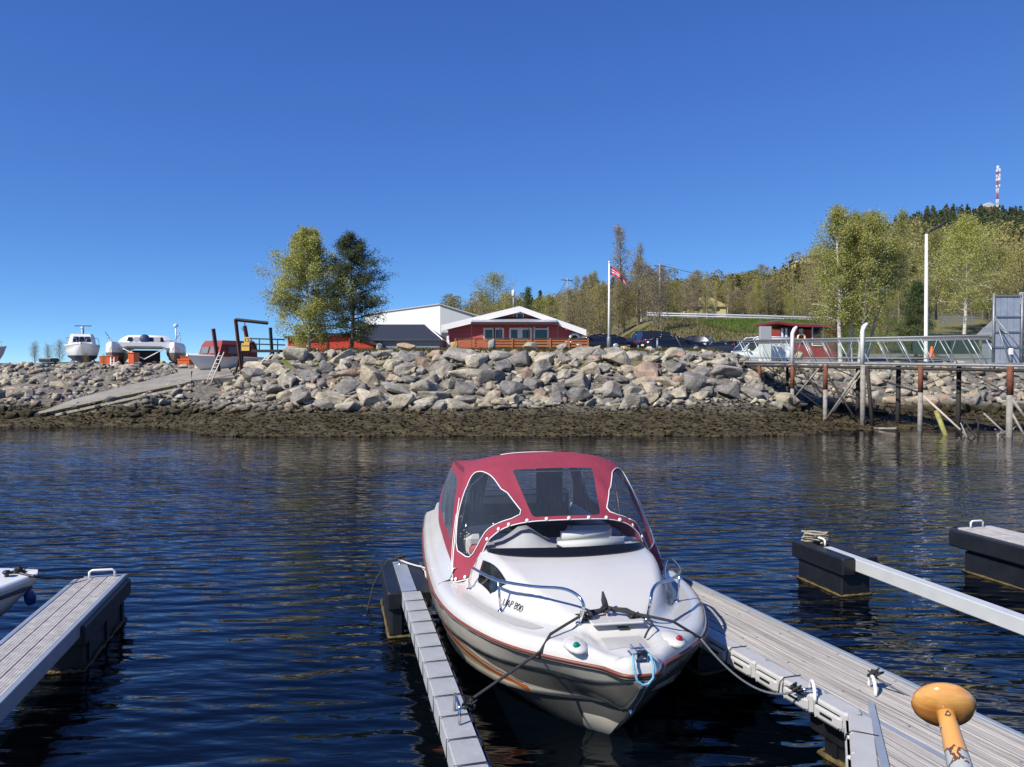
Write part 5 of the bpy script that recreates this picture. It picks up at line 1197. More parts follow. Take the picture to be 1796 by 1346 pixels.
# ------------------------------------------------------------------ VEHICLES
def make_car(name, lab, cat, loc, rz, paint, Lc=4.5, Wc=1.82, Hc=1.5, kind='hatch', scale=1., group='cars parked on the shore lot'):
    t = thing(name, lab, cat, loc, rz, group); hl_ = Lc/2
    # x forward; stations (x, sill z, belt z, half width)
    prof = [(-hl_, .42, .80, .74), (-hl_+.08, .32, .92, .82), (-hl_+.5, .24, .98, .90), (-.6, .22, .95, .91), (.6, .22, .92, .91), (hl_-1.05, .24, .88, .90), (hl_-.35, .28, .76, .84), (hl_-.06, .34, .64, .72), (hl_, .42, .56, .64)]
    k = Wc/1.82; rows = []
    for x, z0, z1, w in prof:
        w *= k; rows.append([Vector((x, y, z)) for y, z in ((-w*.9, z0), (-w, z0+.12), (-w*1.01, (z0+z1)/2), (-w*.97, z1-.05), (-w*.86, z1), (0, z1+.03), (w*.86, z1), (w*.97, z1-.05), (w*1.01, (z0+z1)/2), (w, z0+.12), (w*.9, z0))])
    mb = MB(); mb.grid(rows, True); mb.add(rows[0], [tuple(range(11))]); mb.add(rows[-1], [tuple(range(10, -1, -1))])
    mb.build('body', paint, t)
    back = {'hatch': -hl_+.25, 'van': -hl_+.08, 'suv': -hl_+.18}[kind]; roofb = {'hatch': -hl_+.85, 'van': -hl_+.16, 'suv': -hl_+.45}[kind]
    wf, wr = hl_-1.15 if kind != 'van' else hl_-.85, (.45 if kind != 'van' else .75)
    zb = .93; zt = Hc
    st = [(back, zb, .80), (roofb, zt-.06, .64 if kind != 'van' else .76), (-.3, zt, .66 if kind != 'van' else .78), (wr-.35, zt-.03, .66 if kind != 'van' else .76), (wf, zb-.05, .78)]
    def cab(off, zoff=0): return [[Vector((x, -w*k-off, z+zoff)) for x, z, w in st], [Vector((x, w*k+off, z+zoff)) for x, z, w in st]]
    lo = [Vector((back, -.80*k, zb)), Vector((wf, -.80*k, zb))]
    mb = MB(); n = len(st)
    nl = [(x, zb-.03, .84*k) for x, z, w in st]
    for sg in (-1, 1):
        top = [Vector((x, sg*w*k, z)) for x, z, w in st]; bot = [Vector((x, sg*w_, z)) for x, z, w_ in nl]; mb.grid([top, bot])
    mb.grid([[Vector((x, -w*k, z)) for x, z, w in st], [Vector((x, 0, z+.03)) for x, z, w in st], [Vector((x, w*k, z)) for x, z, w in st]])
    gl = mb.build('cabin', M_glassd if kind != 'van' else paint, t)
    mb = MB(); mb.grid([[Vector((x, -w*k, z+.012)) for x, z, w in st[1:4]], [Vector((x, 0, z+.045)) for x, z, w in st[1:4]], [Vector((x, w*k, z+.012)) for x, z, w in st[1:4]]]); mb.build('roof', paint, gl)
    for sg in (-1, 1):
        mb = MB()
        for q in range(n-1): mb.tube([Vector((st[q][0], sg*(st[q][2]*k+.004), st[q][1])), Vector((st[q+1][0], sg*(st[q+1][2]*k+.004), st[q+1][1]))], .035, 5)
        if kind != 'van':
            for xx in (-.35, -.2): mb.tube([Vector((xx, sg*.84*k, zb)), Vector((xx, sg*.665*k, zt-.01))], .035, 5)
        mb.build('pillar', paint, gl)
    if kind == 'van':
        for sg in (-1, 1):
            mb = MB(); mb.prism([(.25, sg*(.80*k), zb+.02), (wf-.35, sg*(.80*k), zb+.02), (.75, sg*.775*k, zt-.2), (.25, sg*.775*k, zt-.2)], (0, sg*.025, 0)); mb.build('side_window', M_glassd, gl)
        mb = MB(); mb.prism([(wf-.02, -.68*k, zb+.0), (wf-.02, .68*k, zb+.0), (wr-.30, .62*k, zt-.10), (wr-.30, -.62*k, zt-.10)], (.03, 0, .03)); mb.build('windscreen', M_glassd, gl)
    for x in (-hl_+.85, hl_-.85):
        for sg in (-1, 1):
            mb = MB(); mb.lathe([(.2, -.11), (.32, -.10), (.335, -.05), (.335, .05), (.32, .10), (.2, .11)], (x, sg*(.80*k), .33), 20, Matrix.Rotation(R(90), 3, 'X')); w_ = mb.build('wheel', M_tyre, t)
            mb = MB(); mb.lathe([(.22, -.02), (.20, .012), (.04, .02)], (x, sg*(.80*k+.105), .33), 12, Matrix.Rotation(R(-90*sg), 3, 'X')); mb.build('rim', M_alu, w_)
    for sg in (-1, 1):
        mb = MB(); mb.bbox((hl_-.13, sg*.56*k, .68), (.16, .34, .13), 0, .03); mb.build('headlight', mat('lamp_glass', (.55, .56, .58), .1), t)
        mb = MB(); mb.bbox((-hl_+.04, sg*.66*k, .86), (.08, .2, .22), 0, .02); mb.build('tail_light', mat('red_lamp', (.30, .01, .01), .2), t)
        mb = MB(); mb.bbox((wf-.45, sg*.98*k, .98), (.12, .2, .13), 0, .03); mb.build('mirror', paint, t)
    mb = MB(); mb.box((-hl_-.005, 0, .62), (.02, .5, .11)); mb.build('number_plate', M_white, t)
    return t
def pnt(n, c, r=.2): return mat(n, c, r, coat=.6)
def car_at(px, d, rz, **k):
    p = Q(px, 640, d); return Vector((p.x, d, hz(p.x, d))), rz
pk = [(1130, 60, R(97), pnt('navy_paint', (.012, .022, .06)), 4.6, 1.88, 1.62, 'suv', 'dark blue estate car seen from behind just beyond the cream boulder'),
 (1044, 56, R(185), pnt('black_paint', (.008, .009, .014)), 4.4, 1.8, 1.2, 'hatch', 'black car between the timber deck end and the flagpole'),
 (1088, 58, R(95), pnt('black_paint', (.008, .009, .014)), 4.3, 1.75, 1.2, 'hatch', 'low black car just right of the flagpole foot'),
 (1150, 64, R(95), pnt('black_paint', (.008, .009, .014)), 4.6, 1.85, 1.65, 'suv', 'black car partly hidden behind the dark blue estate'),
 (1214, 71.5, R(150), pnt('dark_teal_paint', (.012, .02, .022)), 4.4, 1.82, 1.5, 'hatch', 'dark hatchback with pink rear lamp highest on the grass slope'),
 (1180, 51.5, R(10), pnt('black_paint', (.008, .009, .014)), 4.3, 1.8, 1.2, 'hatch', 'low dark car behind the leaning black post'),
 (1232, 53, R(190), pnt('slate_paint', (.03, .035, .045)), 4.3, 1.8, 1.2, 'hatch', 'slate grey car behind the low pinkish boulder'),
 (1268, 54, R(205), pnt('charcoal_paint', (.02, .021, .024)), 4.5, 1.85, 1.55, 'suv', 'charcoal car left of the dark red one beside the white van'),
 (1290, 55.5, R(200), pnt('dark_red_paint', (.10, .008, .014)), 4.4, 1.8, 1.5, 'hatch', 'dark red car half hidden behind the white van')]
for px, d, rz, pt, Lc, Wc, Hc, kd, lab in pk:
    loc, r_ = car_at(px, d, rz)
    loc.z += {1130: -.1, 1180: -.25, 1232: -.25, 1088: -.3}.get(px, 0)
    make_car('parked_car', lab, 'car', loc, r_, pt, Lc, Wc, Hc, kd)
loc, r_ = car_at(1327, 49.5, R(186))
van = make_car('delivery_van', 'white van with red chequered dots beside the pier entrance', 'van', loc+Vector((0, 0, -.0)), r_, pnt('van_white', (.80, .80, .80)), 4.5, 1.85, 1.85, 'van')
# red dots on the van side facing the water
mb = MB(); rg = random.Random(4)
for i in range(6):
    for j in range(3):
        if rg.random() < .25: continue
        x = -1.75+i*.17; z = 1.08+j*.14+(i % 2)*.07; mb.add([(x, .90, z), (x+.07, .90, z+.03), (x+.05, .90, z+.09), (x-.02, .90, z+.06)], [(0, 1, 2, 3)])
mb.build('dot_pattern', mat('red_print', (.6, .03, .03), .4), van)['kind'] = 'stuff'
p = Q(1342, 590, 47.8)
cb = thing('grey_box', 'grey electrical cabinet rising in front of the white van', 'cabinet', (p.x, 47.8, 0))
zb_, zt_ = hz(p.x, 47.8), Q(1342, 573, 47.8).z
mb = MB(); mb.bbox((0, 0, (zt_+Q(0, 596, 47.8).z)/2), (.72, .3, zt_-Q(0, 596, 47.8).z), 0, .02); mb.build('panel', mat('cabinet_grey', (.33, .34, .36), .5), cb)
mb = MB(); mb.bbox((0, .01, (zb_+Q(0, 596, 47.8).z)/2), (.70, .3, Q(0, 596, 47.8).z-zb_), 0, .01); mb.build('plinth', M_white, cb)
# ------------------------------------------------------------------ POLES, FLAG, RAILS
p = Q(1068, 613, 45.0); zt_ = Q(1067, 462, 45).z
fp_ = thing('flagpole', 'tall white flagpole on the bank crest', 'flagpole', (p.x, 45, 0))
mb = MB(); mb.tube([(0, 0, hz(p.x, 45)-.1), (0, 0, zt_)], [.085, .045], 12); mb.build('pole', M_white, fp_)
mb = MB(); mb.lathe([(.02, 0), (.07, .04), (.06, .1), (.005, .14)], (0, 0, zt_), 10); mb.build('finial', M_white, fp_)
mb = MB(); mb.lathe([(.13, 0), (.12, .9), (.09, .95)], (0, 0, hz(p.x, 45)-.1), 10); mb.build('base_sleeve', M_galv, fp_)
# pennant: red field, white-edged blue cross running along it
def flag():
    nx_, ny_ = 48, 24; rows = []; mi = []
    Lf = 1.35
    for j in range(ny_+1):
        v = j/ny_; row = []
        for i in range(nx_+1):
            u = i/nx_; h = .52*(1-u)**.75+.04; x = u*Lf*.78; zc = -u*u*.55-u*.42
            row.append(Vector((x+.02, .10*math.sin(u*9+v*1.2)*u**.5+.03*math.sin(u*21), zc+(.5-v)*h)))
        rows.append(row)
    mb = MB(); mb.grid(rows)
    for idx in range(len(mb.f)):
        j, i = divmod(idx, nx_); v = (j+.5)/ny_; u = (i+.5)/nx_; dv = abs(v-.5); du = abs(u-.3)
        mb.mi[idx] = 2 if dv < .07 else (1 if dv < .17 else 0)
    return mb
fl_ = flag().build('flag', [mat('flag_red', (.55, .02, .05), .8), mat('flag_white', (.8, .8, .8), .8), mat('flag_blue', (.02, .04, .22), .8)])
fl_.location = (p.x+.05, 45, Q(1068, 474, 45).z); tag(fl_, 'red white and blue pennant flying from the white flagpole', 'flag')
def utility(px, pytop, pyb, d, lab):
    p = Q(px, pytop, d); t = thing('utility_pole', lab, 'utility pole', (p.x, d, 0), 0, None)
    zb = Q(px, pyb, d).z-6; mb = MB(); mb.tube([(0, 0, zb), (0, 0, p.z)], [.17, .11], 8); mb.build('pole', mat('grey_pole', (.30, .27, .25), .8), t)
    mb = MB(); mb.box((0, 0, p.z-.35), (2.2, .12, .12), R(30)); ca = mb.build('crossarm', M_galv, t)
    for k in (-.9, 0, .9):
        q = MB(); q.lathe([(.05, 0), (.07, .08), (.04, .2)], (k*math.cos(R(30)), k*math.sin(R(30)), p.z-.29), 8); q.build('insulator', M_galv, ca)
    return Vector((p.x, d, p.z-.1))
u1 = utility(995, 488, 545, 118, 'grey utility pole above the wood, nearer the clubhouse'); u2 = utility(1157, 463, 530, 112, 'taller grey utility pole above the wood right of the flag')
far_ = Q(1420, 466, 150); far_l = Q(930, 545, 160); far2 = Q(1420, 488, 150)
for a_, b_, s_, lab in ((u1, u2, 3.2, 'power line between the two utility poles'), (u2, far_, 2.2, 'upper power line running right from the taller pole'), (u2-Vector((0, 0, .6)), far2, 4.5, 'lower sagging power line running right from the taller pole'), (far_l, u1, 2., 'power line running left from the nearer utility pole')):
    mb = MB(); mb.tube(rope([a_, b_], s_, 24), .035, 4); o = mb.build('power_line', M_blacksteel); tag(o, lab, 'cable')
# white lamp post on the pier
yL = 37.; p = Q(1624, 634, yL)
lm = thing('street_lamp', 'tall white lamp post with a black tilted head at the pier', 'street lamp', (p.x, yL, 0))
zt_ = Q(1619, 411, yL).z; mb = MB(); mb.tube([(0, 0, 2.95), (0, 0, 3.2), (-.06, 0, zt_)], [.10, .095, .065], 12); mb.build('pole', M_white, lm)
mb = MB(); mb.tube([(-.07, 0, zt_-.25), (-.06, 0, zt_), (.1, 0, zt_+.14), (.28, 0, zt_+.25)], .05, 8); ar = mb.build('arm', M_dark, lm)
mb = MB(); mb.bbox((.40, 0, zt_+.31), (.56, .32, .11), 0, .03, Matrix.Rotation(R(-30), 3, 'Y')); mb.build('lamp_head', M_dark, ar)
# guard rail along the road
gr = thing('guard_rail', 'galvanised road guard rail along the top of the green embankment', 'guard rail')
pts = [Q(x, y, d) for x, y, d in ((1135, 549, 98), (1170, 550, 97), (1250, 552, 96), (1330, 554, 95), (1420, 557, 94), (1500, 559, 94))]
for dz in (0, -.28):
    mb = MB(); mb.tube([q+Vector((0, 0, dz)) for q in pts], .10, 6); mb.build('rail', mat('pale_rail', (.55, .58, .62), .4, metal=.3), gr)
for i in range(len(pts)-1):
    for k in range(3):
        q = pts[i].lerp(pts[i+1], k/3); mb = MB(); mb.box((q.x, q.y-.02, q.z-.4), (.12, .1, 1.4)); mb.build('post', M_galv, gr)
# white low fence further right
wf_ = thing('picket_fence', 'pale low fence on the bank behind the spruce', 'fence')
for k in range(14):
    q = Q(1648+k*4.4, 562, 78); mb = MB(); mb.box((q.x, 78, q.z), (.07, .06, .75)); mb.build('picket', M_galv, wf_)
for y in (556, 564):
    q0, q1_ = Q(1646, y, 78.05), Q(1710, y, 78.05); mb = MB(); mb.box(((q0.x+q1_.x)/2, 78.06, q0.z), (q1_.x-q0.x, .05, .09)); mb.build('rail', M_galv, wf_)
# leaning black post and green barrier things on the lot
mb = MB(); q = Q(1195, 608, 47.5); mb.tube([q+Vector((0, 0, -1)), q, Q(1183, 586, 47.5)], .06, 6); mb.lathe([(.09, -.06), (.09, .06)], Q(1183, 586, 47.5), 8); o = mb.build('signal_arm', M_dark); tag(o, 'leaning black barrier arm behind the crest boulders', 'barrier')
for px, lab in ((1153, 'short grey post right of the dark blue estate car'),):
    mb = MB(); q = Q(px, 596, 46.3); mb.tube([(q.x, q.y, hz(q.x, q.y)-.1), (q.x, q.y, q.z)], .06, 8); mb.lathe([(.07, 0), (.07, .05), (.02, .09)], q, 8); o = mb.build('bollard', M_galv); tag(o, lab, 'post')
# ------------------------------------------------------------------ STEEL PIER
pr = thing('steel_pier', 'steel footbridge pier on rusty piles with latticed railings', 'pier')
Lp, Rp = Vector((12.6, 42.5, 3.22)), Vector((20.3, 31.6, 3.02)); dv = (Rp-Lp); dl = dv.length; dn = dv.normalized(); pn = Vector((dn.y, -dn.x, 0)).normalized(); pn = pn if pn.x > 0 else -pn
WP = 1.7
def pp(t, w, z): q = Lp+dv*t+pn*w; return Vector((q.x, q.y, q.z+z))
rzp = math.atan2(dn.y, dn.x)
ext = 1.25
for w in (0, WP):
    mb = MB(); mb.tube([pp(-.03, w, -.06), pp(ext, w, -.06)], .065, 6, smooth=False); mb.build('edge_beam', M_galv, pr)
    mb = MB(); mb.tube([pp(-.03, w, -.26), pp(ext, w, -.26)], .07, 6, smooth=False); mb.build('edge_beam', M_blacksteel, pr)
nbd = 46
mb = MB(); mb.box((pp(.61, WP/2, -.04)), (dl*1.28, WP-.25, .05), rzp); mb.build('walkway', M_galv, pr)
for w in (0, WP):
    for zz, rr in ((1.12, .045), (1.0, .028), (.16, .025)):
        mb = MB(); mb.tube([pp(0, w, zz-.25*0), pp(.97, w, zz+.08)], rr, 7); mb.build('handrail', M_galv, pr)
    N = 13
    for k in range(N):
        t = (k+.15)/N*.97
        mb = MB(); mb.tube([pp(t, w, 1.1), pp(t+.045, w, .0)], .024, 5); mb.build('diagonal', M_galv if k % 3 == 2 else mat('pale_rail', (.55, .58, .62)), pr)
        if k % 2 == 0:
            mb = MB(); mb.tube([pp(t+.055, w, 1.1), pp(t+.03, w, .0)] if k % 4 else [pp(t+.015, w, 1.1), pp(t+.06, w, .0)], .02, 5); mb.build('diagonal', M_galv, pr)
mb = MB()
for k in range(8): 
    t0, t1 = k/8*.97+.004, (k+1)/8*.97-.004
    mb.add([pp(t0, .04, .14), pp(t1, .04, .14), pp(t1, .04, .98), pp(t0, .04, .98)], [(0, 1, 2, 3)])
mb.build('netting', clearmat('green_tinted_panel', (.80, .88, .84), .06, .15, (.2, .26, .24)), pr)['kind'] = 'stuff'
# piles
def pile(px, d, top, bot, r, rusty, lean=0., name='pile'):
    a_ = Q(px, 640, d); zb = min(bot, hz(a_.x, d))-.5; x = a_.x; zs_ = 1.75
    mb = MB(); N_ = 5
    def pt_(z): return Vector((x+lean*(top-z), d, z))
    if rusty == 1:
        mb.tube([pt_(zs_), pt_(top)], r, 9); o = mb.build(name, M_rust, pr); q = MB(); q.tube([pt_(zb), pt_(zs_+.05)], r*.97, 9); q.build('weathered_foot', M_grime, o)
    else:
        mb.tube([pt_(zb), pt_(top)], r, 9); o = mb.build(name, M_blacksteel if rusty == 2 else M_grime, pr)
    return o
def yline(px):       # depth of the pier's front edge at a column
    best = min(range(400), key=lambda i: abs(CXP+FPX*(Lp+dv*(i/300)).x/(Lp+dv*(i/300)).y-px)); return (Lp+dv*(best/300)).y
for px, off, typ, r in ((1332, 0, 1, .09), (1390, 0, 1, .10), (1448, 0, 1, .11), (1514, 0, 0, .12), (1615, 0, 1, .11), (1772, 0, 1, .13), (1381, 1.3, 2, .07), (1505, 1.3, 2, .10), (1576, 1.0, 2, .11), (1682, .9, 2, .10)):
    pile(px, yline(px)+off, 2.95, 0, r, typ)
pile(1521, yline(1521)-.1, 2.9, 0, .09, 2, .10)
# cross braces
def brace(p0, p1, r, m_, name='brace'):
    mb = MB(); mb.tube([p0, p1], r, 6); return mb.build(name, m_, pr)
def bp(px, py, off=0.): d = yline(px)+off; return Q(px, py, d)
for a_, b_, r, m_ in (((1392, 636), (1450, 700), .055, M_blacksteel), ((1445, 636), (1392, 700), .05, M_grime), ((1450, 656), (1500, 735), .055, M_blacksteel), ((1508, 650), (1448, 738), .06, M_grime), ((1512, 655), (1462, 722), .035, M_grime),
        ((1620, 695), (1696, 765), .05, mat('pale_bare_timber', (.48, .40, .33), .8)), ((1512, 700), (1380, 640), .02, M_blacksteel), ((1340, 640), (1440, 715), .035, M_blacksteel), ((1615, 678), (1686, 650), .018, M_blacksteel), ((1686, 646), (1770, 692), .02, M_blacksteel), ((1575, 664), (1614, 640), .016, M_grime), ((1548, 668), (1616, 690), .045, M_blacksteel), ((1450, 640), (1505, 665), .03, M_blacksteel),
        ((1725, 725), (1768, 765), .04, M_grime), ((1775, 700), (1800, 735), .06, M_grime), ((1772, 720), (1800, 770), .05, M_grime)):
    brace(bp(*a_), bp(*b_), r, m_)
for a_, b_, r, m_, lab in (((1642, 722), (1660, 768), .11, mat('algae_timber', (.28, .27, .08), .8, .4, 8, bump=.3), 'short yellow-green leaning timber standing in the shallows'), ((1480, 752), (1572, 752), .05, M_grime, 'pale pole lying on the mud under the pier')):
    mb = MB(); q0, q1_ = bp(*a_, -.5), bp(*b_, -1.0); mb.tube([q0, q1_], r, 7); o = mb.build('timber', m_); tag(o, lab, 'timber')
rg = random.Random(6)
st = thing('dead_branches', 'tangle of dead branches standing in the shallows at the right edge', 'branches')
for k in range(16):
    px = rg.uniform(1690, 1796); q = Q(px, 640, rg.uniform(30.5, 33)); q.z = hz(q.x, q.y)-.2; h = rg.uniform(.5, 1.6)
    mb = MB(); mb.tube([q, q+Vector((rg.uniform(-.4, .4), rg.uniform(-.2, .2), h*.6)), q+Vector((rg.uniform(-.7, .7), rg.uniform(-.3, .3), h))], [.05, .04, .02], 5); mb.build('branch', M_blacksteel if k % 3 else M_grime, st)
# bent-top white posts
for px, d, pyt, lean, lab in ((1390, 41.3, 585, .32, 'shorter white bent-topped post near the shore end of the pier'), (1513, 37.6, 580, .3, 'taller white bent-topped post at the middle of the pier')):
    q = Q(px, pyt, yline(px)-.05); mb = MB(); mb.tube([(q.x, q.y, 3.0), (q.x, q.y, q.z), (q.x+.10, q.y, q.z+.22), (q.x+.22, q.y, q.z+.34)], [.11, .10, .10, .07], 10); o = mb.build('bent_post', M_white); tag(o, lab, 'post')
# metal screen on the pier end
sc = thing('metal_screen', 'tall grey sheet-metal screen with stays on the pier end at the right edge', 'screen')
yS = 32.4; x0, x1 = Q(1743, 600, yS).x, Q(1788, 600, yS).x; zt_ = Q(1743, 518, yS).z; zb_ = 3.0
M_sheet = mat('galvanised_sheet', (.40, .44, .49), .45, .18, 2.5, metal=.35)
for k in range(4):
    w = (x1-x0)/4; mb = MB(); mb.box((x0+w*(k+.5), yS, (zt_+zb_)/2), (w-.02, .04, zt_-zb_)); mb.build('sheet', M_sheet, sc)
for z in (zb_+.05, zb_+.75, zb_+1.4, zb_+2.05, zt_-.03):
    mb = MB(); mb.box(((x0+x1)/2, yS-.04, z), (x1-x0+.06, .05, .06)); mb.build('crossbar', M_galv, sc)
for x in (x0-.03, x1+.08):
    mb = MB(); mb.tube([(x, yS-.02, zb_-.1), (x, yS-.02, zt_+.08)], .055, 8); mb.build('upright', M_galv, sc)
for a_, b_ in (((1744, 555), (1796, 620)), ((1746, 560), (1772, 640)), ((1752, 575), (1766, 585))):
    mb = MB(); mb.tube([Q(*a_, yS-.3), Q(*b_, yS-.9)], .03, 6); mb.build('stay', M_galv, sc)
mb = MB(); mb.bbox(Q(1773, 617, yS-.5), (.16, .12, .28), 0, .02); mb.build('junction_box', M_white, sc)
mb = MB(); mb.tube([Q(1774, 623, yS-.5), Q(1776, 640, yS-.5)+Vector((0, 0, -.2))], .03, 6); mb.build('box_post', M_dark, sc)
for k in range(9):
    mb = MB(); mb.box((x1+.7, yS+.3, zb_+.25+k*.34), (1.05, .05, .30)); mb.build('board', mat('grey_boards', (.42, .46, .52), .6, .1), sc)
gs_ = thing('grey_shed', 'small grey shed with pitched roof behind the metal screen', 'shed')
q = Q(1764, 600, 45); mb = MB(); mb.box((q.x+1.0, 46, 4.0), (2.1, 2.4, 2.6)); mb.build('wall', M_greywall, gs_)
zq = Q(1735, 582, 45).z; mb = MB(); mb.prism([(q.x-.3, 44.6, zq-.35), (q.x+1.0, 44.6, zq+.85), (q.x+2.3, 44.6, zq-.35), (q.x+2.3, 44.6, zq-.2), (q.x+1.0, 44.6, zq+1.0), (q.x-.3, 44.6, zq-.2)], (0, 3, 0)); mb.build('roof', mat('slate_grey_roof', (.2, .2, .21), .6), gs_)
mb = MB(); mb.box((Q(1712, 590, 50).x-.9, 52, 4.4), (3.4, 2, 1.3)); o = mb.build('green_container', mat('dark_green_paint', (.02, .045, .035), .5)); tag(o, 'dark green container behind the pier railing', 'container')
# orange cone
cn_ = thing('traffic_cone', 'orange traffic cone behind the pier railing', 'cone', tuple(Q(1634, 626, 40)))
mb = MB(); mb.lathe([(.17, 0), (.15, .03), (.11, .25), (.05, .55)], n=12); mb.build('body', M_orange, cn_); mb = MB(); mb.bbox((0, 0, -.015), (.42, .42, .03), 0, .01); mb.build('foot', M_orange, cn_)
# ------------------------------------------------------------------ SLIPWAY
sw = link('slipway', None, kind='structure', label='concrete slipway with timber runners')
a0, a1 = RA0, RA1; b0, b1 = RB0, RB1
M_conc = mat('concrete', (.25, .235, .205), .9, .3, 1.2, bump=.3, bscale=10)
def swp(t, w): lo = a0.lerp(a1, t); hi = b0.lerp(b1, t); return lo.lerp(hi, w)
mb = MB(); g = [[swp(.24+.76*i/12, j/4)+Vector((0, 0, .13)) for j in range(5)] for i in range(13)]; mb.grid(g, False); mb.grid([[g[i][0] for i in range(13)], [g[i][0]-Vector((0, 0, .6)) for i in range(13)]], False); mb.grid([[g[12][j] for j in range(5)], [g[12][j]-Vector((0, 0, .6)) for j in range(5)]], False); mb.build('ramp', M_conc, sw)
for k in range(4):
    mb = MB(); o_ = Vector((RNX.x, RNX.y, 0))*(-.28*k-.05)+Vector((0, 0, .10-.27*k)); mb.tube([swp(.26+.07*k, 0)+o_, swp(.65, 0)+o_+Vector((0, 0, .02)), swp(.97-.03*k, 0)+o_], .115, 4, smooth=False); mb.build('timber_runner', mat('sun_bleached_timber', (.32, .285, .21), .85, .3, 8, bump=.3), sw)
mb = MB(); c0 = P(300, 655, 2.6); mb.prism([Q(318, 668, 42.4), Q(412, 662, 42.6), Q(400, 645, 46.5), Q(310, 646, 46.5)], (0, .2, -.5)); mb.build('landing_slab', M_conc, sw)
# ------------------------------------------------------------------ BOATS ASHORE
M_navyb = mat('navy_antifouling', (.012, .025, .085), .6, .2, 4); M_whiteh = mat('white_hull', (.74, .74, .73), .3, .05, 2)
def zl_(px, d): return hz(Q(px, 640, d).x, d)
# motor cruiser on stands
p = Q(150, 640, 50); g = hz(p.x, 50)
mc = thing('cabin_boat', 'white cabin boat with navy bottom propped ashore on the left', 'boat', (Q(143, 640, 66).x, 66, 3.05), R(-62))
mc.scale = (1.08,)*3; hm = small_hull(mc, 7, 2.6, 1.55, twotone('white_over_navy', (.74, .74, .73), (.012, .025, .085), .72), None, wl=.8, fine=.45, sheer=.12, keelz=.05)
mb = MB(); c_ = []
for z, wq, x0_, x1_ in ((1.6, 1.0, -1.6, -4.6), (1.75, .98, -1.7, -4.6), (2.35, .86, -2.1, -4.5), (2.5, .80, -2.2, -4.45)):
    c_.append([Vector((x0_, -wq*.75, z)), Vector((x0_, wq*.75, z)), Vector((x0_-.3, wq, z)), Vector((x1_, wq, z)), Vector((x1_, -wq, z)), Vector((x0_-.3, -wq, z))])
mb.grid(c_, False, True); mb.add(c_[-1], [tuple(range(6))]); cbn = mb.build('wheelhouse', M_whiteh, mc)
for y0_, y1_ in ((-.66, -.25), (-.18, .18), (.25, .66)):
    q = MB(); q.prism([(-1.75, y0_, 1.84), (-1.75, y1_, 1.84), (-2.03, y1_*.92, 2.26), (-2.03, y0_*.92, 2.26)], (.035, 0, .02)); q.build('window', M_glassd, cbn)
for sg in (-1, 1):
    for k in range(2):
        q = MB(); x_ = -2.6-k*.95; q.prism([(x_, sg*.965, 1.84), (x_-.75, sg*.965, 1.84), (x_-.75, sg*.885, 2.26), (x_, sg*.885, 2.26)], (0, sg*.02, 0)); q.build('window', M_glassd, cbn)
mb = MB(); mb.tube([(-2.9, 0, 2.5), (-2.9, 0, 3.05)], .05, 6); mb.lathe([(.12, 0), (.12, .1), (.05, .16)], (-2.9, 0, 3.0), 10); mb.build('radar', M_white, mc)
mb = MB(); 
for sg in (-1, 1): mb.tube([(-.2, sg*.35, 1.75), (-.2, sg*.35, 2.1), (-1.5, sg*1.1, 2.15), (-4.6, sg*1.2, 2.1), (-4.6, sg*1.2, 1.6)], .025, 5)
mb.build('guard_rail', M_steel, mc)
mb = MB()
for x_, y_ in ((-1.2, .6), (-1.2, -.6), (-4.5, .9), (-4.5, -.9)): mb.tube([(x_, y_*1.3, -.3), (x_, y_*.8, .5)], .06, 6)
mb.box((-3, 0, -.1), (5, .3, .25)); mb.build('cradle', M_blacksteel, mc)['kind'] = 'stuff'
# twin lamp mast behind
p = Q(146, 600, 70); tl = thing('twin_lamp', 'slim twin-armed lamp mast behind the cabin boat', 'street lamp', (p.x, 70, 0))
zt_ = Q(146, 572, 70).z; mb = MB(); mb.tube([(0, 0, 2.5), (0, 0, zt_)], .07, 6); mb.build('pole', M_dark, tl)
for sg in (-1, 1): mb = MB(); mb.box((sg*.42, 0, zt_), (.62, .2, .07)); mb.build('lamp_head', M_dark, tl)
# catamaran
YC = 62.; p = Q(252, 640, YC); g = hz(p.x, YC)
ct = thing('catamaran', 'white catamaran seen bow-on, propped ashore with its bridge deck above the ground', 'boat', (p.x, YC, g), R(-68)); hb = 2.31
def cz(py): return Q(256, py, YC).z-g
M_cwhite = mat('catamaran_white', (.80, .80, .79), .35); M_cbot = mat('reddish_antifouling', (.22, .15, .13), .7, .35, 5)
for sg in (-1, 1):
    rows_o = []; mb = MB()
    for i in range(12):
        t = i/11; s = 7.5*t; b = .72*min(1, t/.35)**.6 if t < .35 else .72; b = max(b, .03); kz_ = .15+.9*max(0, 1-t/.12)**1.5; top_ = cz(602)+.10*(1-t)
        ring = [(0, kz_), (b*.5, kz_+.12), (b*.95, kz_+.6), (b*1.02, (kz_+top_)/2), (b*.96, top_-.1), (b*.8, top_), (-b*.8, top_), (-b*.96, top_-.1), (-b*1.02, (kz_+top_)/2), (-b*.95, kz_+.6), (-b*.5, kz_+.12)]
        rows_o.append([Vector((-s, sg*hb+y, z)) for y, z in ring])
    mb.grid(rows_o, True, True); mb.add(rows_o[0], [tuple(range(11))]); mb.add(rows_o[-1], [tuple(range(11))])
    mb.build('hull', twotone('catamaran_two_tone', (.80, .80, .79), (.20, .15, .135), 1.0), ct)
mb = MB(); z0, z1 = cz(612), cz(599.5)
prof = [(-hb-.1, z0+.05), (-hb+.5, z0-.15), (-1.3, z0+.12), (1.3, z0+.12), (hb-.5, z0-.15), (hb+.1, z0+.05), (hb+.2, z1-.1), (hb-.3, z1), (-hb+.3, z1), (-hb-.2, z1-.1)]
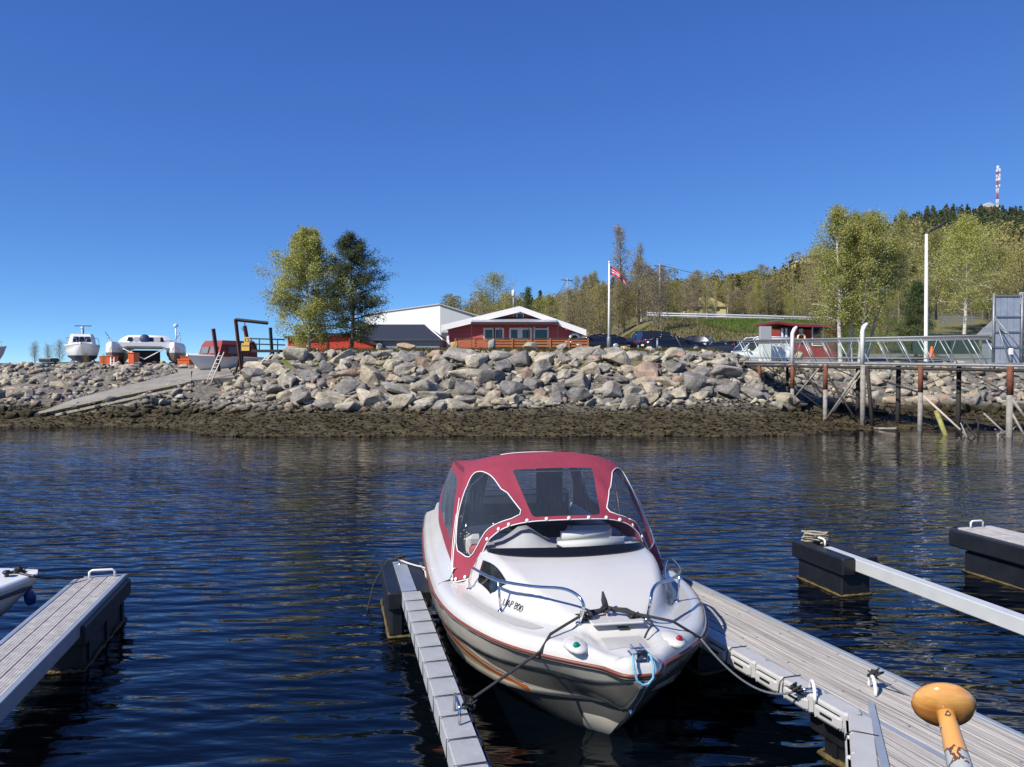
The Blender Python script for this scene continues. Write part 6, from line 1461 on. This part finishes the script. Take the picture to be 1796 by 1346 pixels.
mb.prism([(-1.6, y, z) for y, z in prof], (-7, 0, 0)); mb.prism([(-.9, y*.98, z0+.16+(z-z0)*.65) for y, z in prof], (-.72, 0, 0)); mb.build('bridge_deck', M_cwhite, ct)
mb = MB(); c_ = []
for z, wq, x0_ in ((z1-.02, 2.15, -2.2), (z1+.25, 2.0, -2.35), (z1+.5, 1.7, -2.6), (z1+.62, 1.45, -2.8)):
    c_.append([Vector((x0_-.9*(abs(k/8-1))**3, wq*(k/8-1), z)) for k in range(17)]+[Vector((-6.5, wq, z)), Vector((-6.5, -wq, z))])
mb.grid(c_, False, True); mb.add(c_[-1], [tuple(range(19))]); cbn = mb.build('coachroof', M_cwhite, ct)
for y0_, y1_ in ((-1.42, -1.02), (.28, .66), (1.05, 1.45)):
    q = MB(); q.prism([(-2.28-abs(y0_)*.02, y0_, z1+.08), (-2.28-abs(y1_)*.02, y1_, z1+.08), (-2.50, y1_*.92, z1+.44), (-2.50, y0_*.92, z1+.44)], (.06, 0, 0)); q.build('window', M_glassd, cbn)
q = MB(); q.lathe([(.36, -.05), (.40, 0), (.36, .05)], (-2.2, -.05, z1+.30), 12, Matrix.Rotation(R(75), 3, 'Y')); q.build('hatch_cover', M_navyb, cbn)
for yy in (-.62, .9):
    q = MB(); q.box((-2.26, yy, z1+.25), (.05, .5, .36)); q.build('blind', mat('grey_blind', (.45, .44, .42), .8), cbn)
for sg in (-1, 1):
    mb = MB(); mb.tube([(-.5, sg*1.55, z0+.02), (-.8, 0, .45)], .045, 6); mb.build('strut', M_whiteh, ct)
    mb = MB(); mb.tube([(-.2, sg*2.3, z1), (.1, sg*2.75, z1+.75)], .03, 5); mb.tube([(-1.5, sg*2.7, z1), (-1.5, sg*2.75, z1+.6)], .025, 5); mb.build('stanchion', M_steel, ct)
mb = MB(); mb.tube([(-2.5, 2.35, z1), (-2.5, 2.35, z1+1.35)], .06, 8); ml = mb.build('stern_mast', M_white, ct); mb = MB(); mb.lathe([(.05, 0), (.2, .08), (.2, .2), (.12, .3), (.02, .34)], (-2.5, 2.35, z1+1.3), 10); mb.build('radar_dome', mat('pale_blue_dome', (.45, .60, .68), .4), ml)
mb = MB(); 
for sg in (-1, 1):
    for x_ in (-1.5, -5): mb.box((x_, sg*hb, .08), (.5, .9, .3))
mb.box((-3.5, 0, .6), (2.5, 2.0, 1.2)); mb.build('keel_blocks', M_blacksteel, ct)['kind'] = 'stuff'
# canvas-topped motorboat under the gantry
YB = 46.; p = Q(372, 640, YB); g = 2.7
rb = thing('motorboat', 'white motorboat with a faded red canopy under the steel gantry', 'boat', (p.x-1.0, 45.0, g-.42), R(-122))
small_hull(rb, 7, 2.4, 1.15, twotone('white_over_blue', (.70, .70, .68), (.015, .04, .12), .32), None, wl=.42, fine=.45, sheer=.15, keelz=.0)
mb = MB(); c_ = []
for z, wq, x0_, x1_ in ((1.2, 1.0, -1.35, -4.2), (1.95, .95, -1.6, -4.2), (2.2, .82, -1.75, -4.1)): c_.append([Vector((x0_, -wq, z)), Vector((x0_, wq, z)), Vector((x1_, wq, z)), Vector((x1_, -wq, z))])
mb.grid(c_, False, True); mb.add(c_[-1], [(0, 1, 2, 3)]); cbn = mb.build('canopy', mat('faded_red_canvas', (.26, .045, .045), .85, .1), rb)
M_bluegl = mat('dusty_window', (.16, .18, .20), .25)
for y0_, y1_ in ((-.75, -.1), (.1, .75)):
    q = MB(); q.prism([(-1.39, y0_, 1.40), (-1.39, y1_, 1.40), (-1.53, y1_, 1.82), (-1.53, y0_, 1.82)], (.04, 0, 0)); q.build('window', M_bluegl, cbn)
for sg in (-1, 1):
    q = MB(); q.prism([(-2.0, sg*.99, 1.40), (-3.1, sg*.99, 1.40), (-3.1, sg*.955, 1.82), (-2.1, sg*.955, 1.82)], (0, sg*.03, 0)); q.build('window', M_bluegl, cbn)
mb = MB(); mb.box((-3, 0, -.2), (4.5, .4, .4)); mb.box((-1.6, 0, -.05), (.3, 1.5, .3)); mb.build('cradle', M_blacksteel, rb)
# gantry
YG = 44.; M_gant = mat('brown_gantry_steel', (.09, .028, .022), .7, .35, 5)
ga = thing('boat_gantry', 'rust-brown steel boat gantry over the slipway head', 'gantry')
for a_, b_, r, m_ in (((413, 560), (424, 655), .11, M_gant), ((413, 561), (470, 567), .10, M_blacksteel), ((424, 610), (410, 668), .07, M_blacksteel), ((422, 600), (428, 665), .06, M_blacksteel), ((474, 575), (478, 632), .10, M_blacksteel), ((478, 618), (486, 635), .08, M_blacksteel), ((478, 618), (470, 634), .08, M_blacksteel), ((374, 577), (384, 652), .12, M_gant), ((429, 572), (437, 616), .12, M_gant)):
    mb = MB(); mb.tube([Q(*a_, YG), Q(*b_, YG)], r, 4, smooth=False); mb.build('steel_leg', m_, ga)
mb = MB(); mb.box(Q(465, 616, YG+.5), (Q(500, 616, YG).x-Q(436, 616, YG).x, 1.4, .14)); mb.build('walkway', M_blacksteel, ga)
for y in (594, 603.5):
    mb = MB(); mb.tube([Q(437, y, YG), Q(500, y+2, YG)], .04, 5); mb.build('handrail', M_blacksteel, ga)
for x in (455, 487):
    mb = MB(); mb.tube([Q(x, 595, YG), Q(x, 616, YG)], .035, 5); mb.build('post', M_blacksteel, ga)
mb = MB(); mb.tube([Q(440, 596, YG), Q(452, 616, YG)], .05, 5); mb.tube([Q(436, 594, YG), Q(423, 575, YG)], .02, 5); mb.build('brace', M_blacksteel, ga)
mb = MB(); mb.tube([Q(429.5, 561, YG), Q(429.5, 572, YG)], .03, 5); mb.build('chain', M_rust, ga)
yel = mat('yellow_sign', (.62, .42, .10), .6, .1)
sg_ = thing('load_sign', 'yellow load limit sign plate reading 12 TONN on the gantry', 'sign')
for px, py, w, h, tx, sz in ((433, 597, .33, .36, '12', .30), (430.5, 609, .46, .44, 'TONN', .145)):
    q = Q(px, py, YG-.25); mb = MB(); mb.bbox(q, (w, .03, h), 0, .006); b_ = mb.build('plate', yel, sg_)
    me = text_mesh(tx, sz, .002); me.materials.append(M_ink); o = link('lettering', me, b_); o.rotation_euler = (R(90), 0, 0); o.location = q+Vector((0, -.02, .06 if tx == 'TONN' else 0))
# ladders
def ladder(a_, b_, w, n, lab, m_):
    t = thing('ladder', lab, 'ladder'); a_, b_ = Vector(a_), Vector(b_); sd = Vector((w/2, 0, 0))
    for sgx in (-1, 1): mb = MB(); mb.tube([a_+sd*sgx, b_+sd*sgx], .035, 5); mb.build('stile', m_, t)
    for k in range(1, n): q = a_.lerp(b_, k/n); mb = MB(); mb.tube([q-sd, q+sd], .022, 5); mb.build('rung', m_, t)
ladder(Q(366, 672, 42.2), Q(389, 618, 43.1), .26, 8, 'pale leaning ladder against the red-canopied motorboat', mat('ladder_alu', (.62, .56, .50), .6))
ladder(Q(197, 652, 47.5), Q(197, 627, 48.2), .22, 5, 'short white ladder beside the orange crate', M_white)
ladder(Q(455, 642, 43.6), Q(476, 620, 43.9), .20, 6, 'white ladder lying up the boulders right of the gantry', M_white)
# crates and clutter
def crate(px, py, w, h, d, m_, lab, cat='crate', rz=.1):
    q = Q(px, py, d); t = thing('storage_crate', lab, cat, (q.x, d, hz(q.x, d)), rz)
    zb = q.z-hz(q.x, d); mb = MB(); mb.bbox((0, 0, max(.02, zb+h/2)), (w, .9, h), 0, .03); mb.build('box', m_, t)
    mb = MB(); mb.bbox((0, 0, max(.02, zb+h/2)+h/2+.03), (w+.06, .96, .06), 0, .02); mb.build('lid', m_, t)
crate(191, 643, .80, .62, 49, M_orange, 'orange plastic crate between the cabin boat and the catamaran')
crate(235, 643, .38, .85, 50, M_orange, 'narrow orange bin under the catamaran bow')
crate(326, 640, .75, .30, 49, M_orange, 'low orange crate left of the red-canopied motorboat')
crate(348, 640, .65, .50, 50, mat('pale_bag', (.55, .55, .52), .8), 'pale grey bulk bag beside the red-canopied motorboat', 'bag')
crate(337, 634, 1.3, .30, 53, mat('orange_tarp', (.45, .10, .03), .8), 'orange tarpaulin-covered heap behind the pale bag', 'heap')
def heap(name, lab, cat, px, py, d, n, r, cols, seed):
    t = thing(name, lab, cat); rg = random.Random(seed)
    for k in range(n):
        q = Q(px+rg.uniform(-r, r), py-rg.uniform(0, 8), d+rg.uniform(-.4, .4)); mb = MB(); mb.bbox(q, (rg.uniform(.2, .6), rg.uniform(.2, .5), rg.uniform(.15, .35)), rg.uniform(0, 3), .04); mb.build('bundle', cols[k % len(cols)], t)
heap('gear_heap', 'heap of stored boat gear and yellow-grey bundles under the catamaran', 'gear', 266, 645, 49, 16, 22, [M_blacksteel, mat('dull_yellow', (.35, .30, .08), .8), M_grime, M_dark], 3)
heap('white_bundle', 'white and blue sacks at the foot of the narrow orange bin', 'sacks', 238, 650, 48.5, 4, 6, [M_white, mat('pale_blue_sack', (.35, .45, .6), .8)], 5)
tr = thing('scrap_trailer', 'small dark trailer standing among the rocks left of the cabin boat', 'trailer'); q = Q(86, 632, 49)
mb = MB(); mb.bbox(q, (.85, .9, .25), 0, .06); mb.bbox(q+Vector((0, 0, -.3)), (.7, .7, .3), 0, .05); mb.build('box', M_dark, tr)
mb = MB(); mb.tube([q+Vector((.4, 0, -.1)), q+Vector((.5, -.1, -.5))], .05, 5); mb.build('drawbar', M_rust, tr)
bl_ = thing('cabin_boat', 'stern of a pale boat cut off at the far left edge', 'boat', (Q(11, 630, 52).x, 52, 2.9), R(0)); small_hull(bl_, 5, 2.2, 1.1, mat('pale_grey_hull', (.45, .45, .46), .4), fine=.4)
mb = MB(); mb.tube([(-.3, 0, 1.2), (-.3, 0, 1.65), (-1.5, -.8, 1.7)], .02, 5); mb.build('rail', M_steel, bl_)
for i, (px, d, lab) in enumerate(((1358, 62, 'white boat on a trailer seen through the pier railing'),)):
    pass
dbk = thing('distant_boats', 'row of pale covered boats far behind the orange heap', 'boats')
for k, px in enumerate((318, 340, 358)):
    q = Q(px, 630, 95); mb = MB(); mb.bbox((q.x, 95, q.z+.2), (1.9, 4, .9), 0, .3); mb.build('boat_cover', mat('pale_blue_cover', (.38, .48, .58), .6) if k != 1 else M_white, dbk)
# hillside houses and mast
def house(px, py, d, w, h, m_, roofm, lab):
    q = Q(px, py, d); t = thing('hillside_house', lab, 'house', (q.x, d, q.z)); mb = MB(); mb.box((0, 2, h/2-1.5), (w, 5, h+3)); mb.build('wall', m_, t)
    mb = MB(); mb.prism([(-w/2-.5, -.8, h), (w/2+.5, -.8, h), (0, -.8, h+w*.28)], (0, 6, 0)); mb.build('roof', roofm, t)
    for k in (-.25, .25): mb = MB(); mb.box((w*k, -.52, h*.5), (w*.16, .06, h*.4)); mb.build('window', M_glassd, t)
M_yel = mat('yellow_house', (.60, .40, .10), .7)
house(1411, 477, 330, 8, 4, M_yel, M_white, 'yellow house high on the slope left of the birch clump')
house(1238, 549, 128, 6.5, 1.0, mat('pale_yellow_house', (.55, .48, .25), .7), mat('ochre_gable', (.5, .42, .2), .7), 'pale yellow gable showing just above the guard rail')
house(1735, 374, 545, 13, 4, mat('brown_lodge', (.16, .10, .06), .8), mat('pale_lodge_roof', (.5, .49, .46), .7), 'hilltop lodge with pale roof at the foot of the mast')
q = Q(1749, 362, 550); mt = thing('radio_mast', 'red and white lattice radio mast on the hilltop', 'mast', (q.x, 550, q.z-3)); Hm = Q(1749, 291, 550).z-q.z+3
for k in range(8):
    z0, z1 = Hm*k/8, Hm*(k+1)/8; wq = 1.1 if k < 5 else .8; m_ = [mat('mast_red', (.35, .03, .03), .6), M_white][k % 2] if k > 1 else M_white
    mb = MB()
    for sx in (-1, 1):
        for sy in (-1, 1): mb.tube([(sx*wq/2, sy*wq/2, z0), (sx*wq/2, sy*wq/2, z1)], .16, 4)
    for j in range(4):
        za_, zb__ = z0+(z1-z0)*j/4, z0+(z1-z0)*(j+1)/4; mb.tube([(-wq/2, -wq/2, za_), (wq/2, -wq/2, zb__)], .10, 4); mb.tube([(wq/2, wq/2, za_), (-wq/2, wq/2, zb__)], .10, 4)
    mb.build('lattice_section', m_, mt)
for z, s_ in ((Hm*.78, .9), (Hm*.7, .9), (Hm*.55, .8), (Hm*.05, 1.2), (Hm*.9, .9)):
    mb = MB(); mb.box((.9, -.6, z), (s_, s_, s_*2.4)); mb.box((-.9, -.5, z-.5), (s_, s_, s_*2)); mb.build('antenna_panel', M_white, mt)
# ------------------------------------------------------------------ TREES
M_birchbark = mat('birch_bark', (.70, .67, .61), .8, col2=(.22, .20, .18), vscale=2.5, stretch=(1.5, 1.5, 5))
M_bark = mat('brown_bark', (.13, .09, .065), .9, .35, 8)
M_twig = mat('grey_twigs', (.17, .14, .115), .9, .2, 5)
LF_birch = leafmat('young_birch_leaves', (.25, .265, .065), (.46, .45, .14))
LF_olive = leafmat('budding_leaves', (.24, .22, .075), (.44, .38, .15))
LF_brown = leafmat('brown_buds', (.26, .22, .14), (.42, .35, .22))
LF_pine = leafmat('pine_needles', (.05, .08, .035), (.16, .185, .08), .3)
LF_spruce = leafmat('spruce_needles', (.035, .06, .025), (.11, .155, .05), .25)
def leaves(centers, size, rs, asp=.55, up=.0, tri=False):
    c = np.asarray(centers, np.float32); n = len(c)
    a = rs.normal(size=(n, 3)); a[:, 2] *= (1-up); a /= np.linalg.norm(a, axis=1)[:, None]
    b = rs.normal(size=(n, 3)); b -= (b*a).sum(1)[:, None]*a; b /= np.linalg.norm(b, axis=1)[:, None]
    s = (size*rs.uniform(.6, 1.4, n))[:, None].astype(np.float32)
    if tri:
        V = np.stack([c-a*s-b*s*asp, c+a*s, c-a*s*.6+b*s*asp], 1).reshape(-1, 3); F = np.arange(3*n).reshape(n, 3)
    else:
        V = np.stack([c-a*s, c-b*s*asp, c+a*s, c+b*s*asp], 1).reshape(-1, 3); F = np.arange(4*n).reshape(n, 4)
    return V, F
def tree_meshes(seed, H, Rc, prof, nb=40, nleaf=5000, lsize=.10, droop=.4, up=.5, h0=.12, tr=.16, lean=(0, 0), bark=None, leaf=None, jit=.22, sub=4, strands=0, asp=.55, wander=.25, asym=0.):
    rs = np.random.RandomState(seed); rg = random.Random(seed); tb = MB()
    P_ = []; ox = oy = 0
    for i in range(9):
        t = i/8; P_.append(Vector((lean[0]*t*H+ox, lean[1]*t*H+oy, H*.97*t))); ox += rg.gauss(0, wander*.18); oy += rg.gauss(0, wander*.18)
    tb.tube([P_[0]-Vector((0, 0, .4))]+P_, [tr*1.25]+[tr*(1-.9*(i/8)) for i in range(9)], 8)
    def trunk(t): x = min(7.999, max(0, t*8)); i = int(x); return P_[i].lerp(P_[i+1], x-i)
    cen = []; wts = []
    def branch(p0, az, el, ln, r, depth):
        n = 5; pts = [Vector(p0)]; d = Vector((math.cos(az)*math.cos(el), math.sin(az)*math.cos(el), math.sin(el)))
        for k in range(n):
            d = (d+Vector((rg.gauss(0, .14), rg.gauss(0, .14), rg.gauss(0, .10)-droop*(.28 if depth else .16)*(k/n+.3)))).normalized(); pts.append(pts[-1]+d*(ln/n))
        tb.tube(pts, [r*(1-.8*k/n) for k in range(n+1)], 4 if depth == 0 else 3, cap=False)
        lo = 2 if depth == 0 else 1
        for k in range(lo, n+1):
            for _ in range(2 if depth == 0 else 3): cen.append(pts[k].lerp(pts[k-1], rg.random())); wts.append(1.)
        if strands and depth:
            for _ in range(strands):
                q = pts[rg.randint(2, n)].copy(); L_ = rg.uniform(.3, 1.1)*Rc*.35
                for m in range(6): cen.append(q+Vector((rg.gauss(0, .04), rg.gauss(0, .04), -L_*m/6))); wts.append(.8)
        if depth == 0:
            for _ in range(sub):
                k = rg.randint(1, n-1); branch(pts[k], az+rg.uniform(-1.1, 1.1), el*.6+rg.uniform(-.3, .4), ln*rg.uniform(.3, .55), r*.5, 1)
    for i in range(nb):
        t = h0+(1-h0)*((i+rg.random())/nb)**.9; t = min(t, .985); az = i*2.39996+rg.uniform(-.5, .5)
        ln = Rc*prof(t)*rg.uniform(.6, 1.12)*(1+asym*math.cos(az)); branch(trunk(t), az, up+rg.uniform(-.25, .25)+.5*max(0, t-.7), ln, max(.012, tr*.35*(1-t)+.012), 0)
    cen = np.array([tuple(c) for c in cen]); idx = rs.randint(0, len(cen), nleaf)
    c = cen[idx]+rs.normal(size=(nleaf, 3))*jit*np.array([1, 1, .8])
    V, F = leaves(c, lsize, rs, asp)
    return tb.mesh('trunk', bark or M_bark), raw('crown', V, F, leaf or LF_birch, 'mesh')
def plant(name, ms, x, y, lab, cat='tree', z=None, rz=0., s=1., group=None):
    t = thing(name, lab, cat, (x, y, hz(x, y) if z is None else z), rz, group); t.scale = (s, s, s)
    link('trunk', ms[0], t); link('crown', ms[1], t); return t
def at(px, d): return (px-CXP)/FPX*d
pb = crv([0, .12, .3, .5, .7, .85, 1], [.35, .75, 1.0, .92, .62, .42, .12])
ms = tree_meshes(1, 7.9, 3.25, pb, 80, 62000, .048, .85, .50, .07, .15, (-.0, 0), M_birchbark, LF_birch, .15, 4, 4, asym=0)
plant('birch_tree', ms, at(541, 48.5), 48.5, 'full weeping birch with yellow-green young leaves left of the dark pine')
ppn = crv([0, .1, .2, .4, .6, .8, 1], [.2, .55, .95, 1.0, .80, .62, .12])
ms = tree_meshes(2, 7.25, 2.5, ppn, 54, 40000, .06, .10, .28, .10, .15, (.0, 0), M_bark, LF_pine, .17, 5, 0, .30, asym=.12)
plant('pine_tree', ms, at(616, 48.), 48., 'dark green pine standing close right of the big weeping birch')
# birch clump on the right
pc = crv([0, .2, .4, .6, .8, 1], [.25, .7, 1., .95, .7, .2])
for k, (px, d, H_, ln, lab) in enumerate(((1474, 58, 11.7, -.03, 'slender tall birch at the left of the birch clump by the red kiosk'), (1492, 59, 11.4, .02, 'straight white-stemmed birch second in the clump by the red kiosk'), (1508, 57.5, 11.3, .09, 'birch leaning gently right in the clump in front of the red kiosk'), (1518, 60, 9.6, .24, 'strongly leaning birch with a bare pale stem right of the kiosk clump'))):
    ms = tree_meshes(10+k, H_, 2.6, pc, 50, 24000 if k < 3 else 12000, .055, .55, .75, .22 if k < 3 else .5, .18, (ln, 0), M_birchbark, LF_birch, .22, 4, 2)
    plant('birch_tree', ms, at(px, d), d, lab, z=3.3)
ms = tree_meshes(20, 12.6, 4.0, pc, 64, 32000, .062, .6, .6, .22, .20, (-.005, 0), M_birchbark, LF_birch, .28, 4, 3)
plant('birch_tree', ms, at(1690, 80), 80, 'large broad birch with a thick white stem behind the pier screen')
ps = crv([0, .08, .3, .6, .85, 1], [.85, 1., .88, .6, .3, .06])
ms = tree_meshes(21, 6.0, 2.0, ps, 80, 24000, .055, .12, .12, .03, .14, (0, 0), M_bark, LF_spruce, .16, 4, 0, .32)
plant('spruce_tree', ms, at(1606, 56), 56, 'bushy dark green spruce beside the white lamp post', z=3.2)
# shared kinds for the wood
po = crv([0, .2, .5, .8, 1], [.4, .85, 1., .6, .12]); pn_ = crv([0, .2, .5, .8, 1], [.5, .9, 1., .7, .2])
K_slim = [tree_meshes(30+i, 12, 1.9, po, 34, 4200+1200*i, .06, .15, .95, .18, .12, ((-1)**i*.02, 0), M_twig if i else M_birchbark, (LF_olive, LF_brown, LF_birch)[i], .26, 4, 0) for i in range(3)]
K_round = [tree_meshes(40+i, 9, 3.2, pn_, 48, 7500, .065, .3, .7, .12, .13, (0, 0), M_twig, (LF_olive, LF_brown, LF_birch)[i], .32, 4, 1) for i in range(3)]
K_shrub = [tree_meshes(50+i, 5, 2.4, crv([0, .3, 1], [.9, 1., .5]), 46, 2400, .05, .05, 1.05, .02, .05, (0, 0), M_twig, (LF_brown, LF_olive)[i], .3, 5, 0) for i in range(2)]
K_fir = [tree_meshes(60+i, 8, 1.7, ps, 60, 8000, .07, .1, .1, .04, .12, (0, 0), M_bark, LF_spruce, .18, 3, 0, .35) for i in range(2)]
spec = [(1090, 105, K_slim[1], 1.25, 'tallest slender budding tree just right of the flagpole'), (1118, 100, K_round[1], .95, 'grey-brown round tree right of the tallest slender one'),
 (1153, 84, K_shrub[0], 1.3, 'bare many-stemmed grey tree above the parked dark cars'), (1050, 92, K_round[0], .9, 'olive budding tree directly left of the flagpole'), (926, 95, K_fir[0], 1.02, 'dark fir rising behind the right half of the clubhouse roof'),
 (945, 102, K_fir[1], .85, 'smaller fir tucked right of the dark fir behind the clubhouse'), (866, 120, K_round[2], 1.25, 'rounded birch behind the clubhouse roof left of the antenna'), (888, 112, K_round[0], .9, 'low olive tree right of the rounded birch behind the clubhouse'),
 (962, 90, K_round[2], .75, 'yellow-green tree behind the right roof slope of the clubhouse'), (1000, 94, K_round[1], .85, 'brown budding tree between clubhouse and flagpole'), (1020, 88, K_shrub[1], 1.3, 'low grey scrub tree beside the clubhouse corner'),
 (1215, 106, K_round[1], .72, 'pale brown bush tree at the left end of the guard rail'), (772, 150, K_round[1], 1.0, 'small tree peeping over the peak of the pale hall'), (845, 130, K_round[1], .9, 'low brown tree at the right foot of the hall roof'),
 (1333, 205, K_round[0], .9, 'lone round tree standing on the skyline above the road'), (1575, 88, K_slim[2], 1.12, 'yellow-green tree right of the leaning birch'), (1640, 95, K_round[2], 1.25, 'broad olive tree between the lamp post and the big birch'),
 (1745, 88, K_round[2], 1.0, 'yellow-green tree left of the screen top'), (1785, 84, K_round[0], 1.0, 'olive tree behind the screen at the right edge'), (1430, 92, K_round[0], 1.0, 'olive tree left of the birch clump'), (1466, 61, K_round[2], .55, 'low leafy tree in front of the right half of the red kiosk'), (1555, 70, K_round[2], .68, 'low leafy tree between the birch clump and the spruce'),
 (1796, 76, K_fir[0], .8, 'dark fir cut off at the right edge above the screen')]
for i, (px, d, ms, s, lab) in enumerate(spec):
    x = at(px, d); z = hz(x, d)-.2 if d < 140 else hill_z(x, d)
    nm = 'fir_tree' if ms in K_fir else ('shrub' if ms in K_shrub else 'birch_tree' if 'birch' in lab else 'budding_tree')
    if px == 1333: z = Q(px, 488, d).z-4.5
    if px == 772: z = 5
    plant(nm, ms, x, d, lab, z=z, rz=i*1.7, s=s)
rg = random.Random(8); n_ = 0
allk = K_slim*3+K_round*2+K_shrub
for k in range(170):
    d = rg.uniform(98, 138); px = rg.choice([rg.uniform(985, 1460), rg.uniform(1400, 1800), rg.uniform(840, 1150)])
    if 1165 < px < 1420 and d < 112: d += 18
    x = at(px, d); s = rg.uniform(.55, .95)
    if 1165 < px < 1425: s *= .72
    if px < 985: s *= .62
    plant('budding_tree', allk[rg.randrange(len(allk))], x, d, 'budding olive-brown tree in the wood behind the shore', z=hz(x, d)-.3, rz=rg.uniform(0, 6.28), s=s, group='trees in the wood behind the shore')
# far forest: one mass
def forest(name, n, arange, yrange, choose, lab, seed, cnt, mats, fine=1.):
    rs = np.random.RandomState(seed); Vs = []; Fs = []; mi = []; o = 0
    for k in range(n):
        a = rs.uniform(*arange); y = rs.uniform(*yrange); c = choose(a, y, rs)
        if not c: continue
        kind, H_ = c; x = a*y; z = hill_z(x, y); H_ *= rs.uniform(.65, 1.25); t = rs.uniform(0, 1, cnt)**.8
        if kind < 2: r = H_*.17*(1-t)**.8+.15; hh = H_*(.06+.94*t)
        else: r = H_*.30*np.sqrt(np.clip(1-(2*t-1)**2, 0, 1))*rs.uniform(.5, 1, cnt)+.2; hh = H_*(.15+.85*t)
        g = rs.uniform(0, 6.28, cnt); rr = r*np.sqrt(rs.uniform(.1, 1, cnt))
        c3 = np.stack([x+rr*np.cos(g), y+rr*np.sin(g), z+hh], 1); V, F = leaves(c3, H_*(.068 if kind < 2 else .052)*fine, rs, .6, 0, True)
        Vs.append(V); Fs.append(F+o); o += len(V); mi += [kind]*len(F)
    raw(name, np.concatenate(Vs), np.concatenate(Fs), mats, None, False, mi, kind='stuff', label=lab)
LF_f1 = leafmat('far_pine', (.06, .08, .035), (.15, .16, .065), .25); LF_f2 = leafmat('far_spruce', (.04, .055, .03), (.095, .115, .05), .2)
def ch(a, y, rs):
    up = (y-150)/420; nz = noise.noise(Vector((a*9, y*.012, 2)))
    if a < .36: return (2 if rs.rand() < .75 else 1, 8) if nz > -.5 else None
    con = up > .52+.30*nz-.25*(a-.45)
    if con: return (rs.randint(0, 2), 9)
    return (2 if rs.rand() < .85 else 0, 10)
forest('hill_forest', 4600, (-.12, .85), (230, 640), ch, 'forest of pines and budding birches covering the hill', 3, 70, [LF_f1, LF_f2, LF_olive])
forest('near_forest', 900, (-.12, .85), (146, 245), ch, 'budding wood on the lower slope behind the road', 7, 700, [LF_f1, LF_f2, LF_olive], .36)
forest('skyline_forest', 700, (.36, .85), (520, 590), lambda a, y, rs: (rs.randint(0, 2), 8), 'dark pines along the hill skyline', 4, 60, [LF_f1, LF_f2])
# dry shrubs on the left shore
for i, (px, d, s, lab) in enumerate(((62, 55, .30, 'thin dry shrub above the rocks at the far left'), (105, 54, .32, 'yellowish dry shrub just left of the cabin boat'), (85, 58, .28, 'sparse shrub between the two dry bushes on the left'))):
    plant('shrub', K_shrub[i % 2], at(px, d), d, lab, 'shrub', s=s, rz=i)
for i, (px, d, s, lab) in enumerate(((150, 46.6, .18, 'olive weed bush among the rocks below the cabin boat'), (182, 46.8, .15, 'small dry bush beside the white ladder'))):
    plant('shrub', K_shrub[1], at(px, d), d, lab, 'shrub', s=s, rz=i)
